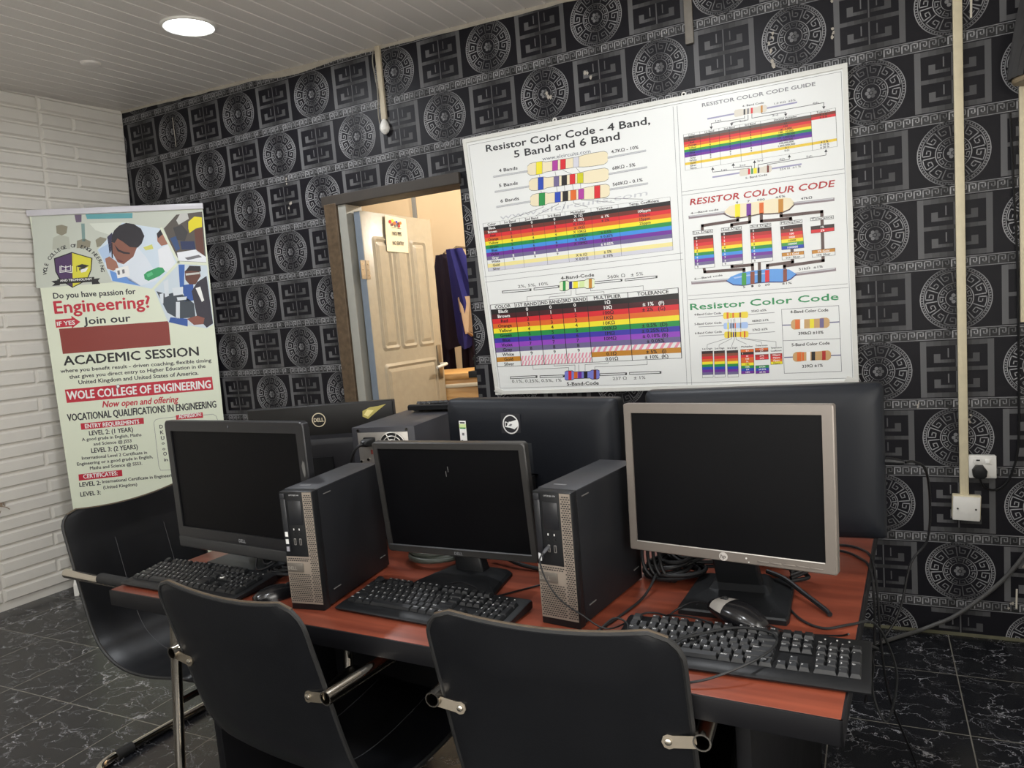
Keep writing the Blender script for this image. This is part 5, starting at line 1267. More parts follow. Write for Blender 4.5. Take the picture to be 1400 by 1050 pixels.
('c', 5, 'wh', '±0.1%', 1294.9, 56.2, 6.2, 'b', 48.9),
('p',4,'rdb',[(1331.5,119.9),(1378.7,120.1),(1378.9,131.3),(1331.7,131.2)]),
('p',4,'rd',[(1331.2,108.6),(1378.6,108.9),(1378.7,120.1),(1331.5,119.9)]),
('p',4,'or',[(1331,97.4),(1378.4,97.7),(1378.6,108.9),(1331.2,108.6)]),
('p',4,'ye',[(1330.8,86.1),(1378.2,86.5),(1378.4,97.7),(1331,97.4)]),
('l',5,'dk',1.2,[(1331.7,131.2),(1378.9,131.3),(1378.2,86.5),(1330.8,86.1),(1331.7,131.2)]),
('c', 5, 'wh', '100ppm', 1355.2, 125.6, 6.2, 'b', 42.5),
('c', 5, 'wh', '50ppm', 1355, 114.4, 6.2, 'b', 42.5),
('c', 5, 'wh', '15ppm', 1354.8, 103.2, 6.2, 'b', 42.5),
('c', 5, 'k', '25ppm', 1354.6, 91.9, 6.2, 'b', 42.5),
('t', 3, 'dk', '1st Digit', 1047.4, 162.5, 1091.2, 162.7, 6.6, 'b'),
('t', 3, 'dk', '2nd Digit', 1100.6, 161.6, 1142.6, 161.9, 6.6, 'b'),
('t', 3, 'dk', '3rd Digit', 1154.7, 160.7, 1197.9, 160.8, 6.5, 'b'),
('t', 3, 'dk', 'Multiplier', 1214.1, 163.6, 1262.8, 163.4, 6.5, 'b'),
('t', 3, 'dk', 'Tolerance', 1273, 165.2, 1322, 165, 6.4, 'b'),
('t', 3, 'dk', 'Temperature', 1334.5, 152.7, 1378.4, 152.8, 6.4, 'b'),
('t', 3, 'dk', 'Coefficient', 1333.8, 139.9, 1377.7, 140.1, 6.4, 'b'),
('l',2,'gy',1.8,[(1386.3,312.4),(1605.3,311.8),(1606.2,47.3),(1383.3,47),(1386.3,312.4)]),
('l',2,'gy',1.8,[(1386,183),(1607,179.7)]),
('t', 3, 'k', '4-Band Color Code', 1420.2, 294, 1565.2, 292.1, 11.1, 'b'),
('t', 3, 'k', '390kΩ ±10%', 1447.8, 203.6, 1543.6, 203.6, 11.3, 'b'),
('t', 3, 'k', '5-Band Color Code', 1418.8, 158.2, 1565, 158.5, 11.4, 'b'),
('t', 3, 'k', '339Ω ±1%', 1455.8, 67.6, 1535.4, 69.5, 11.5, 'b'),
('l',2,'in2',4,[(1386.6,247.3),(1424.2,246.1)]),
('l',2,'in2',4,[(1566,246.5),(1603.9,246.8)]),
('l',2,'in2',4,[(1387.8,113.4),(1424.1,113.5)]),
('l',2,'in2',4,[(1565.8,113.2),(1604.5,113.1)]),
('p',3,'tn',[(1421,256.9),(1425.9,264.2),(1433.7,268.3),(1451.7,268.1),(1462,265.9),(1530,265.2),(1540.3,267.2),(1557.8,267),(1564.9,262.8),(1568.9,255.5),(1568.2,237),(1563.5,229.8),(1556.1,225.7),(1538.6,225.8),(1528.4,228),(1460.2,228.3),(1449.6,226.3),(1431.6,226.4),(1424.3,230.6),(1420.1,238)]),
('p',4,'or',[(1435.7,228.4),(1453.8,228.3),(1455.6,266),(1437.5,266.2)]),
('p',4,'wh',[(1455.4,228.3),(1470.8,228.3),(1472.5,265.8),(1457.2,266)]),
('p',4,'ye',[(1492.4,228.1),(1508.6,228.1),(1510.3,265.4),(1494.1,265.6)]),
('p',4,'gv',[(1530.5,227.9),(1546.1,227.9),(1547.7,265),(1532.1,265.2)]),
('p',3,'tn',[(1421.3,122.7),(1426.2,129.8),(1433.9,133.9),(1451.9,134),(1462.2,132),(1530,132.4),(1540.3,134.4),(1557.7,134.5),(1564.8,130.6),(1568.8,123.7),(1568.1,105.8),(1563.5,98.9),(1556.1,94.8),(1538.6,94.6),(1528.5,96.5),(1460.5,95.8),(1449.9,93.7),(1431.9,93.5),(1424.6,97.5),(1420.4,104.5)]),
('p',4,'or',[(1436.2,95.6),(1453.4,95.8),(1455.1,132),(1437.9,131.9)]),
('p',4,'or',[(1456,95.8),(1464.1,95.9),(1465.7,132),(1457.7,132)]),
('p',4,'wh',[(1473.1,96),(1488.6,96.1),(1490.2,132.2),(1474.8,132.1)]),
('p',4,'bk',[(1492.8,96.2),(1507.1,96.3),(1508.6,132.3),(1494.4,132.2)]),
('p',4,'rdb',[(1533.9,96.6),(1547.5,96.7),(1548.9,132.5),(1535.4,132.4)])]
BANNER=[
('p',0,'bn',[(0,0),(900,0),(900,2115.5),(0,2115.5)]),
('p',1,'bf',[(8.6,2114.6),(897.6,2097.3),(884,1802.3),(736.9,1802.5),(593.5,1662),(389.3,1711.5),(-19.4,1705.8)]),
('p',2,'tq',[(279.2,2102.5),(521.8,2098.4),(518.3,2069),(283.8,2075.6)]),
('p',2,'tq2',[(251.2,2052.2),(268.7,2051.3),(259.9,1951),(244,1951.9)]),
('p',2,'pu2',[(223.4,2101.7),(259.2,2101.7),(253.9,2060.4),(226,2060)]),
('p',2,'fb',[(123.7,2045.9),(153.4,2050.2),(181.2,2038.9),(170.7,2001.9),(145.5,1990.7),(121.3,2004.5)]),
('p',2,'fg',[(100.8,1980.6),(134.3,1995.5),(179.8,1980.5),(179,1913.4),(87.9,1914.4)]),
('p',2,'fb',[(218.3,1957.5),(258.1,1968),(287.9,1949.5),(279.6,1916.1),(211.3,1915.8)]),
('p',2,'fb',[(313,1956.6),(339.2,1972.1),(370.5,1962),(362.3,1928.5),(315.8,1914.1)]),
('p',2,'fg2',[(292.6,2050.2),(495.4,2048.9),(496.7,1989.4),(420.2,1967.8),(319.8,2011.1)]),
('p',3,'hx1',[(316.6,1901.3),(462.3,2046.2),(664.8,2002.3),(736.9,1802.5),(580.3,1658.5),(369.7,1719.8)]),
('p',4,'dkv',[(375.5,1970.2),(402.9,1994.2),(404.9,1909),(376.3,1876.4)]),
('p',4,'sk2',[(637.1,1965),(660,1996.5),(678,1984.4),(690.5,1927.6),(688.6,1910.3),(654,1903.6),(635.9,1930.5)]),
('p',5,'hr',[(636.4,1973.6),(660.1,1998.2),(680.4,1975.6),(660.6,1963.7),(641.9,1947.5)]),
('p',4,'wc',[(633.2,1883.1),(692.8,1910.1),(719.8,1803.6),(679.3,1744.5),(631.3,1774)]),
('p',4,'wc2',[(520.7,1911),(563.6,1848.1),(604.1,1758.2),(614,1709.2),(519.3,1680.5),(456.8,1719.9),(434.5,1812.7),(490,1861.1)]),
('p',4,'wc3',[(318.2,1901.2),(383.6,1935.8),(395.6,1832.4),(345.7,1826.8)]),
('p',4,'bl4',[(364.9,1782.5),(473.9,1723.1),(519.3,1680.5),(373.7,1719.5)]),
('p',5,'sk1',[(395.4,1952.2),(419.6,1963.6),(450.2,1944.9),(486.9,1906.1),(523.9,1902.3),(498.7,1850.2),(442.6,1810.4),(412.8,1824.4),(391.5,1879.8)]),
('p',6,'hr',[(406.9,1926),(427.8,1894.9),(455,1880.4),(483.2,1874.5),(482.2,1865.9),(449.7,1870.4),(420.3,1886.7)]),
('p',6,'lip',[(409.4,1844.4),(432.7,1831.8),(444.3,1825),(427.6,1823.5)]),
('p',6,'hr',[(416.6,2006.2),(444,2030.2),(482.6,2044.4),(522.6,2034.9),(556.7,2007.7),(570.1,1964.2),(551.1,1922.3),(527.8,1900.3),(486.9,1906.1),(453.6,1938.8),(427.3,1958.9),(409.6,1934.4),(393.8,1939.5),(400.9,1977.3)]),
('p',6,'sk2',[(350,1848),(374.3,1859.4),(407.4,1827.3),(413.9,1792.4),(384.8,1776.9),(353.7,1791.9)]),
('p',6,'hr',[(391.7,1935.3),(398.2,1935),(391.2,1849.8),(384.6,1850.2)]),
('p',7,'wh',[(397,1789.1),(466.3,1800.3),(467.6,1741),(401.8,1732.4)]),
('p',8,'gy',[(405.3,1775.6),(417.9,1777.4),(417.5,1753.1),(405.8,1752.1)]),
('p',8,'gy',[(430.7,1780),(443.3,1781.8),(443.2,1760.1),(431.2,1756.5)]),
('p',6,'gbt',[(543.5,1744.7),(562,1759.3),(623.7,1781.6),(648.7,1777.3),(659,1754.7),(626.5,1730.4),(564.5,1706.4),(544.7,1718.3)]),
('p',7,'gbt2',[(556.2,1745.6),(587.1,1757.6),(593.8,1741.4),(562.5,1725.9)]),
('p',4,'yl2',[(557,1900.4),(604.7,1915),(610.2,1888.7),(567.5,1882.5)]),
('p',3,'hx2',[(677.4,2001.6),(753.1,2077.9),(895,2088.7),(889.9,1791.3),(734.8,1807.1)]),
('p',4,'wg',[(749.7,2045.4),(774.8,2082.9),(813.4,2085.5),(818.3,2050.8),(759.6,2019.1)]),
('p',4,'jk',[(728.3,2003.4),(776.6,2018.3),(806.1,1973.5),(783.7,1922.5),(742.1,1933.4)]),
('p',5,'yh',[(810,1995),(814,2033.8),(849.5,2062.3),(890.1,2056.1),(886.2,1999.9),(851,1993),(814.2,1968.8)]),
('p',4,'sk3',[(841.6,1984.7),(887.5,1995.5),(882.7,1833.4),(841.7,1857.9)]),
('p',4,'sbl',[(705,1944.1),(740.1,1955.2),(753.6,1880.5),(731,1868.7)]),
('p',4,'wc',[(734.3,1859.8),(838.8,1871.2),(891.4,1824),(890.1,1793),(737.8,1811.3)]),
('p',4,'nvd',[(758.2,1923.9),(835,1919.7),(838.8,1871.2),(761.7,1875.7)]),
('p',5,'gy',[(773.8,1826.7),(852.9,1839.6),(868.9,1825.4),(789.5,1812.5)]),
('p',3,'hx3',[(588.8,1657.9),(727.4,1794.3),(891.9,1775.1),(895.9,1425.8),(855.5,1404.4),(644.3,1459)]),
('p',4,'bl5',[(735.5,1789.4),(769.7,1787.3),(747.5,1615.1),(729.7,1652.2)]),
('p',4,'bl6',[(748.7,1668.7),(805.7,1673.7),(800.1,1575.1),(747.2,1570.1)]),
('p',5,'sk3',[(765.6,1747.7),(794.1,1772.4),(845.7,1767.4),(851,1715.3),(818.3,1668.3),(783.7,1670.7),(764.9,1698.8)]),
('p',6,'hr',[(769.9,1747.4),(794.8,1779.5),(855,1773),(856.2,1741.8),(800.4,1749.9)]),
('p',6,'wg',[(768.7,1735.9),(847.1,1737.9),(846,1727.3),(770,1723.4)]),
('p',5,'su',[(828.3,1681.1),(884,1713.1),(893.7,1430.6),(855.9,1408.1),(807.5,1474.5),(792.5,1629.8)]),
('p',6,'wh',[(816,1646),(843,1653.1),(856.8,1570.8),(842.8,1562.8)]),
('p',4,'mach',[(600,1643.7),(657.5,1621.7),(719.2,1635.1),(798.3,1557.1),(798.8,1475.3),(702.3,1474.1),(646,1514.9)]),
('p',5,'mw',[(643.9,1693.8),(671.2,1709.7),(665.1,1612.2),(642.8,1604.9)]),
('p',5,'mw',[(686.9,1655.3),(747.8,1659.9),(743.2,1615.4),(690.7,1610.3)]),
('p',5,'mw',[(706.9,1600.1),(763.4,1600.4),(757.2,1582.9),(709.1,1580.2)]),
('p',5,'mw',[(699.8,1573.7),(721.3,1572.1),(711,1473.4),(689.4,1475.2)]),
('p',5,'mw',[(615,1624.9),(637,1630.4),(630.4,1570.1),(617.6,1571.1)]),
('p',5,'bl6',[(660.2,1486.6),(754.3,1469.8),(749.7,1424.5),(648.5,1458.6)]),
('p',6,'sk4',[(750,1470.2),(808.5,1483.6),(849.2,1466.5),(838.6,1430.7),(785.5,1430.6)]),
('l',9,'bn',14,[(664.8,2002.3),(736.9,1802.5)]),
('l',9,'bn',14,[(736.9,1802.5),(889.3,1784.2)]),
('l',9,'bn',14,[(736.9,1802.5),(584.5,1658.2)]),
('p',4,'k',[(89.4,1866.4),(184.7,1896.2),(285.8,1856.2),(272.5,1788.5),(244.2,1731.9),(162.6,1695.3),(104.4,1741.5),(87.3,1792.1)]),
('p',5,'cp',[(94.3,1861.9),(184,1890.3),(163.3,1701.3),(110.5,1745.3),(93.1,1794.2)]),
('p',5,'cy',[(185.5,1890.2),(279,1853.2),(267.8,1790.6),(239.8,1735.6),(164.9,1701.2)]),
('l',6,'wh',4,[(114.9,1820),(110.4,1786.3),(140.2,1788.6),(171.2,1780.6),(175.9,1816.1)]),
('l',6,'wh',4,[(144.5,1820.7),(140.2,1788.6)]),
('l',6,'wh',4,[(122.8,1819.5),(141.8,1812.3),(162.4,1817)]),
('l',6,'wh',3,[(121.8,1823.8),(117.8,1794.3),(141.6,1798.7),(164.6,1791.3),(168.7,1822.5)]),
('p',6,'k',[(194.2,1815),(227.8,1825.6),(264.4,1814.8),(232.5,1799.7)]),
('p',6,'k',[(208.7,1802.9),(245.1,1803.2),(243.5,1790.4),(210.9,1788.3)]),
('p',7,'wh',[(215.6,1793.9),(236.5,1799.4),(257.5,1804.9),(242.4,1781.9),(217.6,1777.5)]),
('l',6,'k',3,[(198,1813),(195.9,1784.9)]),
('p',7,'k',[(60.4,1740.2),(104.8,1744),(100.8,1714.3),(60.7,1712.9),(76.1,1726.3)]),
('p',7,'k',[(265.2,1737.4),(310.5,1740.3),(298.7,1724.7),(308.2,1708.4),(265.5,1707.1)]),
('p',8,'k',[(91.9,1749.2),(281.4,1749.2),(279.5,1721.7),(89.7,1721.1)]),
('t', 9, 'wh', 'AND TECHNOLOGY', 105, 1733.7, 268.7, 1732.8, 12, 'b'),
('t', 5, 'k', 'W', 43.5, 1776.4, 44.9, 1789.9, 18.7, 'bn'),
('t', 5, 'k', 'O', 45.4, 1793.1, 48.2, 1806.4, 18.6, 'bn'),
('t', 5, 'k', 'L', 49.2, 1809.6, 53.5, 1822.6, 18.6, 'bn'),
('t', 5, 'k', 'E', 54.8, 1825.6, 60.4, 1838.1, 18.6, 'bn'),
('t', 5, 'k', 'C', 71, 1855.6, 79.2, 1866.5, 18.5, 'bn'),
('t', 5, 'k', 'O', 81.5, 1869.1, 90.7, 1879, 18.6, 'bn'),
('t', 5, 'k', 'L', 93.3, 1881.3, 103.5, 1890.1, 18.6, 'bn'),
('t', 5, 'k', 'L', 106.4, 1892.1, 117.4, 1899.7, 18.6, 'bn'),
('t', 5, 'k', 'E', 120.5, 1901.4, 132.2, 1907.7, 18.6, 'bn'),
('t', 5, 'k', 'G', 135.4, 1909, 147.6, 1913.8, 18.6, 'bn'),
('t', 5, 'k', 'E', 151, 1914.8, 163.5, 1918.1, 18.5, 'bn'),
('t', 5, 'k', 'O', 183.2, 1920.8, 195.9, 1921, 18.6, 'bn'),
('t', 5, 'k', 'F', 199.4, 1920.8, 212, 1919.4, 18.6, 'bn'),
('t', 5, 'k', 'E', 230.9, 1915.1, 242.7, 1910.6, 18.7, 'bn'),
('t', 5, 'k', 'N', 245.8, 1909.3, 256.9, 1903.3, 18.7, 'bn'),
('t', 5, 'k', 'G', 259.8, 1901.7, 270.1, 1894.4, 18.8, 'bn'),
('t', 5, 'k', 'I', 272.7, 1892.4, 282, 1883.8, 18.6, 'bn'),
('t', 5, 'k', 'N', 284.4, 1881.5, 292.6, 1871.7, 18.8, 'bn'),
('t', 5, 'k', 'E', 294.7, 1869.1, 301.7, 1858.2, 18.7, 'bn'),
('t', 5, 'k', 'E', 303.4, 1855.5, 309, 1843.7, 18.8, 'bn'),
('t', 5, 'k', 'R', 310.4, 1840.7, 314.6, 1828.2, 18.9, 'bn'),
('t', 5, 'k', 'I', 315.6, 1825, 318.4, 1811.9, 18.8, 'bn'),
('t', 5, 'k', 'N', 319, 1808.7, 320.2, 1795.2, 18.8, 'bn'),
('t', 5, 'k', 'G', 320.3, 1791.9, 320, 1778.2, 18.9, 'bn'),
('t', 3, 'dk', 'Do you have passion for', 59.1, 1641.7, 487.4, 1636.9, 31.2, 'b'),
('t', 3, 'cr', 'Engineering?', 55.7, 1557.2, 557.5, 1553.4, 68.4, 'b'),
('t', 3, 'dk', 'Join our', 196.1, 1482.5, 443.2, 1481.2, 40.8, 'b'),
('p',2,'cr',[(51.1,1522.7),(136.1,1523.6),(136.4,1538.4),(178.7,1499.8),(130.3,1466.9),(131.7,1477.4),(50.7,1477.3)]),
('t', 3, 'wh', 'IF YES', 58.4, 1487.1, 150.2, 1488.1, 22.8, 'b'),
('p',2,'bx',[(64.2,1470),(647.5,1465),(644.5,1323.8),(65.3,1325.7)]),
('t', 3, 'k', 'ACADEMIC SESSION', 63.6, 1260.3, 794.8, 1248.4, 50.9, 'b'),
('t', 3, 'dk', 'where you benefit result - driven coaching, flexible timing', 40.6, 1219.1, 862.2, 1202.5, 20.4, 'b'),
('t', 3, 'dk', 'that gives you direct entry to Higher Education in the', 81.5, 1181.1, 825.6, 1170.9, 20.6, 'b'),
('t', 3, 'dk', 'United Kingdom and United States of America.', 125.3, 1144.3, 781.6, 1133.2, 22.4, 'b'),
('p',2,'cr',[(49,1121.1),(856.9,1113),(857.8,1034.6),(49.6,1043.5)]),
('t', 3, 'wh', 'WOLE COLLEGE OF ENGINEERING', 56.6, 1061.5, 844.5, 1045.9, 46.7, 'b'),
('p',4,'gy',[(321.3,1119),(336.2,1123.4),(342.3,1108.1),(328.8,1094.9),(320.1,1101.9)]),
('p',5,'wh',[(323.4,1116.2),(335.8,1120),(338.3,1107.7),(327.8,1100.1)]),
('t', 3, 'cr', 'Now open and offering', 233.5, 996.5, 647.8, 982.3, 36.5, 'bi'),
('t', 3, 'dk', 'VOCATIONAL QUALIFICATIONS IN ENGINEERING', 40.4, 937.9, 864.3, 925.2, 40.3, 'b'),
('p',2,'cr',[(105.5,917),(448.2,910.7),(446.6,874.5),(104.6,879.7)]),
('t', 3, 'wh', 'ENTRY REQUIREMENTS', 126.7, 886.5, 420.2, 879.5, 23.5, 'b'),
('t', 3, 'dk', 'LEVEL 2: (1 YEAR)', 143, 841.6, 381, 835.5, 26.2, 'b'),
('t', 3, 'dk', 'A good grade in English, Maths', 100.1, 813.7, 423.8, 803.4, 17.5, 'b'),
('t', 3, 'dk', 'and Science @ JSS3', 159, 779.7, 365.8, 774.2, 17.6, 'b'),
('t', 3, 'dk', 'LEVEL 3: (2 YEARS)', 141.9, 738.5, 394.9, 730, 26.6, 'b'),
('t', 3, 'dk', 'International Level 2 Certificate in', 86.2, 705.2, 442.6, 694, 17.7, 'b'),
('t', 3, 'dk', 'Engineering or a good grade in English,', 56.1, 673.8, 472.3, 664.6, 17.7, 'b'),
('t', 3, 'dk', 'Maths and Science @ SSS3.', 121.6, 640.7, 408.4, 632.5, 17.8, 'b'),
('t', 3, 'dk', 'LEVEL 2:', 52.4, 547.4, 167.3, 544.2, 25, 'b'),
('t', 3, 'dk', 'International Certificate in Engineering', 177.1, 551.8, 589.8, 536.5, 18.1, 'b'),
('t', 3, 'dk', '(United Kingdom)', 178.5, 517.2, 365.6, 510.8, 18, 'b'),
('t', 3, 'dk', 'LEVEL 3:', 50.6, 489.9, 160.2, 487.1, 25.1, 'b'),
('p',2,'cr',[(55.6,621.3),(293.5,616.7),(291.5,578.9),(53.2,584.1)]),
('t', 3, 'wh', 'CERTIFICATES:', 79.7, 592.9, 265.8, 588.9, 24.1, 'b'),
('p',2,'cr',[(628.7,904.3),(782.4,905),(782.5,871.6),(628.4,877.5)]),
('t', 3, 'wh', 'ADMISSION:', 643.1, 882.9, 773.5, 883.5, 21.4, 'b'),
('l',2,'gy',2,[(627.8,895.5),(540.8,895.2),(514,891.3),(501.5,875),(501.6,839.2),(501,758.5),(499.9,613.5),(506.8,585),(548.3,581.1),(863.6,572.6)]),
('l',2,'gy',2,[(784.1,887.7),(841.8,886.2),(857.6,872.6),(863.9,849.1)]),
('t', 3, 'dk', 'D', 530.1, 835.7, 548.3, 835.3, 21.3, 'b'),
('t', 3, 'dk', 'K', 530.5, 801.6, 548.7, 801.1, 21.4, 'b'),
('t', 3, 'dk', 'U', 530.9, 767.3, 549.1, 766.8, 21.5, 'b'),
('t', 3, 'dk', 'o', 531.9, 738.3, 546.8, 738.2, 17.9, 'b'),
('t', 3, 'dk', 'o', 532.3, 703.8, 547.3, 703.6, 18, 'b'),
('t', 3, 'dk', 'O', 532.9, 671, 552.8, 670.2, 21.6, 'b'),
('t', 3, 'dk', 'in', 532.5, 636.4, 554.1, 635.3, 18.1, 'b')]

# ================================================================== the room
CW, RH, ZR0 = 0.26754, 0.26732, 2.6711     # wallpaper: cell width, row height, centre height of row 0
DOOR = (1.125, 1.925, 2.075)               # opening: left, right, head height
XR = 4.66
wall_paint = mat('white_wall_paint', '#d9d4c8', 0.7, 0, 0.3, noise=0.04, nscale=6)
brick_paint = mat('white_brick_paint', '#dcd8d0', 0.55, 0, 0.35, noise=0.05, nscale=9)
pvc = mat('white_pvc_board', '#ddd8d3', 0.42, 0, 0.4, noise=0.04, nscale=4)
cream_trunk = mat('cream_plastic_trunking', '#d9ceb0', 0.5, 0, 0.4, noise=0.1, nscale=40)
white_plastic = mat('white_plastic', '#e4e2dc', 0.4, 0, 0.5, noise=0.04, nscale=40)
chrome = mat('polished_steel', '#c9c4ba', 0.16, 1.0)
brushed = mat('brushed_steel', '#8d8578', 0.42, 1.0, noise=0.08, nscale=60)
blk_plastic = mat('black_plastic', '#141517', 0.42, 0, 0.32, noise=0.1, nscale=60)
dkgrey_plastic = mat('dark_grey_plastic', '#26272a', 0.45, 0, 0.35, noise=0.08, nscale=60)
screen_m = mat('dark_screen', '#070709', 0.42, 0, 0.12, noise=0.15, nscale=7)
cable_m = mat('black_cable', '#111113', 0.5, 0, 0.3)
cable_grey = mat('grey_cable', '#1a1b1c', 0.5, 0, 0.35)

struct('floor', MB().box(-1.2, XR, -4.75, 2.4, -0.05, 0.0), floor_mat())

# --- wallpapered wall with its doorway
WG = [0.0]
def wallpaper():
    mb = MB()
    black = hexc('#131218'); x0, x1, zt = -0.9, XR, 3.0
    for a, b, c, d in ((x0, DOOR[0], 0, zt), (DOOR[1], x1, 0, zt), (DOOR[0], DOOR[1], DOOR[2], zt)):
        for k in range(6):
            lo = mb
        vs = [(a, 0, c), (b, 0, c), (b, 0, d), (a, 0, d), (a, 0.12, c), (b, 0.12, c), (b, 0.12, d), (a, 0.12, d)]
        mb.add(vs, [(0, 1, 2, 3), (5, 4, 7, 6), (4, 0, 3, 7), (1, 5, 6, 2), (3, 2, 6, 7), (4, 5, 1, 0)], 0, None, black)
    def vis(x, z):
        if z < 0 or z > ceil_z(x, 0) or x < -0.7 or x > XR - 0.02: return False
        if DOOR[0] - 0.01 < x < DOOR[1] + 0.01 and z < DOOR[2] + 0.01: return False
        return True
    def poly(pts, g, lay=1):
        cx = sum(p[0] for p in pts) / len(pts); cz = sum(p[1] for p in pts) / len(pts)
        if not vis(cx, cz): return
        col = tuple(v * g for v in (0.85, 0.85, 0.88))
        if DOOR[0] - 0.02 < cx < DOOR[1]: pts = [(x, max(z, DOOR[2] + 0.004)) for x, z in pts]
        elif DOOR[1] <= cx < DOOR[1] + 0.1 and cz < DOOR[2]: pts = [(max(x, DOOR[1]), z) for x, z in pts]
        mb.add([(x, -0.00035 * lay, min(max(z, 0.0), 2.99)) for x, z in pts], [tuple(range(len(pts)))], 0, None, col)
    def rect(a, b, c, d, g, lay=1): poly([(a, c), (b, c), (b, d), (a, d)], g, lay)
    def grad(a, b, c, d, g0, g1, n=4, lay=1):
        for i in range(n):
            s, e = a + (b - a) * i / n, a + (b - a) * (i + 1) / n; rect(s, e, c, d, g0 + (g1 - g0) * (i + 0.5) / n, lay)
    def key(path, wd, f, lay=1):
        for (a, b), (c, d) in zip(path, path[1:]):
            steps = max(1, int(abs(c - a) * 2.2 + 0.5))
            dx, dy = c - a, d - b; L = math.hypot(dx, dy); ux, uy = dx / L, dy / L; nx, ny = -uy * wd, ux * wd
            for i in range(steps):
                t0, t1 = i / steps, (i + 1) / steps
                p, q = (a + dx * t0 - (ux * wd if i == 0 else 0), b + dy * t0 - (uy * wd if i == 0 else 0)), (a + dx * t1 + (ux * wd if i == steps - 1 else 0), b + dy * t1 + (uy * wd if i == steps - 1 else 0))
                f([(p[0] + nx, p[1] + ny), (p[0] - nx, p[1] - ny), (q[0] - nx, q[1] - ny), (q[0] + nx, q[1] + ny)], lay)
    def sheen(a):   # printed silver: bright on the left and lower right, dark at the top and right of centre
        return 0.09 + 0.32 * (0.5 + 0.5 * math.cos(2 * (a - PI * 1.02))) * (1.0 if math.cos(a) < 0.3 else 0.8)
    def medallion(cx, cz):
        R = 0.119
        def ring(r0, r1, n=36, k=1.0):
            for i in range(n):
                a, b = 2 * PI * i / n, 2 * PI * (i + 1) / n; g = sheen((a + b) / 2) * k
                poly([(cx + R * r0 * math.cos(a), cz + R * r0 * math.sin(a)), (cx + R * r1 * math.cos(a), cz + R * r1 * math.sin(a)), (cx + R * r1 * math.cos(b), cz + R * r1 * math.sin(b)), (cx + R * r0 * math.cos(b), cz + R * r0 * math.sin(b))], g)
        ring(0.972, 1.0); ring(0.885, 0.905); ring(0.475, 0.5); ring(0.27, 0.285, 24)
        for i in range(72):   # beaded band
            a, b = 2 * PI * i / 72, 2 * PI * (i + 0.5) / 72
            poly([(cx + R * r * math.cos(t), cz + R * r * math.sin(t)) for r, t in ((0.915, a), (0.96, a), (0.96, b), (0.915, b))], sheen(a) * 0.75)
        def rk(n, r0, r1, path, wd, k=1.0):
            for i in range(n):
                a0, da = 2 * PI * i / n + 0.1, 2 * PI / n
                def f(pts, lay):
                    q = [(a0 + u * da, r0 + (r1 - r0) * v) for u, v in pts]; am = sum(t for t, _ in q) / len(q)
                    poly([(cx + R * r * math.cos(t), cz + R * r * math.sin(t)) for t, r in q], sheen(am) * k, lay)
                key(path, wd, f)
        rk(12, 0.53, 0.86, [(0.03, 0.0), (0.03, 0.96), (0.8, 0.96), (0.8, 0.3), (0.36, 0.3), (0.36, 0.62), (0.58, 0.62)], 0.043)
        rk(11, 0.31, 0.45, [(0.03, 0.05), (0.03, 0.95), (0.7, 0.95), (0.7, 0.35), (0.36, 0.35)], 0.07, 0.8)
        for i in range(6):
            a = 2 * PI * i / 6; px, pz = cx + R * 0.115 * math.cos(a), cz + R * 0.115 * math.sin(a)
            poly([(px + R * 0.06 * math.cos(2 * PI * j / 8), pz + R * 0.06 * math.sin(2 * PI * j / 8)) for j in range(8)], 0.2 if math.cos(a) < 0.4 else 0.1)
        poly([(cx + R * 0.045 * math.cos(2 * PI * j / 8), cz + R * 0.045 * math.sin(2 * PI * j / 8)) for j in range(8)], 0.12, 2)
    def square(cx, cz):
        hw, hh, fw = 0.121, 0.109, 0.021
        X = lambda u: cx + u * hw
        Z = lambda v: cz + v * hh
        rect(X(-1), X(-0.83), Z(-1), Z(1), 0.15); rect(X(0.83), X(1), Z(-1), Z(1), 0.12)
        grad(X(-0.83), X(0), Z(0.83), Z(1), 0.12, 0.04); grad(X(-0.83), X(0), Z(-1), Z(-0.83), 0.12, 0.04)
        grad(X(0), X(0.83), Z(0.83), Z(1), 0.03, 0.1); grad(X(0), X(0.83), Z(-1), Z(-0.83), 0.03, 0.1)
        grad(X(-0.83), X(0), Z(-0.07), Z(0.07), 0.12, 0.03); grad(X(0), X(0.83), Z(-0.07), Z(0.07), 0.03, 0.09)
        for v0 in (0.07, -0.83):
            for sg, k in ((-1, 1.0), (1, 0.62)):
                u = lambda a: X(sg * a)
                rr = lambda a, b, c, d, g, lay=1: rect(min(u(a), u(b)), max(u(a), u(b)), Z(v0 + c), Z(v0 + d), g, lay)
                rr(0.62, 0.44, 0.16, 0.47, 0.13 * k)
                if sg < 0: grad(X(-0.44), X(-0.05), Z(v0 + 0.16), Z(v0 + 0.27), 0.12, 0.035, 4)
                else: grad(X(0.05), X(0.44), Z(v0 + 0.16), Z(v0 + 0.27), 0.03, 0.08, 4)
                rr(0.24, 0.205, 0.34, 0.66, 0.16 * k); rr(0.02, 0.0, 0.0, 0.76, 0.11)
    nunit = 9
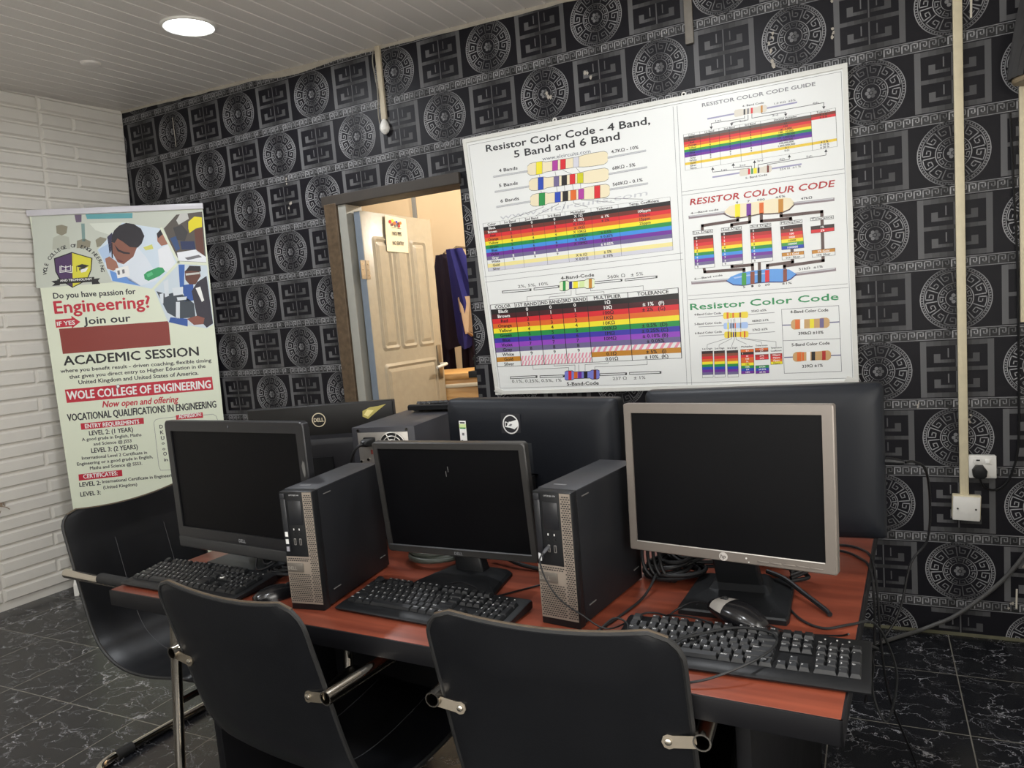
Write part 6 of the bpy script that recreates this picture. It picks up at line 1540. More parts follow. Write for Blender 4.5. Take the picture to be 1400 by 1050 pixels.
    def strip(zc, c):
        h = 0.0205; x = (c - 0.5) * CW
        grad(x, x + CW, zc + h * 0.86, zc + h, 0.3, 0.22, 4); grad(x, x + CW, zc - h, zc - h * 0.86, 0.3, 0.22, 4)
        for i in range(nunit):
            g = (0.42, 0.34, 0.2, 0.42, 0.36, 0.26, 0.14, 0.4, 0.3)[(i + c * 2) % 9]; ux = x + CW * i / nunit; uw = CW / nunit
            rect(ux, ux + uw * 1.0, zc - h * 0.84, zc + h * 0.84, g * 0.16)
            def f(pts, lay): poly([(ux + p * uw, zc - h * 0.62 + q * h * 1.24) for p, q in pts], g, 2)
            key([(0.12, 0.0), (0.12, 1.0), (0.82, 1.0), (0.82, 0.32), (0.48, 0.32), (0.48, 0.62)], 0.062, f)
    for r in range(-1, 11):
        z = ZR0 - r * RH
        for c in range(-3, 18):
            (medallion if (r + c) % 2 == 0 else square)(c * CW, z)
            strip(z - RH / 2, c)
    # plaster chips and torn spots
    for x, z, s in ((3.40, 2.42, 0.012), (3.395, 2.33, 0.016), (3.62, 2.50, 0.010), (3.62, 2.40, 0.012), (2.42, 2.40, 0.014), (3.88, 0.92, 0.007), (4.05, 0.87, 0.008), (4.22, 0.30, 0.006), (4.18, 0.15, 0.010), (0.83, 2.24, 0.010), (0.84, 2.13, 0.012), (2.62, 2.45, 0.014)):
        for j in range(3):
            a = random.random() * 6; px, pz = x + math.cos(a) * s * j * 0.7, z + math.sin(a) * s * j * 1.3
            mb.add([(px + s * 0.6 * random.uniform(0.4, 1) * math.cos(t), -0.0011, pz + s * 0.9 * random.uniform(0.4, 1) * math.sin(t)) for t in (0, 0.9, 1.8, 2.7, 3.6, 4.5, 5.4)], [tuple(range(7))], 0, None, hexc('#a9a297'))
    for x, z0, z1, wd in ((4.03 + 0.165, 0.13, 0.21, 0.006), (4.07, 2.33, 2.44, 0.007), (0.01, 2.58, 2.75, 0.004)):
        mb.add([(x, -0.0011, z0), (x + wd, -0.0011, z0), (x + wd * 1.3, -0.0011, z1), (x + wd * 0.3, -0.0011, z1)], [(0, 1, 2, 3)], 0, None, hexc('#cfc9ba'))
    return mb
struct('wall_back', wallpaper(), print_mat('wallpaper_print', 0.5, 0.22))

# --- white brick wall on the left, leaning out slightly
O_L = Vector((-0.4226 - 0.0698 * 2.8565, 0, 0)); U_L = Vector((-0.0698, -1, 0)).normalized(); V_L = Vector((0.0698, 0, 1)).normalized(); N_L = V_L.cross(U_L).normalized()
if N_L.x < 0: N_L = -N_L
ML = Matrix((U_L, V_L, N_L)).transposed().to_4x4(); ML.translation = O_L
def brick_wall():
    mb = MB(); mb.box(-0.03, 4.8, 0, 2.9, -0.06, 0.0, M=ML)
    pitch, n = 0.0805, 36
    def brick(u0, u1, v0, v1, d=0.016):
        b = 0.010; g = 0.004
        u0 += g; u1 -= g; v0 += g; v1 -= g
        if u1 - u0 < 0.03: return
        lo = [(u0, v0, 0), (u1, v0, 0), (u1, v1, 0), (u0, v1, 0)]; hi = [(u0 + b, v0 + b, d), (u1 - b, v0 + b, d), (u1 - b, v1 - b, d), (u0 + b, v1 - b, d)]
        mb.loft([lo, hi], M=ML, cap0=False)
    for r in range(n):
        v = 2.862 - (r + 1) * pitch
        if v < -0.02: continue
        v = max(v, 0.0); odd = r % 2
        for k in range(10):
            a = 0.0 + k * 0.47 + (0.04 if k else 0.0)
            b = (k + 1) * 0.47 + 0.04
            if not odd: brick(a, b, v, v + pitch)
            else:
                sp = a + (b - a) * (0.63 if k == 0 else (0.64 if v > 1.3 else 0.36))
                brick(a, sp, v, v + pitch); brick(sp, b, v, v + pitch)
    return mb
struct('wall_left', brick_wall(), brick_paint)
struct('wall_right', MB().box(XR, XR + 0.06, -4.75, 0.12, 0, 3.0), wall_paint)
struct('wall_front', MB().box(-1.2, XR, -4.75, -4.69, 0, 3.0), wall_paint)
# windows added to the unseen walls, their panes glowing to light the room
win_glow = mat('bright_window_pane', '#f4f4f0', 0.4, emit=((1.0, 0.97, 0.92), 1.2))
fr_m = mat('window_frame_paint', '#c9c4b8', 0.5)
def window(name, M):
    mb = MB().ring(2.3, 1.6, 0.06, 0.06, 0.06, 0.06, -0.03, 0.0, M=M).box(-0.02, 0.02, -0.025, 0.0, 0.03, 1.57, M=M)
    f = struct(name, mb, fr_m)
    obj('window_pane', MB().box(-1.11, 1.11, -0.008, 0.0, 0.05, 1.55, M=M), win_glow, f)
window('window_1', Matrix.Translation((2.9, -4.69, 0.75)) @ Matrix.Rotation(PI, 4, 'Z'))
window('window_2', Matrix.Translation((XR, -2.9, 0.8)) @ Matrix.Rotation(-PI / 2, 4, 'Z'))

# --- boarded ceiling
def ceiling():
    mb = MB(); p = 0.1; g = 0.0045; d = 0.007
    x = -1.15
    while x < XR + 0.02:
        for a, b, c, e in ((x + g, 0, x + p - g, 0), (x + p - g, 0, x + p, d), (x + p, d, x + p + g, 0)):
            vs = [(a, 0.05, ceil_z(a, 0.05) + c * 0), (c, 0.05, 0), (c, -4.76, 0), (a, -4.76, 0)]
            vs = [(a, 0.05, ceil_z(a, 0.05) + b), (c, 0.05, ceil_z(c, 0.05) + e), (c, -4.76, ceil_z(c, -4.76) + e), (a, -4.76, ceil_z(a, -4.76) + b)]
            mb.add(vs, [(0, 1, 2, 3)])
        x += p
    x0, x1 = -1.2, XR + 0.06
    q = [(x0, 0.05), (x1, 0.05), (x1, -4.76), (x0, -4.76)]
    mb.add([(a, b, ceil_z(a, b) + 0.01) for a, b in q] + [(a, b, ceil_z(a, b) + 0.06) for a, b in q], [(0, 1, 2, 3), (7, 6, 5, 4), (0, 4, 5, 1), (1, 5, 6, 2), (2, 6, 7, 3), (3, 7, 4, 0)])
    return mb
struct('ceiling', ceiling(), pvc)
# uneven strip of sealant where the ceiling meets the wallpaper
def sealant():
    mb = MB(); loops = []
    for i in range(70):
        x = -0.45 + i * 0.0725; z = ceil_z(x, 0); h = 0.012 + 0.006 * random.random() + (0.022 * max(0, 1 - abs(x - 0.98) / 0.32))
        loops.append([(x, -0.002, z - h), (x, -0.006, z - h * 0.6), (x, -0.008, z + 0.002), (x, 0.0, z + 0.002)])
    return mb.loft(loops)
struct('trim_1', sealant(), mat('sealant', '#a39c90', 0.7, noise=0.2, nscale=25))
# grimy joint along the foot of the wallpaper
struct('trim_2', MB().prism([(-0.006, 0), (0.0, 0.012), (0.0, 0)], 1.95, XR, 'x'), mat('grimy_joint', '#54523f', 0.9, noise=0.4, nscale=30))

# --- the room beyond the doorway
far_paint = mat('peach_wall_paint', '#e8cfaa', 0.75, 0, 0.3, noise=0.05, nscale=5)
struct('wall_far', MB().box(-1.2, 3.6, 1.62, 1.70, 0, 2.9), far_paint)
struct('wall_far_left', MB().box(-1.2, -1.12, 0.12, 1.62, 0, 2.9), far_paint)
struct('wall_far_right', MB().box(3.5, 3.6, 0.12, 1.62, 0, 2.9), far_paint)
struct('ceiling_far', MB().box(-1.2, 3.6, 0.06, 1.70, 2.70, 2.78), pvc)
struct('trim_3', MB().box(0.60, 0.635, 1.605, 1.62, 1.2, 2.70, 0.004), mat('grey_conduit', '#8d8c88', 0.5))

# --- door frame: weathered jamb wrapped in wallpaper, grey post, dark head
frame_grey = mat('grey_door_paint', '#98978f', 0.5, noise=0.12, nscale=14)
df = struct('trim_4', MB().box(1.172, 1.226, -0.012, 0.13, 0, 2.075, 0.004), frame_grey)
struct('trim_5', MB().box(1.09, 1.172, -0.026, 0.13, 0, 2.085, 0.004), mat('bronzed_wallpaper_wrap', '#5a4a38', 0.45, 0.2, noise=0.75, nscale=34))
struct('trim_6', MB().box(1.075, 1.935, -0.024, 0.13, 2.072, 2.128, 0.004), mat('dark_weathered_wood', '#38322c', 0.6, noise=0.3, nscale=20))

# --- panelled door, swung open into the far room
leaf_paint = mat('cream_wood_grain_door', '#a39a87', 0.34, 0, 0.5, noise=0.14, nscale=24, bump=0.25, bscale=60)
edge_paint = mat('blue_grey_door_edge', '#737d88', 0.5, noise=0.1, nscale=20)
def door_leaf():
    """leaf in its own frame: x 0..W along the leaf, y thickness, z up"""
    W, H, T = 0.66, 2.035, 0.042
    mb = MB(); mb.box(0.0, W, 0, T, 0.01, H, 0.003)
    def panel(x0, x1, z0, z1):
        # moulded frame round a raised field
        for a, b, y0, y1 in ((0.0, 0.016, 0.0, -0.009), (0.016, 0.03, -0.009, -0.001), (0.03, 0.05, -0.001, -0.008)):
            def R(e, y):
                r = 0.012
                return [(x, y, z) for x, z in rrect(x1 - x0 - 2 * e, z1 - z0 - 2 * e, max(0.004, r + 0.012 - e * 0.4), 3, (x0 + x1) / 2, (z0 + z1) / 2)]
            mb.loft([R(a, y0), R(b, y1)], cap0=False, cap1=False)
        e = 0.05
        if x1 - x0 > 0.11: mb.box(x0 + e, x1 - e, -0.008, 0.0, z0 + e, z1 - e)
    xs = (0.07, 0.245, 0.415, 0.59)
    for i in range(3): panel(xs[i] + 0.004, xs[i + 1] - 0.004, 1.27, 1.905)
    panel(0.07, 0.59, 0.60, 1.20); panel(0.07, 0.59, 0.12, 0.55)
    return mb
d1 = obj('door_1', door_leaf(), leaf_paint, None, (1.285, 0.03, 0.0), (0, 0, math.radians(87.5))); d1['kind'] = 'structure'
obj('door_edge', MB().box(-0.004, 0.0, 0.001, 0.041, 0.012, 2.03), edge_paint, d1)
h = obj('door_handle', MB().tube(spline([(0.0, 0, 0), (0, -0.045, 0), (-0.02, -0.055, -0.002), (-0.11, -0.055, -0.012)], 6), 0.009, 10), white_plastic, d1, (0.615, -0.002, 1.15))
obj('lock_plate', MB().box(-0.02, 0.02, -0.006, 0.0, -0.09, 0.12, 0.003), brushed, h)
for z in (1.72, 0.9, 0.3):
    hg = obj('hinge', MB().cyl((0, 0, 0), 0.007, 0.1, 'z', 12).box(-0.042, 0.0, -0.004, 0.0, -0.05, 0.05).box(0.0, 0.036, 0.001, 0.005, -0.05, 0.05), brushed, d1, (-0.006, -0.004, z))
    mb = MB()
    for sx in (-0.028, 0.024):
        for dz in (-0.03, 0.0, 0.03): mb.cyl((sx, -0.004 if sx < 0 else 0.0, dz), 0.004, 0.003, 'y', 8)
    obj('screw', mb, chrome, hg)

# sign taped to the door
sign = obj('door_sign', None or print_prims([
    ('p', 0, 'crm', [(0, 0), (202, -3), (208, 96), (205, 192), (12, 200), (3, 120)])] + [
    ('p', 1, c, [(x + 9 * math.cos(t) * s, y + 7 * math.sin(t) * s) for t in (0, 1, 2, 3, 4, 5)]) for x, y, s, c in
    ((50, 165, 1.5, 'rd'), (72, 172, 1.3, 'ye'), (90, 160, 1.6, 'or'), (108, 168, 1.2, 'bl'), (126, 158, 1.5, 'br'), (146, 164, 1.4, 'or'), (66, 150, 1.3, 'br'), (100, 148, 1.4, 'gy'), (130, 146, 1.3, 'rd'))] + [
    ('l', 1, 'dk', 2, [(60, 134), (150, 132)]), ('c', 2, 'dk', 'NO PPE', 104, 102, 21, 'b', 84), ('c', 2, 'dk', 'NO ENTRY', 108, 48, 20, 'b', 108)],
    lambda u, v, zz: (u / 1000, -0.001 - zz * 2 - 0.004 * math.sin(u / 60.0), v / 1000)), print_mat('paper_print', 0.6, 0.3))
sign.parent = None
sign.matrix_world = d1.matrix_basis @ Matrix.Translation((0.185, -0.012, 1.825))
tag(sign, 'cream paper notice taped high on the open panelled door', 'sign')

# overalls hanging on the far wall, and the wooden chest below
def garment(profile, depth, folds, n=28, rows=26):
    """hanging cloth: profile(t) -> (x0, x1, z) down the garment; folded tube with thickness"""
    mb = MB(); loops = []
    for r in range(rows + 1):
        t = r / rows; x0, x1, z = profile(t); L = []
        for k in range(n):
            a = 2 * PI * k / n; cx, hw = (x0 + x1) / 2, (x1 - x0) / 2
            x = cx + hw * math.cos(a); amp = 0.35 + 0.65 * t
            y = depth * math.sin(a) * (0.75 + 0.25 * math.sin(folds * 2.3 + k * 0.9)) * (0.6 + 0.4 * t) - 0.016 * amp * math.sin(folds * (x - x0) / max(0.05, hw) * 2.2 + t * 2.0)
            L.append((x, y, z + (0.035 * math.sin(k * 0.7 + folds) * (t > 0.93)) - 0.02 * abs(math.sin(folds + x * 30)) * t * 0.6))
        loops.append(L)
    return mb.loft(loops)
dark_cloth = mat('dark_purple_cloth', '#2c2433', 0.85, 0, 0.2, noise=0.15, nscale=14)
navy_cloth = mat('navy_blue_cloth', '#2b2a6a', 0.8, 0, 0.25, noise=0.15, nscale=14)
t = thing('hanging_overalls', 'dark purple overalls hanging behind the open door', 'clothing', (1.0, 1.36, 0), 0)
obj('body', garment(lambda t: (-0.075 - 0.05 * min(1, t * 3), 0.05 + 0.11 * min(1, t * 2.2), 1.885 - 0.64 * t), 0.07, 3.1), dark_cloth, t)
obj('trouser_leg', garment(lambda t: (-0.11 - 0.01 * t, 0.01 - 0.01 * t, 1.31 - 0.30 * t), 0.05, 2.0), dark_cloth, t)
obj('trouser_leg', garment(lambda t: (0.07, 0.17 - 0.02 * t, 1.31 - 0.27 * t), 0.05, 4.0), dark_cloth, t)
obj('coat_hook', MB().tube([(-0.01, 0.0, 1.89), (-0.01, 0.04, 1.91), (-0.01, 0.26, 1.91)], 0.008), brushed, t)
t = thing('hanging_coverall', 'navy blue coverall with a beige panel hanging at the right of the doorway', 'clothing', (1.0, 1.26, 0), 0)
obj('body', garment(lambda t: (0.07 + 0.04 * t, 0.20 + 0.17 * min(1, t * 1.8), 1.905 - 0.66 * t), 0.06, 4.3), navy_cloth, t)
obj('sleeve', garment(lambda t: (0.20 + 0.02 * t, 0.34 - 0.02 * t, 1.32 - 0.22 * t), 0.045, 1.5), dark_cloth, t)
obj('beige_panel', garment(lambda t: (0.13 + 0.05 * t, 0.42, 1.57 - 0.27 * t), 0.10, 2.4), mat('beige_cloth', '#cdb191', 0.8, noise=0.15, nscale=20), t, label='beige panel sewn low on the coverall')
obj('coat_hook', MB().tube([(0.13, 0.0, 1.90), (0.13, 0.04, 1.92), (0.13, 0.36, 1.92)], 0.008), brushed, t)
ply = wood_mat('pale_plywood', '#e2b878', '#c9924e', (3, 30, 30), 0.45)
t = thing('wooden_chest', 'pale wooden chest seen low through the doorway', 'chest', (1.05, 0.62, 0), math.radians(20))
obj('chest_body', MB().box(-0.12, 0.62, 0.0, 0.45, 0.02, 1.04, 0.004), ply, t)
obj('chest_lid', MB().box(-0.13, 0.63, -0.012, 0.46, 1.04, 1.08, 0.005), ply, t)
obj('moulding', MB().box(-0.12, 0.62, -0.014, 0.0, 0.99, 1.015, 0.004), mat('white_moulding', '#e9dcc2', 0.5), t)
for x in (-0.09, 0.55):
    for y in (0.03, 0.40): obj('foot', MB().box(x, x + 0.05, y, y + 0.03, 0, 0.02), ply, t)
tag(obj('lock_keeper', MB().box(-0.05, 0.0, -0.03, 0.02, -0.022, 0.012, 0.003).box(-0.012, 0.0, -0.03, 0.02, 0.012, 0.09, 0.003).cyl((-0.012, -0.032, 0.075), 0.006, 0.006, 'y', 10), mat('blackened_steel', '#2b2a29', 0.5, 0.6), None, (1.926, 0.03, 1.135)), 'blackened steel lock keeper on the right side of the doorway', 'latch')

# ================================================================== things on walls and ceiling
led = mat('lit_lamp_diffuser', '#ffffff', 0.4, emit=((0.93, 0.97, 1.0), 14.0))
for i, (x, y, pw) in enumerate(DOWNLIGHTS):
    z = ceil_z(x, y)
    lab = ['round lit downlight in the ceiling near the left corner', 'round lit downlight above the monitors', 'round lit downlight over the left of the room', 'round lit downlight over the camera side of the desk', 'round lit downlight at the rear of the room', 'round lit downlight at the rear right of the room'][i]
    t = thing('downlight', lab, 'ceiling light', (x, y, z), 0, 'round ceiling downlights'); t.rotation_euler = (0.0263, 0.0295, 0)
    obj('trim_ring', MB().lathe([(0.094, 0.004), (0.098, -0.004), (0.108, -0.010), (0.116, -0.007), (0.119, 0.0), (0.119, 0.004)], 40), white_plastic, t)
    obj('diffuser', MB().lathe([(0.0005, -0.013), (0.06, -0.0125), (0.095, -0.008), (0.097, -0.002)], 40), led, t)
x, y = 0.269, -0.679
t = thing('ceiling_cap', 'small round white cap on the ceiling boards at upper left', 'ceiling rose', (x, y, ceil_z(x, y))); t.rotation_euler = (0.0263, 0.0295, 0)
obj('cap_cover', MB().lathe([(0.0005, -0.012), (0.034, -0.012), (0.043, -0.008), (0.048, 0.002)], 28), pvc, t)
# trunking and electrical fittings
def trunking(name, label, x, w_, z0, z1, d=0.016, m=cream_trunk):
    return tag(obj(name, MB().box(-w_ / 2, w_ / 2, -d, 0, z0, z1, 0.0025), m, None, (x, -0.0012, 0)), label, 'conduit', 'plastic conduits on the wallpapered wall')
trunking('conduit', 'long cream conduit running down the wall to the junction box', 4.031, 0.030, 0.578, ceil_z(4.03, 0) - 0.001)
trunking('conduit', 'short cream conduit hanging from the ceiling above the doorway', 1.527, 0.030, 2.452, ceil_z(1.53, 0) - 0.001, m=mat('dusty_trunking', '#b9ae98', 0.6, noise=0.2, nscale=30))
trunking('conduit', 'short grey conduit above the poster board', 3.078, 0.034, 2.466, ceil_z(3.08, 0) - 0.001, m=mat('dark_dusty_trunking', '#77726a', 0.6, noise=0.25, nscale=30))
trunking('conduit', 'cream conduit at the right edge beside the black cable', 4.236, 0.044, 1.23, 2.06)
t = thing('lamp_holder', 'torn white lamp holder end below the short conduit', 'lamp holder', (1.527, -0.014, 2.452))
obj('holder_body', MB().lathe([(0.008, 0.0), (0.013, -0.006), (0.023, -0.028), (0.026, -0.045), (0.019, -0.062), (0.006, -0.073)], 12), white_plastic, t)
obj('wire', MB().tube(spline([(0, 0, -0.07), (0.012, -0.004, -0.09), (0.006, -0.006, -0.11)], 5), 0.002, 6), cable_m, t)
tag(obj('wire', MB().tube(spline([(1.498, -0.006, ceil_z(1.5, 0) - 0.012), (1.487, -0.006, 2.74), (1.510, -0.022, 2.62), (1.509, -0.023, 2.55), (1.49, -0.006, 2.47), (1.507, -0.006, 2.41)], 8), 0.003, 6), mat('dirty_white_wire', '#8f8a80', 0.6)), 'thin grey wire looping beside the short conduit above the doorway', 'cable')
t = thing('junction_box', 'square white junction box at the foot of the long conduit', 'junction box', (4.036, -0.0012, 0.532)); t.rotation_euler = (0, 0.04, 0)
obj('back_box', MB().box(-0.047, 0.047, -0.03, 0, -0.047, 0.047, 0.003), cream_trunk, t)
cv = obj('cover_plate', MB().box(-0.046, 0.044, -0.038, -0.03, -0.050, 0.043, 0.002), white_plastic, t)
for sx in (-0.03, 0.03): obj('screw', MB().cyl((sx, -0.039, -0.004), 0.0035, 0.003, 'y', 10), mat('dark_steel', '#4a4844', 0.4, 0.8), cv)
t = thing('wall_socket', 'white switched wall socket right of the long conduit', 'socket', (4.09, -0.0012, 0.692))
obj('socket_box', MB().box(-0.044, 0.044, -0.024, 0, -0.043, 0.043, 0.004), white_plastic, t)
fp = obj('face_plate', MB().box(-0.0445, 0.0445, -0.031, -0.024, -0.0435, 0.0435, 0.003).box(-0.031, 0.031, -0.033, -0.031, 0.012, 0.034, 0.001), white_plastic, t)
obj('rocker_switch', MB().box(0.008, 0.022, -0.037, -0.033, 0.015, 0.031, 0.001), mat('bright_white_plastic', '#f3f2ee', 0.3), fp)
obj('indicator', MB().box(-0.021, -0.009, -0.0345, -0.033, 0.024, 0.029), mat('dark_indicator', '#20201f', 0.3), fp)
t = thing('power_plug', 'black power plug pushed into the white wall socket', 'plug', (4.078, -0.0325, 0.677))
obj('plug_body', MB().prism([(-0.022, -0.016), (-0.013, -0.024), (0.013, -0.024), (0.022, -0.016), (0.024, 0.006), (0.012, 0.024), (-0.012, 0.024), (-0.024, 0.006)], -0.032, -0.0005, 'y', bev=0.003), blk_plastic, t)
obj('plug_cord', MB().tube(spline([(0, -0.02, -0.02), (0.006, -0.018, -0.045), (0.018, -0.004, -0.064), (0.05, 0.02, -0.078), (0.085, 0.022, -0.055), (0.11, 0.02, 0.0), (0.128, 0.018, 0.11), (0.130, 0.018, 0.4), (0.128, 0.016, 0.75), (0.118, 0.014, 1.02), (0.108, 0.016, 1.3)], 8), 0.004, 8), cable_m, t)
# thick grey cable climbing the wall from the floor
tag(obj('thick_cable', MB().tube(spline([(3.62, -0.26, 0.0082), (3.72, -0.17, 0.0082), (3.80, -0.085, 0.0082), (3.86, -0.03, 0.012), (3.92, -0.012, 0.038), (4.00, -0.010, 0.088), (4.12, -0.010, 0.205), (4.19, -0.010, 0.295), (4.25, -0.010, 0.40), (4.33, -0.010, 0.55)], 8), 0.008, 10), mat('grey_rubber_cable', '#4d4c4b', 0.45)), 'thick grey cable rising from the floor across the wallpaper', 'cable')
# dark pleated shade with a pale rim at the upper right edge
t = thing('wall_lamp', 'dark pleated shade with a beige rim high at the right edge', 'wall lamp', (4.30, -0.11, 2.055))
mb = MB(); lp = []
for j in range(7):
    f = j / 6; L = []
    for k in range(56):
        a = 2 * PI * k / 56; r = (0.105 + 0.0 * f) * (1 - 0.42 * f ** 1.3) + (0.004 if k % 2 else -0.004)
        L.append((r * 1.25 * math.cos(a + f * 0.5), r * math.sin(a + f * 0.5) * 0.85, 0.012 + 0.33 * f))
    lp.append(L)
obj('pleated_shade', mb.loft(lp), mat('dark_pleated_cloth', '#1d1b1b', 0.6, noise=0.2, nscale=30), t, smooth=20)
obj('shade_rim', MB().lathe([(0.088, 0.012), (0.096, 0.014), (0.098, 0.004), (0.094, -0.004), (0.086, -0.002)], 36, M=Matrix.Diagonal((1.25, 0.85, 1, 1))), mat('beige_rim', '#8f8068', 0.5), t)
obj('lamp_bracket', MB().box(-0.02, 0.02, 0.02, 0.1085, 0.12, 0.17, 0.003), brushed, t)
# broken socket hole in the brick wall
t = thing('broken_socket', 'broken wall socket with bare wires low on the white brick wall', 'socket'); t.matrix_world = ML @ Matrix.Translation((0.955, 0.605, 0.0))
obj('back_box', MB().ring(0.075, 0.075, 0.008, 0.008, 0.008, 0.008, -0.014, -0.001, 0.004, yin=-0.002, M=Matrix(((1, 0, 0, 0), (0, 0, 1, -0.0375), (0, -1, 0, 0), (0, 0, 0, 1)))), mat('worn_box', '#a89b8c', 0.8, noise=0.3, nscale=40), t)
obj('wiring', MB().tube(spline([(-0.01, 0.02, 0.003), (0.008, 0.0, 0.014), (-0.012, -0.02, 0.012), (0.0, -0.045, 0.016)], 6), 0.0035, 6).tube(spline([(0.01, 0.02, 0.003), (0.0, 0.0, 0.02), (-0.03, -0.012, 0.03), (-0.05, -0.03, 0.026)], 6), 0.0025, 6).box(-0.025, 0.01, -0.02, 0.012, 0.002, 0.012, 0.003), mat('grubby_wire', '#9a8672', 0.7), t)

# ------------------------------------------------------------------ poster board
def quad_place(TL, TR, BR, BL, W, H, nrm):
    TL, TR, BR, BL = map(Vector, (TL, TR, BR, BL)); nrm = Vector(nrm)
    def f(u, v, z):
        a, b = u / W, v / H; lo = BL + (BR - BL) * a; hi = TL + (TR - TL) * a
        return lo + (hi - lo) * b + nrm * z
    return f
YB = -0.030
Q = [(1.9881, YB, 2.2612), (3.6591, YB, 2.2470), (3.6659, YB, 1.0295), (2.0494, YB, 1.0357)]
pl = quad_place(*Q, 1660, 1222, (0, -1, 0))
t = thing('poster_board', 'large white framed board of resistor colour code charts on the wallpaper', 'poster', (0, 0, 0))
prt = print_prims(POSTER, pl)
q0 = [pl(u, v, -0.004) for u, v in ((0, 0), (1660, 0), (1660, 1222), (0, 1222))]
prt.add(q0, [(3, 2, 1, 0)], 0, None, PAL['w'])
obj('printed_sheet', prt, print_mat('poster_print', 0.38, 0.5, 0.12, 6), t, smooth=0)
hem = mat('white_vinyl_hem', '#dcdcd6', 0.45, noise=0.05, nscale=30, bump=0.2, bscale=40)
Qv = [Vector(q) for q in Q]
def bar_between(a, b, wd, th, ext=0.0):
    a, b = Vector(a), Vector(b); d = (b - a).normalized(); a = a - d * ext; b = b + d * ext; n = d.cross(Vector((0, 1, 0))).normalized() * wd / 2
    y0 = Vector((0, -th / 2, 0)); y1 = Vector((0, th / 2, 0))
    lo = [a + n + y0, a - n + y0, a - n + y1, a + n + y1]; hi = [b + n + y0, b - n + y0, b - n + y1, b + n + y1]
    return MB().loft([lo, hi])
off = Vector((0, 0.006, 0))
for i in range(4): obj('frame_bar', bar_between(Qv[i] + off, Qv[(i + 1) % 4] + off, 0.018, 0.022 - 0.0016 * (i % 2), 0.009), hem, t)
for u, v in ((1640, 8), (12, 10)):
    p = pl(u, v, 0.003); obj('torn_corner', MB().box(-0.022, 0.022, -0.004, 0.003, -0.014, 0.014, 0.003), hem, t, p, (0.1, 0.5, 0.1))
for x, z in ((2.46, 2.272), (3.045, 2.266)):
    obj('eyelet', MB().lathe([(0.0055, -0.003), (0.0095, -0.003), (0.0105, 0.0), (0.0095, 0.003), (0.0055, 0.003), (0.0055, -0.003)], 16, M=Matrix.Rotation(PI / 2, 4, 'X')), white_plastic, t, (x, -0.028, z))

# ------------------------------------------------------------------ roll-up banner
BQ_ = [(-0.485900, -0.627800, 2.195500), (0.189500, -0.021600, 2.199600), (0.147400, -0.059400, 0.080000), (-0.492700, -0.633900, 0.080000)]
pl = quad_place(*BQ_, 900, 2115.5, Vector((math.sin(0.73144), -math.cos(0.73144), 0)))
t = thing('roll_up_banner', 'tall cream roll-up banner about vocational engineering beside the brick wall', 'banner', (0, 0, 0))
prt = print_prims(BANNER, pl)
q0 = [pl(u, v, -0.0015) for u, v in ((0, 0), (900, 0), (900, 2115.5), (0, 2115.5))]; prt.add(q0, [(3, 2, 1, 0)], 0, None, PAL['bn'])
obj('printed_panel', prt, print_mat('banner_print', 0.42, 0.45, 0.08, 5), t, smooth=0)
a, b = Vector(BQ_[0]), Vector(BQ_[1]); d = (b - a).normalized(); nn = Vector((d.y, -d.x, 0))
MR = Matrix((d, -nn, Vector((0, 0, 1)))).transposed().to_4x4(); MR.translation = a
obj('top_rail', MB().box(-0.012, (b - a).length + 0.004, -0.012, 0.010, -0.012, 0.022, 0.004, M=MR), mat('white_aluminium', '#d6d4da', 0.35, noise=0.03), t)
MRb = MR.copy(); MRb.translation = Vector((BQ_[3][0], BQ_[3][1], 0)) - d * 0.03
alu = mat('silver_aluminium', '#b6b5b4', 0.35, 0.9)
Lb = (Vector(BQ_[2]) - Vector(BQ_[3])).length + 0.05
bs = obj('cassette_base', MB().prism([(-0.055, 0.012), (-0.05, 0.055), (-0.02, 0.085), (0.02, 0.085), (0.05, 0.055), (0.055, 0.012)], 0.0, Lb, 'x', M=MRb), alu, t)
for e in (0.0, Lb): obj('end_cap', MB().prism([(-0.06, 0.0), (-0.052, 0.062), (-0.02, 0.092), (0.02, 0.092), (0.052, 0.062), (0.06, 0.0)], e - 0.012, e + 0.012, 'x', M=MRb), white_plastic, t)
obj('support_pole', MB().tube([MRb @ Vector((Lb / 2, 0.03, 0.06)), MRb @ Vector((Lb / 2, 0.03, 2.13))], 0.008, 10), alu, t)

# ================================================================== the desk
DZ = 0.75
DY = -0.0513
MD = Matrix.Translation((1.821, -2.001, 0)) @ Matrix.Rotation(DY, 4, 'Z')
def on_desk(x, y, z=DZ): return MD @ Vector((x, y, z))
DW, DD = 1.853, 1.20
wood = wood_mat('red_brown_wood', '#81402d', '#5d2a1d', (0.9, 16, 10), 0.3, 0.5)
blk_edge = mat('black_edge_band', '#101013', 0.5, 0, 0.28, noise=0.1, nscale=20)
t = thing('computer_desk', 'long red-brown wooden desk with black edges holding the computers', 'desk', (1.821, -2.001, 0), DY)
obj('tabletop', MB().box(0.002, DW - 0.002, 0.002, DD - 0.002, 0.712, DZ, 0.0012), wood, t)
mb = MB()
for x0, x1, y0, y1 in ((0, DW, 0, 0.004), (0, DW, DD - 0.004, DD), (0, 0.004, 0, DD), (DW - 0.004, DW, 0, DD)): mb.box(x0 - 0.0015, x1 + 0.0015, y0 - 0.0015, y1 + 0.0015, 0.706, DZ - 0.0008, 0.001)
obj('edge_band', mb, blk_edge, t)
for x in (0.20, 1.672): obj('side_panel', MB().box(x - 0.014, x + 0.014, 0.13, DD - 0.13, 0.0, 0.712, 0.002), blk_edge, t)
obj('modesty_panel', MB().box(0.215, 1.657, 0.60, 0.618, 0.22, 0.712, 0.002), blk_edge, t)

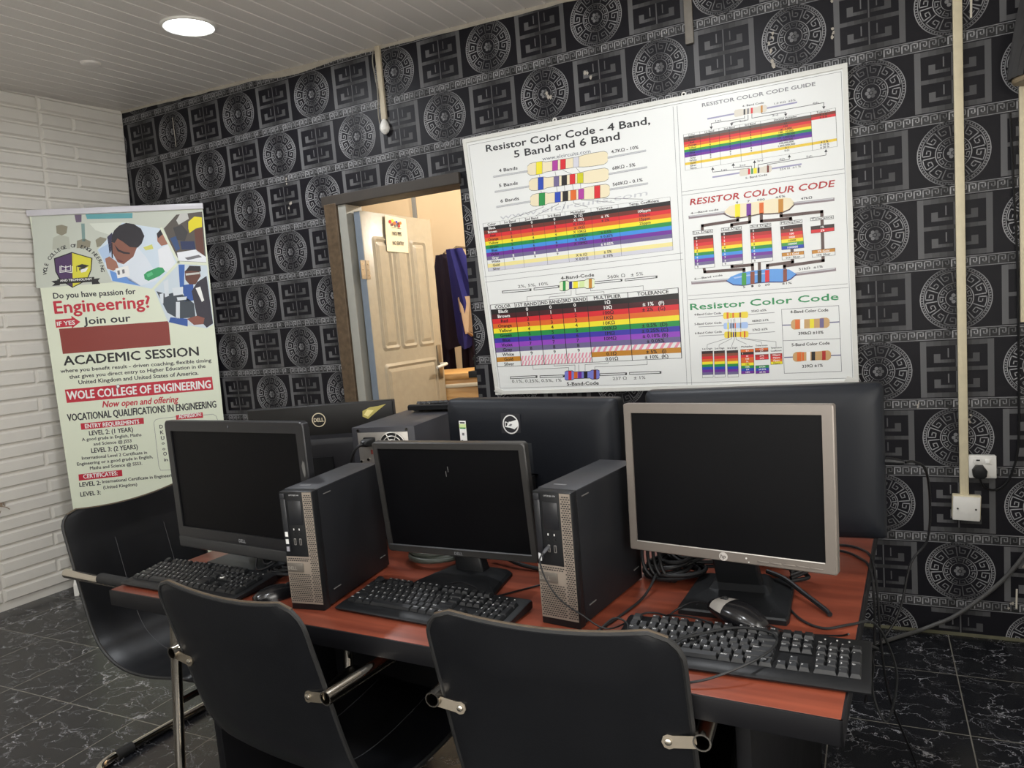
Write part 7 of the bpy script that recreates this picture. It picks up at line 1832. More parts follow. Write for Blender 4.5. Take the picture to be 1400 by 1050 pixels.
# ================================================================== chairs
leather = mat('black_leather', '#101114', 0.38, 0, 0.4, noise=0.12, nscale=18, bump=0.12, bscale=260)
worn = mat('worn_piping', '#4d4132', 0.6, 0, 0.4, noise=0.5, nscale=60)
rubber = mat('black_rubber', '#161616', 0.7)
tube_m = mat('chromed_tube', '#cfc8bc', 0.14, 1.0)
AE, AZ, HW0 = -0.31, 0.68, 0.24      # arm end, arm height, half width of the sling
def sling_profile():
    P = [(-0.362, 0.875), (-0.345, 0.80), (-0.325, 0.72), (-0.306, 0.64), (-0.286, 0.56), (-0.264, 0.49), (-0.228, 0.432), (-0.165, 0.392), (-0.09, 0.374), (0.0, 0.374), (0.09, 0.385), (0.165, 0.398), (0.205, 0.40), (0.228, 0.382)]
    return spline([(0, y, z) for y, z in P], 5)
def chair_sling():
    P = sling_profile(); n = len(P); m_ = 18; th = 0.015
    tan = [(P[min(i + 1, n - 1)] - P[max(i - 1, 0)]).normalized() for i in range(n)]
    nor = [Vector((0, -q.z, q.y)) for q in tan]      # towards the sitter
    L = [0.0]
    for i in range(1, n): L.append(L[-1] + (P[i] - P[i - 1]).length)
    def hw(s):
        e = min(s, L[-1] - s); r = 0.055
        return HW0 - (r - math.sqrt(max(0, r * r - (r - e) ** 2)) if e < r else 0)
    front = []; back = []
    for i in range(n):
        h = hw(L[i]); fr = []; bk = []
        for k in range(m_ + 1):
            u = -1 + 2 * k / m_; x = h * u; dip = 0.016 * (1 - u * u) * max(0, 1 - L[i] / 0.12); bow = 0.012 * (1 - u * u) * min(1, L[i] / 0.1)
            edge = th * 0.5 * math.sqrt(max(0.05, 1 - abs(u) ** 12))
            p = Vector((x, P[i].y, P[i].z - dip)) - nor[i] * bow
            fr.append(p + nor[i] * edge); bk.append(p - nor[i] * edge)
        front.append(fr); back.append(bk)
    vs = [p for r in front for p in r] + [p for r in back for p in r]; w_ = m_ + 1; o = n * w_; fs = []
    for i in range(n - 1):
        for k in range(m_):
            a = i * w_ + k; fs.append((a, a + 1, a + w_ + 1, a + w_)); fs.append((o + a + w_, o + a + w_ + 1, o + a + 1, o + a))
        fs.append((i * w_, (i + 1) * w_, o + (i + 1) * w_, o + i * w_)); a = i * w_ + m_; fs.append((a + w_, a, o + a, o + a + w_))
    for k in range(m_):
        fs.append((k + 1, k, o + k, o + k + 1)); a = (n - 1) * w_ + k; fs.append((a, a + 1, o + a + 1, o + a))
    mid = lambda i, k: (front[i][k] + back[i][k]) / 2
    rim = [mid(i, 0) for i in range(n - 1, -1, -1)] + [mid(0, k) for k in range(1, m_)] + [mid(i, m_) for i in range(n)]
    mb = MB(); mb.add(vs, fs)
    return mb, rim, front, back, P, nor, L
def make_chair(label, loc, rot):
    t = thing('office_chair', label, 'chair', loc, rot, 'black leather office chairs')
    mb, rim, front, back, P, nor, L = chair_sling()
    obj('sling_seat', mb, leather, t, smooth=60)
    obj('piping', MB().tube(rim, 0.0052, 6), mat('black_piping', '#1f1f1f', 0.55, noise=0.3, nscale=80), t)
    obj('worn_edge', MB().tube([p + Vector((0, 0.001, 0.003)) for p in rim if p.z > 0.853], 0.0036, 6), worn, t, label='worn brown leather edge along the top of the back')
    for u in (0.28, 0.72):   # stitched seams running down the back and along the seat
        k = int(u * 18); obj('stitching', MB().tube([front[i][k] + nor[i] * 0.0004 for i in range(8, len(front) - 8)], 0.0011, 5), thread, t)
    for k in ():
        obj('stitching', MB().tube([back[i][k] - nor[i] * 0.0003 for i in range(4, len(back) - 4)], 0.0012, 5), thread, t)
    X, r = HW0 + 0.0175, 0.0155
    for s in (-1, 1):
        XB = X + 0.045
        path = fillet([(s * X, AE - 0.026, AZ), (s * X, 0.245, AZ), (s * XB, 0.205, r), (s * XB, -0.29, r), (0, -0.29, r)], 0.09, 8)
        obj('side_frame', MB().tube(path, r, 16, hollow=True), tube_m, t)     # the arm tube ends in an open mouth behind the back
        obj('armrest_pad', MB().tube([(s * X, -0.14, AZ + 0.004), (s * X, -0.13, AZ + 0.0065), (s * X, 0.08, AZ + 0.0065), (s * X, 0.09, AZ + 0.004)], [0.012, 0.0178, 0.0178, 0.012], 12), rubber, t)
        obj('foot_cap', MB().tube([(s * (XB - 0.09), -0.29, r), (s * (XB - 0.15), -0.29, r)], r + 0.0025, 14), rubber, t)
        br = obj('bracket', MB().prism([(-0.010, -0.010), (-0.050, -0.010), (-0.058, -0.012), (-0.066, -0.009), (-0.070, 0.0), (-0.066, 0.009), (-0.058, 0.012), (-0.050, 0.010), (-0.010, 0.010)], -0.0035, 0.0, 'y', M=Matrix.Diagonal((s, 1, 1, 1))), brushed, t, (s * X, AE - 0.0165, AZ - 0.004), (-0.24, s * -0.14, 0))
        obj('bolt', MB().cyl((-s * 0.058, -0.005, 0), 0.0062, 0.005, 'y', 12, bev=0.0015), chrome, br)
    obj('seat_crossbar', MB().tube([(-X - 0.017, 0.222, 0.352), (X + 0.017, 0.222, 0.352)], 0.010, 10), tube_m, t)
    return t
thread = mat('grey_thread', '#3c3c3f', 0.7)
c1 = make_chair('black leather chair in the foreground left, its back turned, before the left keyboard', (2.5105, -1.828, 0), math.radians(-6.2))
def place_chair(label, loc, rz):
    c = copy_tree(c1); c.location = loc; c.rotation_euler = (0, 0, rz); c['label'] = label; return c
place_chair('black leather chair in the foreground middle, its back turned, before the right keyboard', (3.189, -1.784, 0), math.radians(2.0))
place_chair('black leather chair at the left end of the desk facing right', (1.656, -1.57, 0), math.radians(-95))

# ================================================================== keyboards
key_m = mat('black_keycap', '#1b1c1f', 0.4, 0, 0.5, noise=0.05, nscale=80)
kb_print = print_mat('key_legend_print', 0.4, 0.5)
KEYS = []
def krow(y, z, names, widths, x0=0.0, hgt=1.0):
    x = x0
    for n, w_ in zip(names, widths):
        if n is not None: KEYS.append((x + w_ / 2, y, z, w_, hgt, n))
        x += w_
U = 0.0187
krow(5.35, 0, ['Esc'] + [None] + ['F1', 'F2', 'F3', 'F4'] + [None] + ['F5', 'F6', 'F7', 'F8'] + [None] + ['F9', 'F10', 'F11', 'F12'] + [None] + ['Prt', 'Scr', 'Brk'], [1, 1, 1, 1, 1, 1, .5, 1, 1, 1, 1, .5, 1, 1, 1, 1, .25, 1, 1, 1])
krow(4, 0, list('`1234567890-=') + ['<-', None, 'Ins', 'Hm', 'PU', None, 'NL', '/', '*', '-'], [1] * 13 + [2, .25, 1, 1, 1, .25, 1, 1, 1, 1])
krow(3, 0, ['Tab'] + list('QWERTYUIOP[]') + ['\\', None, 'Del', 'End', 'PD', None, '7', '8', '9'], [1.5] + [1] * 12 + [1.5, .25, 1, 1, 1, .25, 1, 1, 1])
krow(2, 0, ['Caps'] + list("ASDFGHJKL;'") + ['Enter', None, '4', '5', '6'], [1.75] + [1] * 11 + [2.25, 3.5, 1, 1, 1])
krow(1, 0, ['Shift'] + list('ZXCVBNM,./') + ['Shift', None, '^', None, '1', '2', '3'], [2.25] + [1] * 10 + [2.75, 1.25, 1, 1.25, 1, 1, 1])
krow(0, 0, ['Ctrl', 'W', 'Alt', '', 'AltGr', 'W', 'M', 'Ctrl', None, '<', 'v', '>', None, '0', '.'], [1.25, 1.25, 1.25, 6.25, 1.25, 1.25, 1.25, 1.25, .25, 1, 1, 1, .25, 2, 1])
krow(2.5, 0, ['+'], [1], 21.5, 2.0); krow(0.5, 0, ['En'], [1], 21.5, 2.0)
_km = {}
def key_mesh(w_, h, n):
    k = (w_, h, n)
    if k in _km: return _km[k]
    mb = MB(); a, b = w_ * U / 2 - 0.0006, h * U / 2 - 0.0006; c, d = a - 0.0026, b - 0.0032; dk = hexc('#17181a')
    lo = [(-a, -b, 0), (a, -b, 0), (a, b, 0), (-a, b, 0)]; m1 = [(-a, -b, 0.002), (a, -b, 0.002), (a, b, 0.002), (-a, b, 0.002)]
    hi = [(-c, -d + 0.0006, 0.0078), (c, -d + 0.0006, 0.0078), (c, d + 0.0012, 0.0086), (-c, d + 0.0012, 0.0086)]
    mb.loft([lo, m1, hi], cap0=False)
    for i in range(len(mb.f)): mb.c[i] = dk
    if n:
        def add(vs, fs, col): mb.add([(x, y, 0.00835 + 0.0004 * (y / max(d, 1e-4))) for x, y, z in vs], fs, 0, None, col)
        cap = 0.0048 if len(n) == 1 else 0.0034
        put_text(add, n, -c + 0.001, d - cap - 0.0008 + 0.001, None, cap, hexc('#d8d8d8'), False)
    _km[k] = mesh_of('key', mb, kb_print, 0); return _km[k]
KW = 22.5 * U
def kz(y): return 0.0135 + (y / U) * 0.00215 + 0.0006 * abs(y / U - 2.2)     # key seat height over the desk
def make_keyboard(label, loc, rz):
    t = thing('keyboard', label, 'keyboard', loc, rz, 'black computer keyboards')
    w2 = KW / 2 + 0.014; y0, y1 = -0.028, 6.0 * U + 0.012
    prof = [(y0 - 0.004, 0.004), (y0 - 0.006, 0.008), (y0 - 0.001, 0.0125), (-0.006, 0.0152), (0.03, 0.0168), (y1 - 0.012, 0.0268), (y1 - 0.003, 0.0262), (y1, 0.022), (y1 - 0.001, 0.008), (y1 - 0.01, 0.006)]
    mb = MB()
    L = []
    for x, e in ((-w2, 0.004), (-w2 + 0.0035, 0.0), (w2 - 0.0035, 0.0), (w2, 0.004)):
        cy = (y0 + y1) / 2; L.append([(x, cy + (y - cy) * (1 - e * 2), z - e * (z > 0.012) * 0.6) for y, z in prof])
    mb.loft(L)
    obj('case', mb, blk_plastic, t, (0, -0.047, 0))
    for x in (-w2 + 0.03, w2 - 0.03):
        obj('foot', MB().box(x - 0.01, x + 0.01, y1 - 0.02, y1 - 0.008, 0.0, 0.0075), rubber, t, (0, -0.047, 0)); obj('foot', MB().box(x - 0.012, x + 0.012, y0 + 0.004, y0 + 0.01, 0.0, 0.0065), rubber, t, (0, -0.047, 0))
    stuff = MB()
    for x, y, z, w_, h, n in KEYS:
        px, py = -KW / 2 + x * U, (y + 0.5) * U - 0.006; pz = kz(py)
        if n in ('Esc', 'Prt', 'Scr', 'Brk'):
            me = key_mesh(w_, h, n); T = Matrix.Translation((px, py - 0.047, pz)) @ Matrix.Rotation(0.1, 4, 'X')
            o = len(stuff.v); stuff.add([v.co for v in me.vertices], [tuple(p.vertices) for p in me.polygons], 0, T, hexc('#17181a'))
        else: obj('key', key_mesh(w_, h, n), None, t, (px, py - 0.047, pz), (0.1, 0, 0))
    o = obj('keys', stuff, kb_print, t, smooth=0); o['kind'] = 'stuff'
    mb = MB()
    for x in (0.0, 0.02, 0.04): mb.cyl((KW / 2 - 0.062 + x, 5.75 * U - 0.047, 0.0268), 0.0016, 0.0012, 'z', 8)
    obj('indicator_light', mb, mat('pale_indicator', '#b9bab5', 0.4), t)
    return t
kb1 = make_keyboard('black keyboard in front of the middle monitor', (2.803, -1.893, DZ), math.radians(-4.5))
def place_kb(label, loc, rz, tilt=0.0):
    c = copy_tree(kb1); c.location = loc; c.rotation_euler = (tilt, 0, rz); c['label'] = label; return c
kl = place_kb('black keyboard with one white key patch at the left end of the desk', (2.058, -1.905, DZ), math.radians(-3.2))
place_kb('black keyboard overhanging the right edge of the desk before the silver monitor', (3.488, -1.934, DZ), math.radians(-0.5))
place_kb('black keyboard lying on top of the dark grey computer tower', (2.53, -1.105, 1.111), math.radians(184))
obj('worn_patch', MB().cyl((0.093, 0.008, 0.0275), 0.0075, 0.0008, 'z', 14), white_plastic, kl, label='white worn patch on one key')

# ================================================================== screens
logo_m = print_mat('logo_print', 0.35, 0.5)
silver_bezel = mat('silver_bezel', '#777069', 0.38, 0.35, 0.5, noise=0.04, nscale=60)
def stand_base(mb, pts_half, h, y0, y1): return mb
def front_monitor(name, label, base, byaw, bw, bd, panel, pyaw, tilt, W, H, bz, mats, base_y=0.0, depth=0.035, rad=0.01, logo=('DELL', 0.010, 0.0), neckw=0.10, chin=0.0, neckz=None, base_m=None, base_shape='wedge'):
    bezel_m, back_m = mats
    t = thing(name, label, 'monitor', base, byaw)
    inv = (Matrix.Translation(base) @ Matrix.Rotation(byaw, 4, 'Z')).inverted()
    P = inv @ Matrix.Translation(panel) @ Matrix.Rotation(pyaw, 4, 'Z') @ Matrix.Rotation(-tilt, 4, 'X')
    l, r, tp, b = bz
    bo = obj('bezel', MB().ring(W, H, l, r, tp, b, 0.0, 0.02, rad, M=P, yin=0.0045), bezel_m, t)
    obj('screen', MB().box(-W / 2 + l - 0.001, W / 2 - r + 0.001, 0.004, 0.007, b - 0.001, H - tp + 0.001, M=P), screen_m, t)
    loops = []
    for e, y in ((0.001, 0.018), (0.006, 0.026), (0.05, depth), (0.09, depth + 0.012)):
        loops.append([(x, y, z + H / 2) for x, z in rrect(W - 2 * e, H - 2 * e, max(rad, 0.006) + e * 0.2, 4)])
    obj('back_cover', MB().loft(loops, M=P), back_m, t)
    c0 = P @ Vector((0, depth + 0.006, H * 0.30)); nb = Vector((0, base_y, 0.014))
    mb = MB(); secs = []
    top = P @ Vector((0, depth - 0.004, H * 0.42)); low = P @ Vector((0, depth + 0.002, -0.005))
    for p, hw, hd in ((nb, neckw / 2, 0.018), (Vector((nb.x * 0.6 + low.x * 0.4, nb.y * 0.6 + low.y * 0.4, 0.05)), neckw / 2 * 0.94, 0.016), (low + Vector((0, 0.012, 0)), neckw / 2 * 0.92, 0.015), (top + Vector((0, 0.01, 0)), neckw / 2 * 0.8, 0.012)):
        secs.append([(p.x + x, p.y + y, p.z) for x, y in rrect(2 * hw, 2 * hd, 0.006, 3)])
    obj('neck', mb.loft(secs), base_m or blk_plastic, t)
    return t, P, bo
def dell_letters(t_, cap, P, x, y, z, col='#9a9a9c', parent=None, w_=None):
    mb = letters('DELL', cap, hexc(col), True, False, w_); M = P @ Matrix.Translation((x, y, z)); mb.v = [M @ v for v in mb.v]
    return obj('logo', mb, logo_m, parent, smooth=0)
# middle black monitor
dm = mat('charcoal_bezel', '#2d2c2b', 0.36, 0, 0.5, noise=0.08, nscale=50)
base = (2.79, -1.70, DZ)
t, P, bo = front_monitor('monitor', 'medium black monitor with lit top bezel in the middle front of the desk', base, -0.04, 0.235, 0.16, (2.783, -1.719, 0.817), -0.02, -0.088, 0.44, 0.298, (0.0155, 0.0165, 0.017, 0.020), (dm, blk_plastic), base_y=0.03, depth=0.036, rad=0.009, neckw=0.085)
obj('bezel_lip', MB().box(-0.212, 0.205, -0.0022, 0.002, 0.0185, 0.0215, 0.0008, M=P), mat('grey_lip', '#56585b', 0.3), bo)
dell_letters(t, 0.0075, P, 0.0, -0.0025, 0.010, '#77787a', bo)
mb = MB()
out = [(-0.118, -0.080), (0.118, -0.085), (0.122, -0.078), (0.098, 0.058), (0.085, 0.07), (-0.07, 0.075), (-0.085, 0.066)]
mb.prism(out, 0.0, 0.007, 'z', bev=0.0)
mb.loft([[(x, y, 0.007) for x, y in out], [(x * 0.93, y * 0.9 + 0.002, 0.013) for x, y in out], [(x * 0.55, y * 0.45 + 0.02, 0.021) for x, y in out]], cap0=False)
obj('stand_base', mb, blk_plastic, t, smooth=25)
obj('screen_scratch', MB().box(0.0, 0.0012, 0.0035, 0.0041, 0.222, 0.236, M=P).box(-0.007, -0.006, 0.0035, 0.0041, 0.21, 0.224, M=P), mat('pale_scratch', '#6b6b6a', 0.6), t)
# left all-in-one
base = (2.117, -1.672, DZ)
t, P, bo = front_monitor('all_in_one_computer', 'wide black all-in-one screen at the left behind the left keyboard', base, -0.112, 0.3, 0.2, (2.101, -1.775, 0.788), -0.112, 0.0, 0.61, 0.392, (0.027, 0.030, 0.031, 0.066), (mat('black_bezel_gloss', '#1f1f21', 0.3, 0, 0.5, noise=0.08, nscale=50), blk_plastic), base_y=0.02, depth=0.05, rad=0.013, neckw=0.11)
obj('speaker_bar', MB().box(-0.302, 0.302, -0.003, 0.004, 0.003, 0.034, 0.002, M=P), mat('dark_speaker_cloth', '#2a2a2a', 0.7, noise=0.25, nscale=400), bo)
obj('webcam', MB().cyl((0.0, -0.0005, 0.377), 0.004, 0.0015, 'y', 14, M=P), mat('webcam_lens', '#45464a', 0.2), bo)
obj('scuff', MB().add([(0.286, -0.0006, 0.26), (0.292, -0.0006, 0.245), (0.297, -0.0006, 0.255), (0.296, -0.0006, 0.285), (0.290, -0.0006, 0.29), (0.284, -0.0006, 0.275)], [(0, 1, 2, 3, 4, 5)], 0, P), mat('grey_scuff', '#5c5b58', 0.7), bo)
dell_letters(t, 0.0095, P, 0.0, -0.0008, 0.046, '#8a8b8d', bo)
obj('stand_base', MB().prism([(-0.16, -0.13), (0.16, -0.13), (0.165, 0.09), (-0.165, 0.09)], 0.0, 0.008, 'z').prism([(-0.155, -0.125), (0.155, -0.125), (0.16, 0.085), (-0.16, 0.085)], 0.008, 0.012, 'z'), mat('dark_glossy_base', '#1c1f22', 0.38, 0, 0.6), t)
# right silver monitor
base = (3.452, -1.66, DZ)
t, P, bo = front_monitor('monitor', 'silver framed monitor at the right front of the desk', base, 0.0, 0.21, 0.22, (3.44, -1.737, 0.861), -0.174, 0.031, 0.44, 0.331, (0.018, 0.021, 0.0205, 0.022), (silver_bezel, blk_plastic), base_y=0.04, depth=0.045, rad=0.005, neckw=0.10)
obj('bezel_lip', MB().box(-0.201, 0.198, -0.0015, 0.001, 0.0205, 0.0228, 0.0006, M=P), mat('bright_lip', '#c9c5bf', 0.25, 0.3), bo)
lg = MB(); disc_xz(lg, 0, 0, 0.0001, 0.0092, 0.0, hexc('#b3aea8')); l2 = letters('hp', 0.0085, hexc('#5e5953'), True, True); l2.v = [v + Vector((-0.001, -0.0004, 0.0005)) for v in l2.v]
o0 = len(lg.v); 
for i, f in enumerate(l2.f): lg.c[len(lg.f)] = l2.c[i]; lg.f.append(tuple(q + o0 for q in f)); lg.m.append(0)
lg.v += l2.v; M = P @ Matrix.Translation((-0.003, -0.0012, 0.0105)); lg.v = [M @ v for v in lg.v]
obj('logo', lg, logo_m, bo, smooth=0)
for k in range(5): obj('control_button', MB().box(0.068 + k * 0.026, 0.068 + k * 0.026 + 0.022, -0.0016, 0.001, 0.0075, 0.0105, 0.0006, M=P), silver_bezel, bo)
obj('power_light', MB().cyl((0.045, -0.001, 0.0125), 0.0018, 0.001, 'y', 10, M=P).cyl((0.05, -0.001, 0.005), 0.0012, 0.001, 'y', 8, M=P), mat('pale_light', '#d8d6d0', 0.3), bo)
mb = MB()
o1 = [(-0.108, -0.112), (0.108, -0.116), (0.112, -0.10), (0.105, 0.10), (0.09, 0.112), (-0.09, 0.112), (-0.105, 0.10), (-0.112, -0.10)]
mb.loft([[(x, y, 0.0) for x, y in o1], [(x, y, 0.010) for x, y in o1], [(x * 0.97, y * 0.97, 0.0135) for x, y in o1], [(x * 0.6, y * 0.42 + 0.045, 0.019) for x, y in o1], [(x * 0.5, y * 0.3 + 0.045, 0.032) for x, y in o1]])
obj('stand_base', mb, blk_plastic, t, smooth=25)
obj('base_groove', MB().box(-0.075, -0.0735, -0.09, -0.02, 0.0135, 0.0152).box(0.075, 0.0765, -0.09, -0.02, 0.0135, 0.0152), dkgrey_plastic, t)

# screens of the far row, seen from behind
def back_screen(name, label, cat, top, yaw, W, H, z0, kind):
    """top = (x, y) of the panel centre; its screen faces away from the camera"""
    t = thing(name, label, cat, (top[0], top[1], DZ), yaw)
    zb = z0 - DZ
    obj('screen', MB().box(-W / 2 + 0.014, W / 2 - 0.014, 0.018, 0.021, zb + 0.03, zb + H - 0.016), screen_m, t)
    obj('bezel', MB().ring(W, H, 0.015, 0.015, 0.017, 0.032, -0.024, 0.006, 0.012 if kind != 'flat' else 0.003, M=Matrix.Translation((0, 0, zb)) @ Matrix.Rotation(PI, 4, 'Z')), blk_plastic, t)
    shell_m = mat('navy_black_shell', '#15181e', 0.5, 0, 0.3, noise=0.05, nscale=30) if kind != 'flat' else mat('black_flat_shell', '#1a1918', 0.45, 0, 0.35, noise=0.1, nscale=30)
    loops = []
    pr = ((0.0, -0.004, 0.012), (0.001, -0.018, 0.013), (0.008, -0.030, 0.02), (0.026, -0.040, 0.028), (0.06, -0.045, 0.033)) if kind != 'flat' else ((0.0, -0.004, 0.003), (0.001, -0.010, 0.003), (0.003, -0.012, 0.004))
    for e, y, r in pr: loops.append([(x, y, z + zb + H / 2) for x, z in rrect(W - 2 * e, H - 2 * e, r, 5)])
    yb = pr[-1][1]
    sh = obj('back_shell', MB().loft(loops), shell_m, t, smooth=50)
    nk = MB(); secs = []
    for y, z, hw in ((0.0, 0.012, 0.06), (yb - 0.03, 0.06, 0.05), (yb - 0.025, zb + H * 0.45, 0.045), (yb + 0.004, zb + H * 0.45, 0.045)): secs.append([(x, y + d, z) for x, d in rrect(2 * hw, 0.02, 0.005, 3)])
    obj('neck', nk.loft(secs), blk_plastic, t)
    obj('stand_base', MB().prism([(-0.12, -0.09), (0.12, -0.09), (0.12, 0.10), (-0.12, 0.10)], 0.0, 0.012, 'z', bev=0.01), blk_plastic, t)
    return t, sh, zb, yb
def ring_logo(cx, cz, R, y, col, parent, name='logo'):
    mb = MB(); disc_xz(mb, cx, cz, R * 0.87, R, y, hexc(col), 36)
    l = letters('DELL', R * 0.52, hexc(col), True, False, R * 1.42); o0 = len(mb.v)
    for i, f in enumerate(l.f): mb.c[len(mb.f)] = l.c[i]; mb.f.append(tuple(q + o0 for q in f)); mb.m.append(0)
    mb.v += [v + Vector((cx, y, cz)) for v in l.v]
    return obj(name, mb, logo_m, parent, smooth=0)
sticker = print_mat('sticker_print', 0.45, 0.4)
def sticker_obj(name, prims, M, parent, label=None):
    return obj(name, print_prims(prims, lambda u, v, z: M @ Vector((u / 1000, -0.0008 - z, v / 1000))), sticker, parent, smooth=0, label=label)
# middle far all-in-one
t, sh, zb, yb = back_screen('all_in_one_computer', 'dark all-in-one computer seen from behind between the tower and the poster bottom', 'computer', (2.852, -1.385), -0.155, 0.566, 0.375, 0.798, 'aio')
H, W = 0.375, 0.566
obj('vent_slot', MB().box(-0.225, 0.19, -0.036, -0.030, zb + H - 0.0235, zb + H - 0.0195, M=Matrix()), mat('slot_black', '#060607', 0.7), sh)
sl = mat('panel_seam', '#101217', 0.6)
obj('access_panel', MB().box(-0.125, 0.03, yb - 0.0012, yb + 0.002, zb + 0.03, zb + 0.255, 0.001), shell_seam if False else mat('navy_black_panel', '#14171c', 0.45, noise=0.05, nscale=30), sh)
ring_logo(-0.035, zb + H - 0.068, 0.0275, yb - 0.0015, '#dcdcda', sh)
sticker_obj('torn_sticker', [('p', 0, 'dk', [(-34, -26), (32, -24), (34, 30), (-32, 32)]), ('p', 8, 'w', [(-16, -8), (-6, 6), (24, 14), (26, -4), (12, -14), (0, -10)]), ('p', 10, 'gy', [(-8, -4), (0, 2), (6, 1), (2, -5)])], Matrix.Translation((-0.035, yb - 0.0002, zb + H - 0.068)), sh, 'torn white sticker over a clear film patch')
sticker_obj('asset_sticker', [('p', 0, 'wh', [(0, 0), (26, 0), (26, 68), (0, 68)]), ('p', 1, 'lgn', [(0, 46), (26, 46), (26, 58), (0, 58)]), ('p', 1, 'gn', [(2, 44), (24, 44), (24, 48), (2, 48)]), ('p', 2, 'dk', [(4, 60), (22, 60), (22, 64), (4, 64)]), ('p', 2, 'gy', [(9, 24), (17, 24), (17, 32), (9, 32)]), ('p', 2, 'dk', [(4, 4), (10, 4), (10, 10), (4, 10)])], Matrix.Translation((-0.222, yb - 0.0008, zb + H - 0.128)), sh, 'white and green asset sticker')
obj('latch_tab', MB().box(0.262, 0.270, -0.03, -0.004, zb + 0.14, zb + 0.205, 0.001), blk_plastic, sh)
# right far all-in-one
t, sh, zb, yb = back_screen('all_in_one_computer', 'dark all-in-one computer seen from behind, mostly hidden by the silver monitor', 'computer', (3.465, -1.335), 0.036, 0.566, 0.377, 0.802, 'aio')
obj('vent_slot', MB().box(-0.20, 0.205, -0.036, -0.030, zb + 0.377 - 0.0235, zb + 0.377 - 0.0195), mat('slot_black', '#060607', 0.7), sh)
sticker_obj('asset_sticker', [('p', 0, 'w', [(0, 0), (28, 0), (28, 18), (0, 18)]), ('p', 1, 'dk', [(3, 9), (25, 9), (25, 15), (3, 15)])], Matrix.Translation((-0.085, yb - 0.0006, zb + 0.318)), sh, 'small white bar-coded sticker')
sticker_obj('torn_sticker', [('p', 0, 'wh', [(0, 0), (44, 0), (42, 12), (30, 9), (20, 12), (6, 6)])], Matrix.Translation((-0.158, yb - 0.0006, zb + 0.316)), sh, 'torn white sticker')
p = obj('power_adapter_plug', MB().tube([(0.281, -0.012, zb + 0.19), (0.288, -0.012, zb + 0.19), (0.31, -0.012, zb + 0.188), (0.322, -0.012, zb + 0.187)], [0.009, 0.010, 0.008, 0.004], 10), blk_plastic, t)
# left far flat monitor
t, sh, zb, yb = back_screen('monitor', 'flat black monitor seen from behind at the far left with a yellow torn sticker', 'monitor', (1.905, -1.165), 0.36, 0.55, 0.34, 0.803, 'flat')
ring_logo(-0.005, zb + 0.286, 0.026, yb - 0.0009, '#d8ccb0', sh)
obj('lower_housing', MB().loft([[(x, y, z + zb + 0.12) for x, z in rrect(0.40 - 2 * e, 0.22 - 2 * e, 0.01, 3)] for e, y in ((0, -0.012), (0.012, -0.035), (0.03, -0.042))]), mat('black_housing', '#17171b', 0.45, noise=0.05), sh)
sticker_obj('torn_sticker', [('p', 0, 'olv', [(0, 2), (20, -8), (62, 22), (92, 42), (60, 36), (30, 34), (2, 22)]), ('p', 1, 'pg', [(6, 8), (20, 0), (44, 22), (20, 26)])], Matrix.Translation((0.16, yb - 0.0006, zb + 0.285)), sh, 'torn yellow sticker')

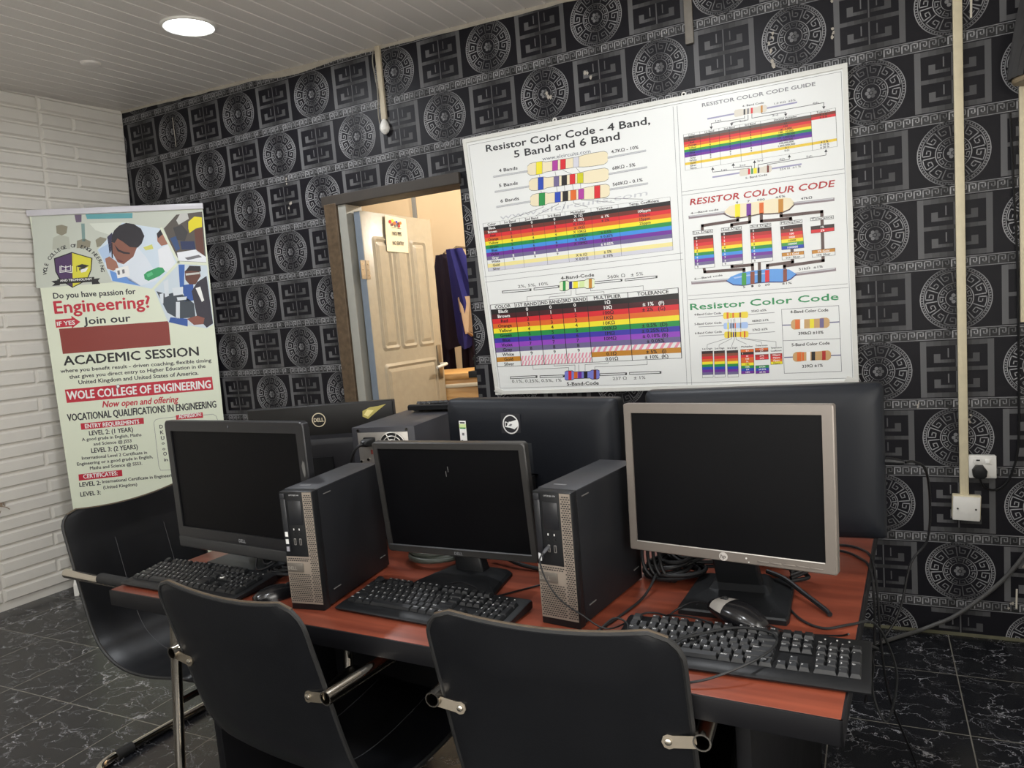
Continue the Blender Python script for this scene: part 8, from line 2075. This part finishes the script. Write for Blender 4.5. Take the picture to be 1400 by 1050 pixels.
# ================================================================== computers
case_m = mat('black_steel_case', '#17181b', 0.48, 0, 0.3, noise=0.06, nscale=40)
top_m = mat('dark_grey_steel', '#2e2f33', 0.5, 0.1, 0.5, noise=0.08, nscale=20)
front_print = print_mat('tower_front_print', 0.36, 0.5)
mesh_m = mat('silver_perforated_grille', '#a5988a', 0.38, 0.35, 0.5)
def sff_tower(label, loc, rz, variant):
    w_, d, h = 0.093, 0.312, 0.290
    t = thing('desktop_computer', label, 'computer', loc, rz, 'slim black desktop computers')
    obj('case', MB().box(0.0005, w_ - 0.0005, 0.026, d, 0.004, h, 0.0015), case_m, t)
    obj('top_cover', MB().box(0.0, w_, 0.024, d, h - 0.0015, h + 0.0012, 0.0008), top_m, t)
    for x in (0.012, w_ - 0.012):
        for y in (0.05, d - 0.03): obj('foot', MB().cyl((x, y, 0.002), 0.006, 0.004, 'z', 10), rubber, t)
    fr = obj('front_bezel', MB().box(0.0, w_, 0.0, 0.026, 0.0, h, 0.003), blk_plastic, t)
    gl = MB(); sx = 0.066
    sil = hexc('#857b70'); drk = hexc('#17161a')
    def R(x0, x1, z0, z1, y, col): gl.add([(x0, y, z0), (x1, y, z0), (x1, y, z1), (x0, y, z1)], [(0, 1, 2, 3)], 0, None, col)
    R(sx, w_ - 0.002, 0.016, h - 0.002, -0.0008, sil); R(0.002, sx, 0.016, 0.132, -0.0008, sil)
    def holes(x0, x1, z0, z1):
        pz = 0.0047; px = 0.0060; r = 0; z = z0 + 0.003
        while z < z1 - 0.003:
            x = x0 + 0.0022 + (px / 2 if r % 2 else 0)
            while x < x1 - 0.0042: R(x, x + 0.0042, z, z + 0.0023, -0.0012, drk); x += px
            z += pz; r += 1
    holes(sx, w_ - 0.002, 0.018, h - 0.003); holes(0.002, sx, 0.018, 0.092); holes(0.002, sx, 0.118, 0.131)
    obj('front_grille', gl, front_print, t, smooth=0)
    bd = obj('badge_strip', MB().box(0.003, 0.048, -0.0035, 0.0, 0.094, 0.116, 0.001), mat('grey_badge', '#6a645d', 0.35, 0.3), t)
    lt = letters('DELL', 0.008, hexc('#8b857c'), True); lt.v = [v + Vector((0.018, -0.0038, 0.104)) for v in lt.v]; obj('logo', lt, logo_m, bd, smooth=0)
    obj('optical_drive', MB().box(0.005, 0.018, -0.0025, 0.0, 0.145, 0.272, 0.001), mat('dark_drive_front', '#232427', 0.3), t)
    obj('drive_bay_cover', MB().box(0.024, 0.060, -0.0018, 0.0, 0.21, 0.268, 0.001), mat('dark_bay_cover', '#202124', 0.3), t)
    obj('power_button', MB().box(0.004, 0.017, -0.0035, 0.0, h - 0.018, h - 0.005, 0.001), dkgrey_plastic, t)
    tx = letters('OPTIPLEX 390', 0.0032, hexc('#b7b7b7'), False, False, 0.028); tx.v = [v + Vector((0.042, -0.0004, h - 0.009)) for v in tx.v]; obj('lettering', tx, logo_m, fr, smooth=0)
    for i, x in enumerate((0.032, 0.047)):
        u = obj('usb_port', MB().ring(0.006, 0.016, 0.0012, 0.0012, 0.0012, 0.0012, -0.0012, 0.0, 0.001, yin=0.0, M=Matrix.Translation((x, 0, 0.160))), mat('port_metal', '#8c8a86', 0.4, 0.6), t)
        obj('audio_jack', MB().cyl((x, -0.0006, 0.188), 0.0032, 0.0016, 'y', 12), mat('jack_black', '#0b0b0c', 0.5), t)
        obj('port_symbol', MB().box(x - 0.0012, x + 0.0012, -0.0006, 0.0, 0.196, 0.2005), mat('pale_symbol', '#c9c9c6', 0.5), fr)
    if variant == 0:
        for z, c in ((0.181, '#d9d9d6'), (0.163, '#cfd0cc'), (0.145, '#8d8c92')): obj('case_sticker', MB().box(0.0075, 0.0155, -0.0031, -0.0024, z, z + 0.0115), mat('sticker_' + c[1:], c, 0.4), t)
    else:
        obj('case_sticker', MB().prism([(0.006, 0.140), (0.013, 0.140), (0.014, 0.150), (0.011, 0.156), (0.006, 0.157)], -0.0031, -0.0024, 'y'), mat('sticker_torn', '#c9cacb', 0.5), t, label='torn white sticker')
    for y0, y1, z in ((0.045, 0.075, 0.272), (0.045, 0.075, 0.036), (0.268, 0.295, 0.036)):
        obj('side_rib', MB().box(w_ - 0.0006, w_ + 0.0008, y0, y1, z, z + 0.0022, M=Matrix()), mat('rib_grey', '#5f5d5b', 0.5), t)
    obj('top_scuff', MB().box(0.02, 0.05, 0.055, 0.061, h + 0.0012, h + 0.0016), mat('pale_scuff', '#77777a', 0.5), t)
    return t
sff_tower('slim black desktop computer standing between the left and middle monitors', (2.456, -1.973, DZ), 0.108, 0)
t2 = sff_tower('slim black desktop computer left of the silver monitor with an audio plug in front', (3.079, -1.888, DZ), -0.141, 1)
mj = t2.matrix_basis
obj('audio_plug', MB().tube([(0.032, -0.001, 0.172), (0.032, -0.010, 0.170), (0.030, -0.022, 0.164)], [0.0035, 0.0042, 0.003], 10), mat('grey_plug', '#55565a', 0.4, 0.3), t2)
# upright tower at the back, its power supply facing the camera
t = thing('computer_tower', 'dark grey computer tower with a silver fan grille facing out', 'computer', (2.300, -1.488, DZ), 0.125)
w_, d, h = 0.212, 0.40, 0.36
obj('case', MB().box(0, w_, 0.0, d, 0.012, h, 0.002), mat('dark_grey_case', '#35353a', 0.5, 0.1, noise=0.05, nscale=20), t)
for x in (0.03, w_ - 0.03):
    for y in (0.04, d - 0.04): obj('foot', MB().cyl((x, y, 0.006), 0.014, 0.012, 'z', 14), rubber, t)
psu = mat('galvanised_steel', '#a9a49d', 0.4, 0.6, noise=0.12, nscale=40)
ps = obj('power_supply', MB().box(0.020, w_ - 0.022, -0.0025, 0.0, h - 0.112, h - 0.016, 0.001), psu, t)
fg = MB(); fc = (0.136, h - 0.062)
fg.cyl((fc[0], -0.0026, fc[1]), 0.046, 0.0008, 'y', 32)
obj('fan_opening', fg, mat('fan_dark', '#0e0e10', 0.6), ps)
fan = MB()
for r in (0.045, 0.034, 0.023): fan.tube([(fc[0] + r * math.cos(2 * PI * i / 36), -0.005, fc[1] + r * math.sin(2 * PI * i / 36)) for i in range(36)], 0.0014, 6, closed=True)
for k in range(8):
    a = 2 * PI * (k + 0.5) / 8; fan.tube([(fc[0] + 0.010 * math.cos(a), -0.005, fc[1] + 0.010 * math.sin(a)), (fc[0] + 0.045 * math.cos(a), -0.005, fc[1] + 0.045 * math.sin(a))], 0.0014, 6)
fan.cyl((fc[0], -0.005, fc[1]), 0.012, 0.003, 'y', 20)
obj('fan_grille', fan, mat('bright_wire', '#d6d3cc', 0.3, 0.5), ps)
obj('power_inlet', MB().box(0.040, 0.080, -0.006, -0.002, h - 0.058, h - 0.030, 0.003), blk_plastic, ps)
obj('rocker_switch', MB().box(0.062, 0.078, -0.006, -0.002, h - 0.082, h - 0.068, 0.001), mat('dull_red_plastic', '#7d3a34', 0.4), ps)
mb = MB()
for x, z in ((0.024, h - 0.009), (w_ - 0.024, h - 0.009), (0.026, h - 0.104), (w_ - 0.03, h - 0.104), (0.05, h - 0.098)): mb.cyl((x, -0.003, z), 0.0042, 0.004, 'y', 12)
obj('screw', mb, chrome, t)
pm = t.matrix_basis
tc_ = thing('mains_cable', 'black mains cable plugged into the back of the grey tower', 'cable', pm @ Vector((0.060, -0.006, h - 0.044)), 0.125)
obj('plug_body', MB().loft([[(x, y, z) for x, z in rrect(a, b, 0.005, 3)] for a, b, y in ((0.034, 0.022, 0.0), (0.034, 0.022, -0.018), (0.022, 0.018, -0.034), (0.012, 0.012, -0.04))]), blk_plastic, tc_)
obj('cord', MB().tube(spline([(0, -0.038, 0), (-0.018, -0.052, -0.012), (-0.040, -0.054, -0.06), (-0.048, -0.05, -0.13), (-0.04, -0.05, -0.22), (-0.02, -0.05, -0.29), (0.03, -0.06, -0.312)], 6), 0.0045, 8), cable_m, tc_)

# ================================================================== mice
def mouse(label, loc, rot, two_tone=False):
    t = thing('computer_mouse', label, 'mouse', loc); t.rotation_euler = rot
    L = 0.115; loops = []; N = 22
    for i in range(15):
        s = i / 14; y = -L / 2 + L * s
        hw = 0.0315 * (math.sin(PI * min(1, max(0.0, 0.06 + 0.88 * s))) ** 0.42) * (1 - 0.08 * s)
        hh = 0.037 * (math.sin(PI * min(1, 0.08 + 0.80 * s)) ** 0.62) * (1.0 - 0.32 * s)
        ring_ = []
        for k in range(N):
            a = 2 * PI * k / N; c, sn = math.cos(a), math.sin(a)
            x = hw * math.copysign(abs(c) ** 0.75, c); z = (hh * max(0, sn) ** 0.8) if sn > 0 else 0.0
            ring_.append((x, y, max(0.001, z + 0.002 if sn > 0 else 0.001)))
        loops.append(ring_)
    mb = MB().loft(loops)
    obj('mouse_body', mb, mat('glossy_black_plastic', '#141416', 0.2, 0, 0.6), t, smooth=60)
    if two_tone:
        mb = MB(); cut = [[(x * 1.015, y, z + 0.0006) for x, y, z in L_[1:11]] for L_ in loops[9:14]]
        vs = [p for L_ in cut for p in L_]; fs = [(j * 10 + i, j * 10 + i + 1, (j + 1) * 10 + i + 1, (j + 1) * 10 + i) for j in range(4) for i in range(9)]
        mb.add(vs, fs); obj('silver_buttons', mb, mat('silver_button_plastic', '#a9a49e', 0.35, 0.3), t, smooth=60, label='silver front buttons')
    obj('scroll_wheel', MB().cyl((0, 0.032, 0.0235 if not two_tone else 0.024), 0.008, 0.006, 'x', 16, bev=0.001), rubber, t)
    return t
mouse('glossy black mouse beside the left keyboard', (2.362, -1.925, DZ), (0, 0, math.radians(-28)))
mr = mouse('black and silver mouse leaning on the silver monitor base', (3.472, -1.812, 0.770), (0.16, 0.05, math.radians(62)), True); mr.scale = (1.18, 1.08, 1.05)

# ================================================================== cables
def cable(name, label, pts, r=0.0028, m=cable_m, per=8, group='loose cables on and around the desk'):
    return tag(obj(name, MB().tube(spline(pts, per), r, 8), m), label, 'cable', group)
zc_ = DZ + 0.0035
# coiled cables
def coil(c, r, n, rr, wob, squash=1.0, rise=0.006, yaw=0.0, a0=0.0):
    pts = []
    for i in range(int(n * 18)):
        a = a0 + 2 * PI * i / 18; k = i / 18; q = r * (1 + wob * math.sin(k * 2.4 + a * 0.31))
        x, y = q * math.cos(a), q * math.sin(a) * squash
        pts.append((c[0] + x * math.cos(yaw) - y * math.sin(yaw), c[1] + x * math.sin(yaw) + y * math.cos(yaw), c[2] + rr + rise * abs(math.sin(k * 1.3)) * 2 + k * rr * 0.9))
    return pts
t = thing('coiled_cable', 'thick grey-green cable coil on the desk behind the middle monitor', 'cable', (0, 0, 0))
obj('coil', MB().tube(coil((2.63, -1.585, DZ), 0.075, 4, 0.0062, 0.12, 0.8, 0.004), 0.0062, 8), mat('grey_green_cable', '#464b44', 0.5), t)
obj('loose_end', MB().tube(spline([(2.70, -1.60, DZ + 0.03), (2.72, -1.64, DZ + 0.04), (2.69, -1.57, DZ + 0.015), (2.66, -1.47, DZ + 0.008)], 6), 0.0055, 8), cable_m, t)
cable('black_cable', 'black cord curving on the desk right of the middle monitor', [(2.80, -1.56, zc_ + 0.03), (2.87, -1.59, zc_ + 0.012), (2.95, -1.60, zc_ + 0.003), (3.02, -1.60, zc_ + 0.006), (3.055, -1.62, zc_ + 0.02)], 0.0055)
tag(obj('cable_plug', MB().tube([(3.048, -1.70, DZ + 0.012), (3.055, -1.665, DZ + 0.016), (3.06, -1.64, DZ + 0.02)], [0.011, 0.014, 0.010], 10), blk_plastic), 'small black cable plug beside the right slim computer', 'plug')
cable('thin_cable', 'thin black cable beside the middle monitor stand', [(2.885, -1.84, zc_ + 0.004), (2.93, -1.77, zc_), (2.985, -1.70, zc_), (3.035, -1.66, zc_ + 0.008)], 0.0022)
cable('thin_cable', 'thin black cable arching over the back of the middle keyboard', [(2.79, -1.79, zc_ + 0.02), (2.83, -1.80, zc_ + 0.032), (2.885, -1.825, zc_ + 0.032), (2.90, -1.86, zc_ + 0.028)], 0.0022)
t = thing('cable_bundle', 'bundle of thin black cables looped on the left screen base', 'cable', (0, 0, 0))
for i in range(3): obj('cable_loop', MB().tube(coil((2.285 + 0.01 * i, -1.80 + 0.008 * i, DZ + 0.012 + 0.006 * i), 0.055 - 0.006 * i, 2.2, 0.003, 0.25, 0.6, 0.003, 0.4 * i, i), 0.003, 7), cable_m, t)
obj('cable_loop', MB().tube(spline([(2.14, -1.72, DZ + 0.10), (2.16, -1.79, DZ + 0.03), (2.20, -1.81, DZ + 0.02), (2.24, -1.75, DZ + 0.05), (2.25, -1.71, DZ + 0.10)], 7), 0.003, 7), cable_m, t)
obj('cable_loop', MB().tube(spline([(2.15, -1.71, DZ + 0.11), (2.17, -1.77, DZ + 0.04), (2.205, -1.79, DZ + 0.03), (2.235, -1.74, DZ + 0.06), (2.24, -1.71, DZ + 0.11)], 7), 0.003, 7), cable_m, t)
cable('mouse_cable', 'thin black mouse cable behind the left mouse', [(2.385, -1.873, DZ + 0.012), (2.405, -1.845, zc_), (2.42, -1.815, zc_), (2.40, -1.78, zc_), (2.37, -1.77, zc_)], 0.0018)
tag(obj('folded_paper', MB().prism([(0, 0), (0.03, 0.004), (0.034, 0.02), (0.006, 0.022)], 0.0, 0.003, 'z'), mat('yellowed_paper', '#c9c39a', 0.7), None, (2.405, -1.765, DZ + 0.0005), (0.12, 0.0, 0.5)), 'scrap of yellowed paper beside the left slim computer', 'paper')
t = thing('cable_bundle', 'tangled bundle of black power cables behind the silver monitor stand', 'cable', (0, 0, 0))
for i in range(5):
    obj('cable_loop', MB().tube(coil((3.285 + 0.012 * math.sin(i * 2), -1.575 + 0.012 * math.cos(i * 3), DZ + 0.008 * i), 0.066 - 0.005 * i, 2.3, 0.005, 0.16, 0.72, 0.006, 0.35 * i, i * 1.3), 0.0048, 8), cable_m, t)
for i in range(6):
    z = DZ + 0.02 + 0.014 * i; q = 0.012 * math.sin(i * 2.1)
    obj('cable_loop', MB().tube(spline([(3.26 + q, -1.54, z + 0.03), (3.31, -1.56 + q, z + 0.012 * math.cos(i)), (3.38, -1.52 - q, z), (3.46, -1.50 + q, z + 0.006), (3.54, -1.50 - q, z), (3.585, -1.535 + q, z - 0.004), (3.55, -1.57, z * 0.5 + DZ * 0.5 + 0.006)], 6), 0.0045, 8), cable_m, t)
for i in range(4):
    obj('cable_loop', MB().tube(spline([(3.235 + 0.012 * i, -1.52 - 0.01 * i, DZ + 0.15), (3.225 + 0.012 * i, -1.60, DZ + 0.10), (3.235 + 0.014 * i, -1.635, DZ + 0.045), (3.27 + 0.01 * i, -1.62, DZ + 0.012), (3.30, -1.57, DZ + 0.03)], 6), 0.0042, 8), cable_m, t)
cable('stiff_cable', 'stiff black cable end lying right of the silver monitor stand', [(3.50, -1.57, DZ + 0.035), (3.54, -1.595, DZ + 0.03), (3.585, -1.64, DZ + 0.016), (3.625, -1.69, DZ + 0.008), (3.637, -1.712, DZ + 0.006)], 0.0052)
# audio cable from the front jack
pj = mj @ Vector((0.030, -0.022, 0.164))
cable('audio_cable', 'thin grey audio cable hanging from the front of the right slim computer', [tuple(pj), tuple(mj @ Vector((0.027, -0.032, 0.150))), tuple(mj @ Vector((0.038, -0.03, 0.11))), tuple(mj @ Vector((0.062, -0.022, 0.07))), tuple(mj @ Vector((0.105, -0.012, 0.040))), tuple(mj @ Vector((0.16, 0.0, 0.015))), (3.28, -1.79, zc_), (3.34, -1.80, zc_)], 0.0018, cable_grey)
cable('thin_cable', 'thin grey cable running from behind the right slim computer to the chair', [(3.24, -1.52, DZ + 0.09), (3.262, -1.60, DZ + 0.05), (3.255, -1.70, DZ + 0.01), (3.235, -1.80, zc_), (3.20, -1.93, zc_), (3.17, -2.0, zc_)], 0.003, cable_grey)
cable('thin_cable', 'thin grey cable arched at the left end of the right keyboard', [(3.19, -1.97, zc_), (3.215, -1.925, DZ + 0.012), (3.245, -1.905, DZ + 0.035), (3.275, -1.915, DZ + 0.035), (3.29, -1.95, DZ + 0.03)], 0.002, cable_grey)
cable('keyboard_cable', 'grey cable looped over the right keyboard and down to the desk edge', [(3.38, -2.075, zc_), (3.45, -2.06, DZ + 0.012), (3.515, -2.015, DZ + 0.027), (3.553, -1.955, DZ + 0.033), (3.556, -1.905, DZ + 0.036), (3.52, -1.885, DZ + 0.037), (3.47, -1.893, DZ + 0.036), (3.41, -1.94, DZ + 0.034), (3.385, -1.965, DZ + 0.034)], 0.0024, cable_grey)
cable('thin_cable', 'thin grey cable crossing the space key of the right keyboard', [(3.36, -2.03, DZ + 0.022), (3.375, -2.0, DZ + 0.031), (3.395, -1.955, DZ + 0.0335), (3.415, -1.925, DZ + 0.036)], 0.0024, cable_grey)
cable('mouse_cable', 'thin black cable trailing from the silver monitor over the desk edge in a hanging loop', [(3.455, -1.60, DZ + 0.05), (3.50, -1.60, DZ + 0.02), (3.545, -1.665, zc_), (3.585, -1.745, zc_), (3.63, -1.775, zc_), (3.675, -1.745, zc_), (3.715, -1.69, DZ - 0.012), (3.742, -1.62, DZ - 0.09), (3.756, -1.60, 0.58), (3.738, -1.60, 0.486), (3.72, -1.60, 0.50), (3.708, -1.60, 0.555), (3.712, -1.64, 0.62), (3.71, -1.72, 0.69), (3.722, -1.80, 0.735), (3.71, -1.855, 0.765)], 0.0026, cable_grey)
cable('mouse_cable', 'thin black mouse cable looping before the silver monitor base', [(3.43, -1.79, DZ + 0.035), (3.38, -1.77, DZ + 0.03), (3.345, -1.775, zc_ + 0.01), (3.325, -1.81, zc_), (3.345, -1.848, DZ + 0.03), (3.40, -1.865, DZ + 0.037), (3.435, -1.88, DZ + 0.037)], 0.002)
cable('thin_cable', 'thin black cable lying behind the right keyboard', [(3.52, -1.815, DZ + 0.02), (3.56, -1.815, zc_ + 0.004), (3.61, -1.81, zc_), (3.66, -1.82, DZ + 0.012), (3.675, -1.845, DZ + 0.028)], 0.002)
cable('thin_cable', 'upper black cable falling over the right desk edge at the back', [(3.60, -1.27, zc_), (3.645, -1.255, zc_), (3.685, -1.275, zc_), (3.712, -1.33, DZ), (3.722, -1.37, DZ - 0.06), (3.728, -1.38, 0.55), (3.745, -1.35, 0.40), (3.80, -1.25, 0.18), (3.82, -1.2, 0.03)], 0.003)
cable('thin_cable', 'lower black cable falling over the right desk edge at the back', [(3.60, -1.30, zc_), (3.65, -1.305, zc_), (3.685, -1.345, zc_), (3.708, -1.40, DZ), (3.716, -1.43, DZ - 0.06), (3.712, -1.43, 0.55), (3.69, -1.42, 0.42)], 0.003)
cable('thin_cable', 'thin black cable hanging from the right far computer against the wallpaper', [(3.79, -1.335, 0.989), (3.81, -1.31, 0.985), (3.835, -1.27, 0.955), (3.845, -1.22, 0.86), (3.838, -1.20, 0.76), (3.80, -1.21, 0.70), (3.77, -1.24, 0.58), (3.72, -1.28, 0.51), (3.66, -1.30, 0.50)], 0.003)
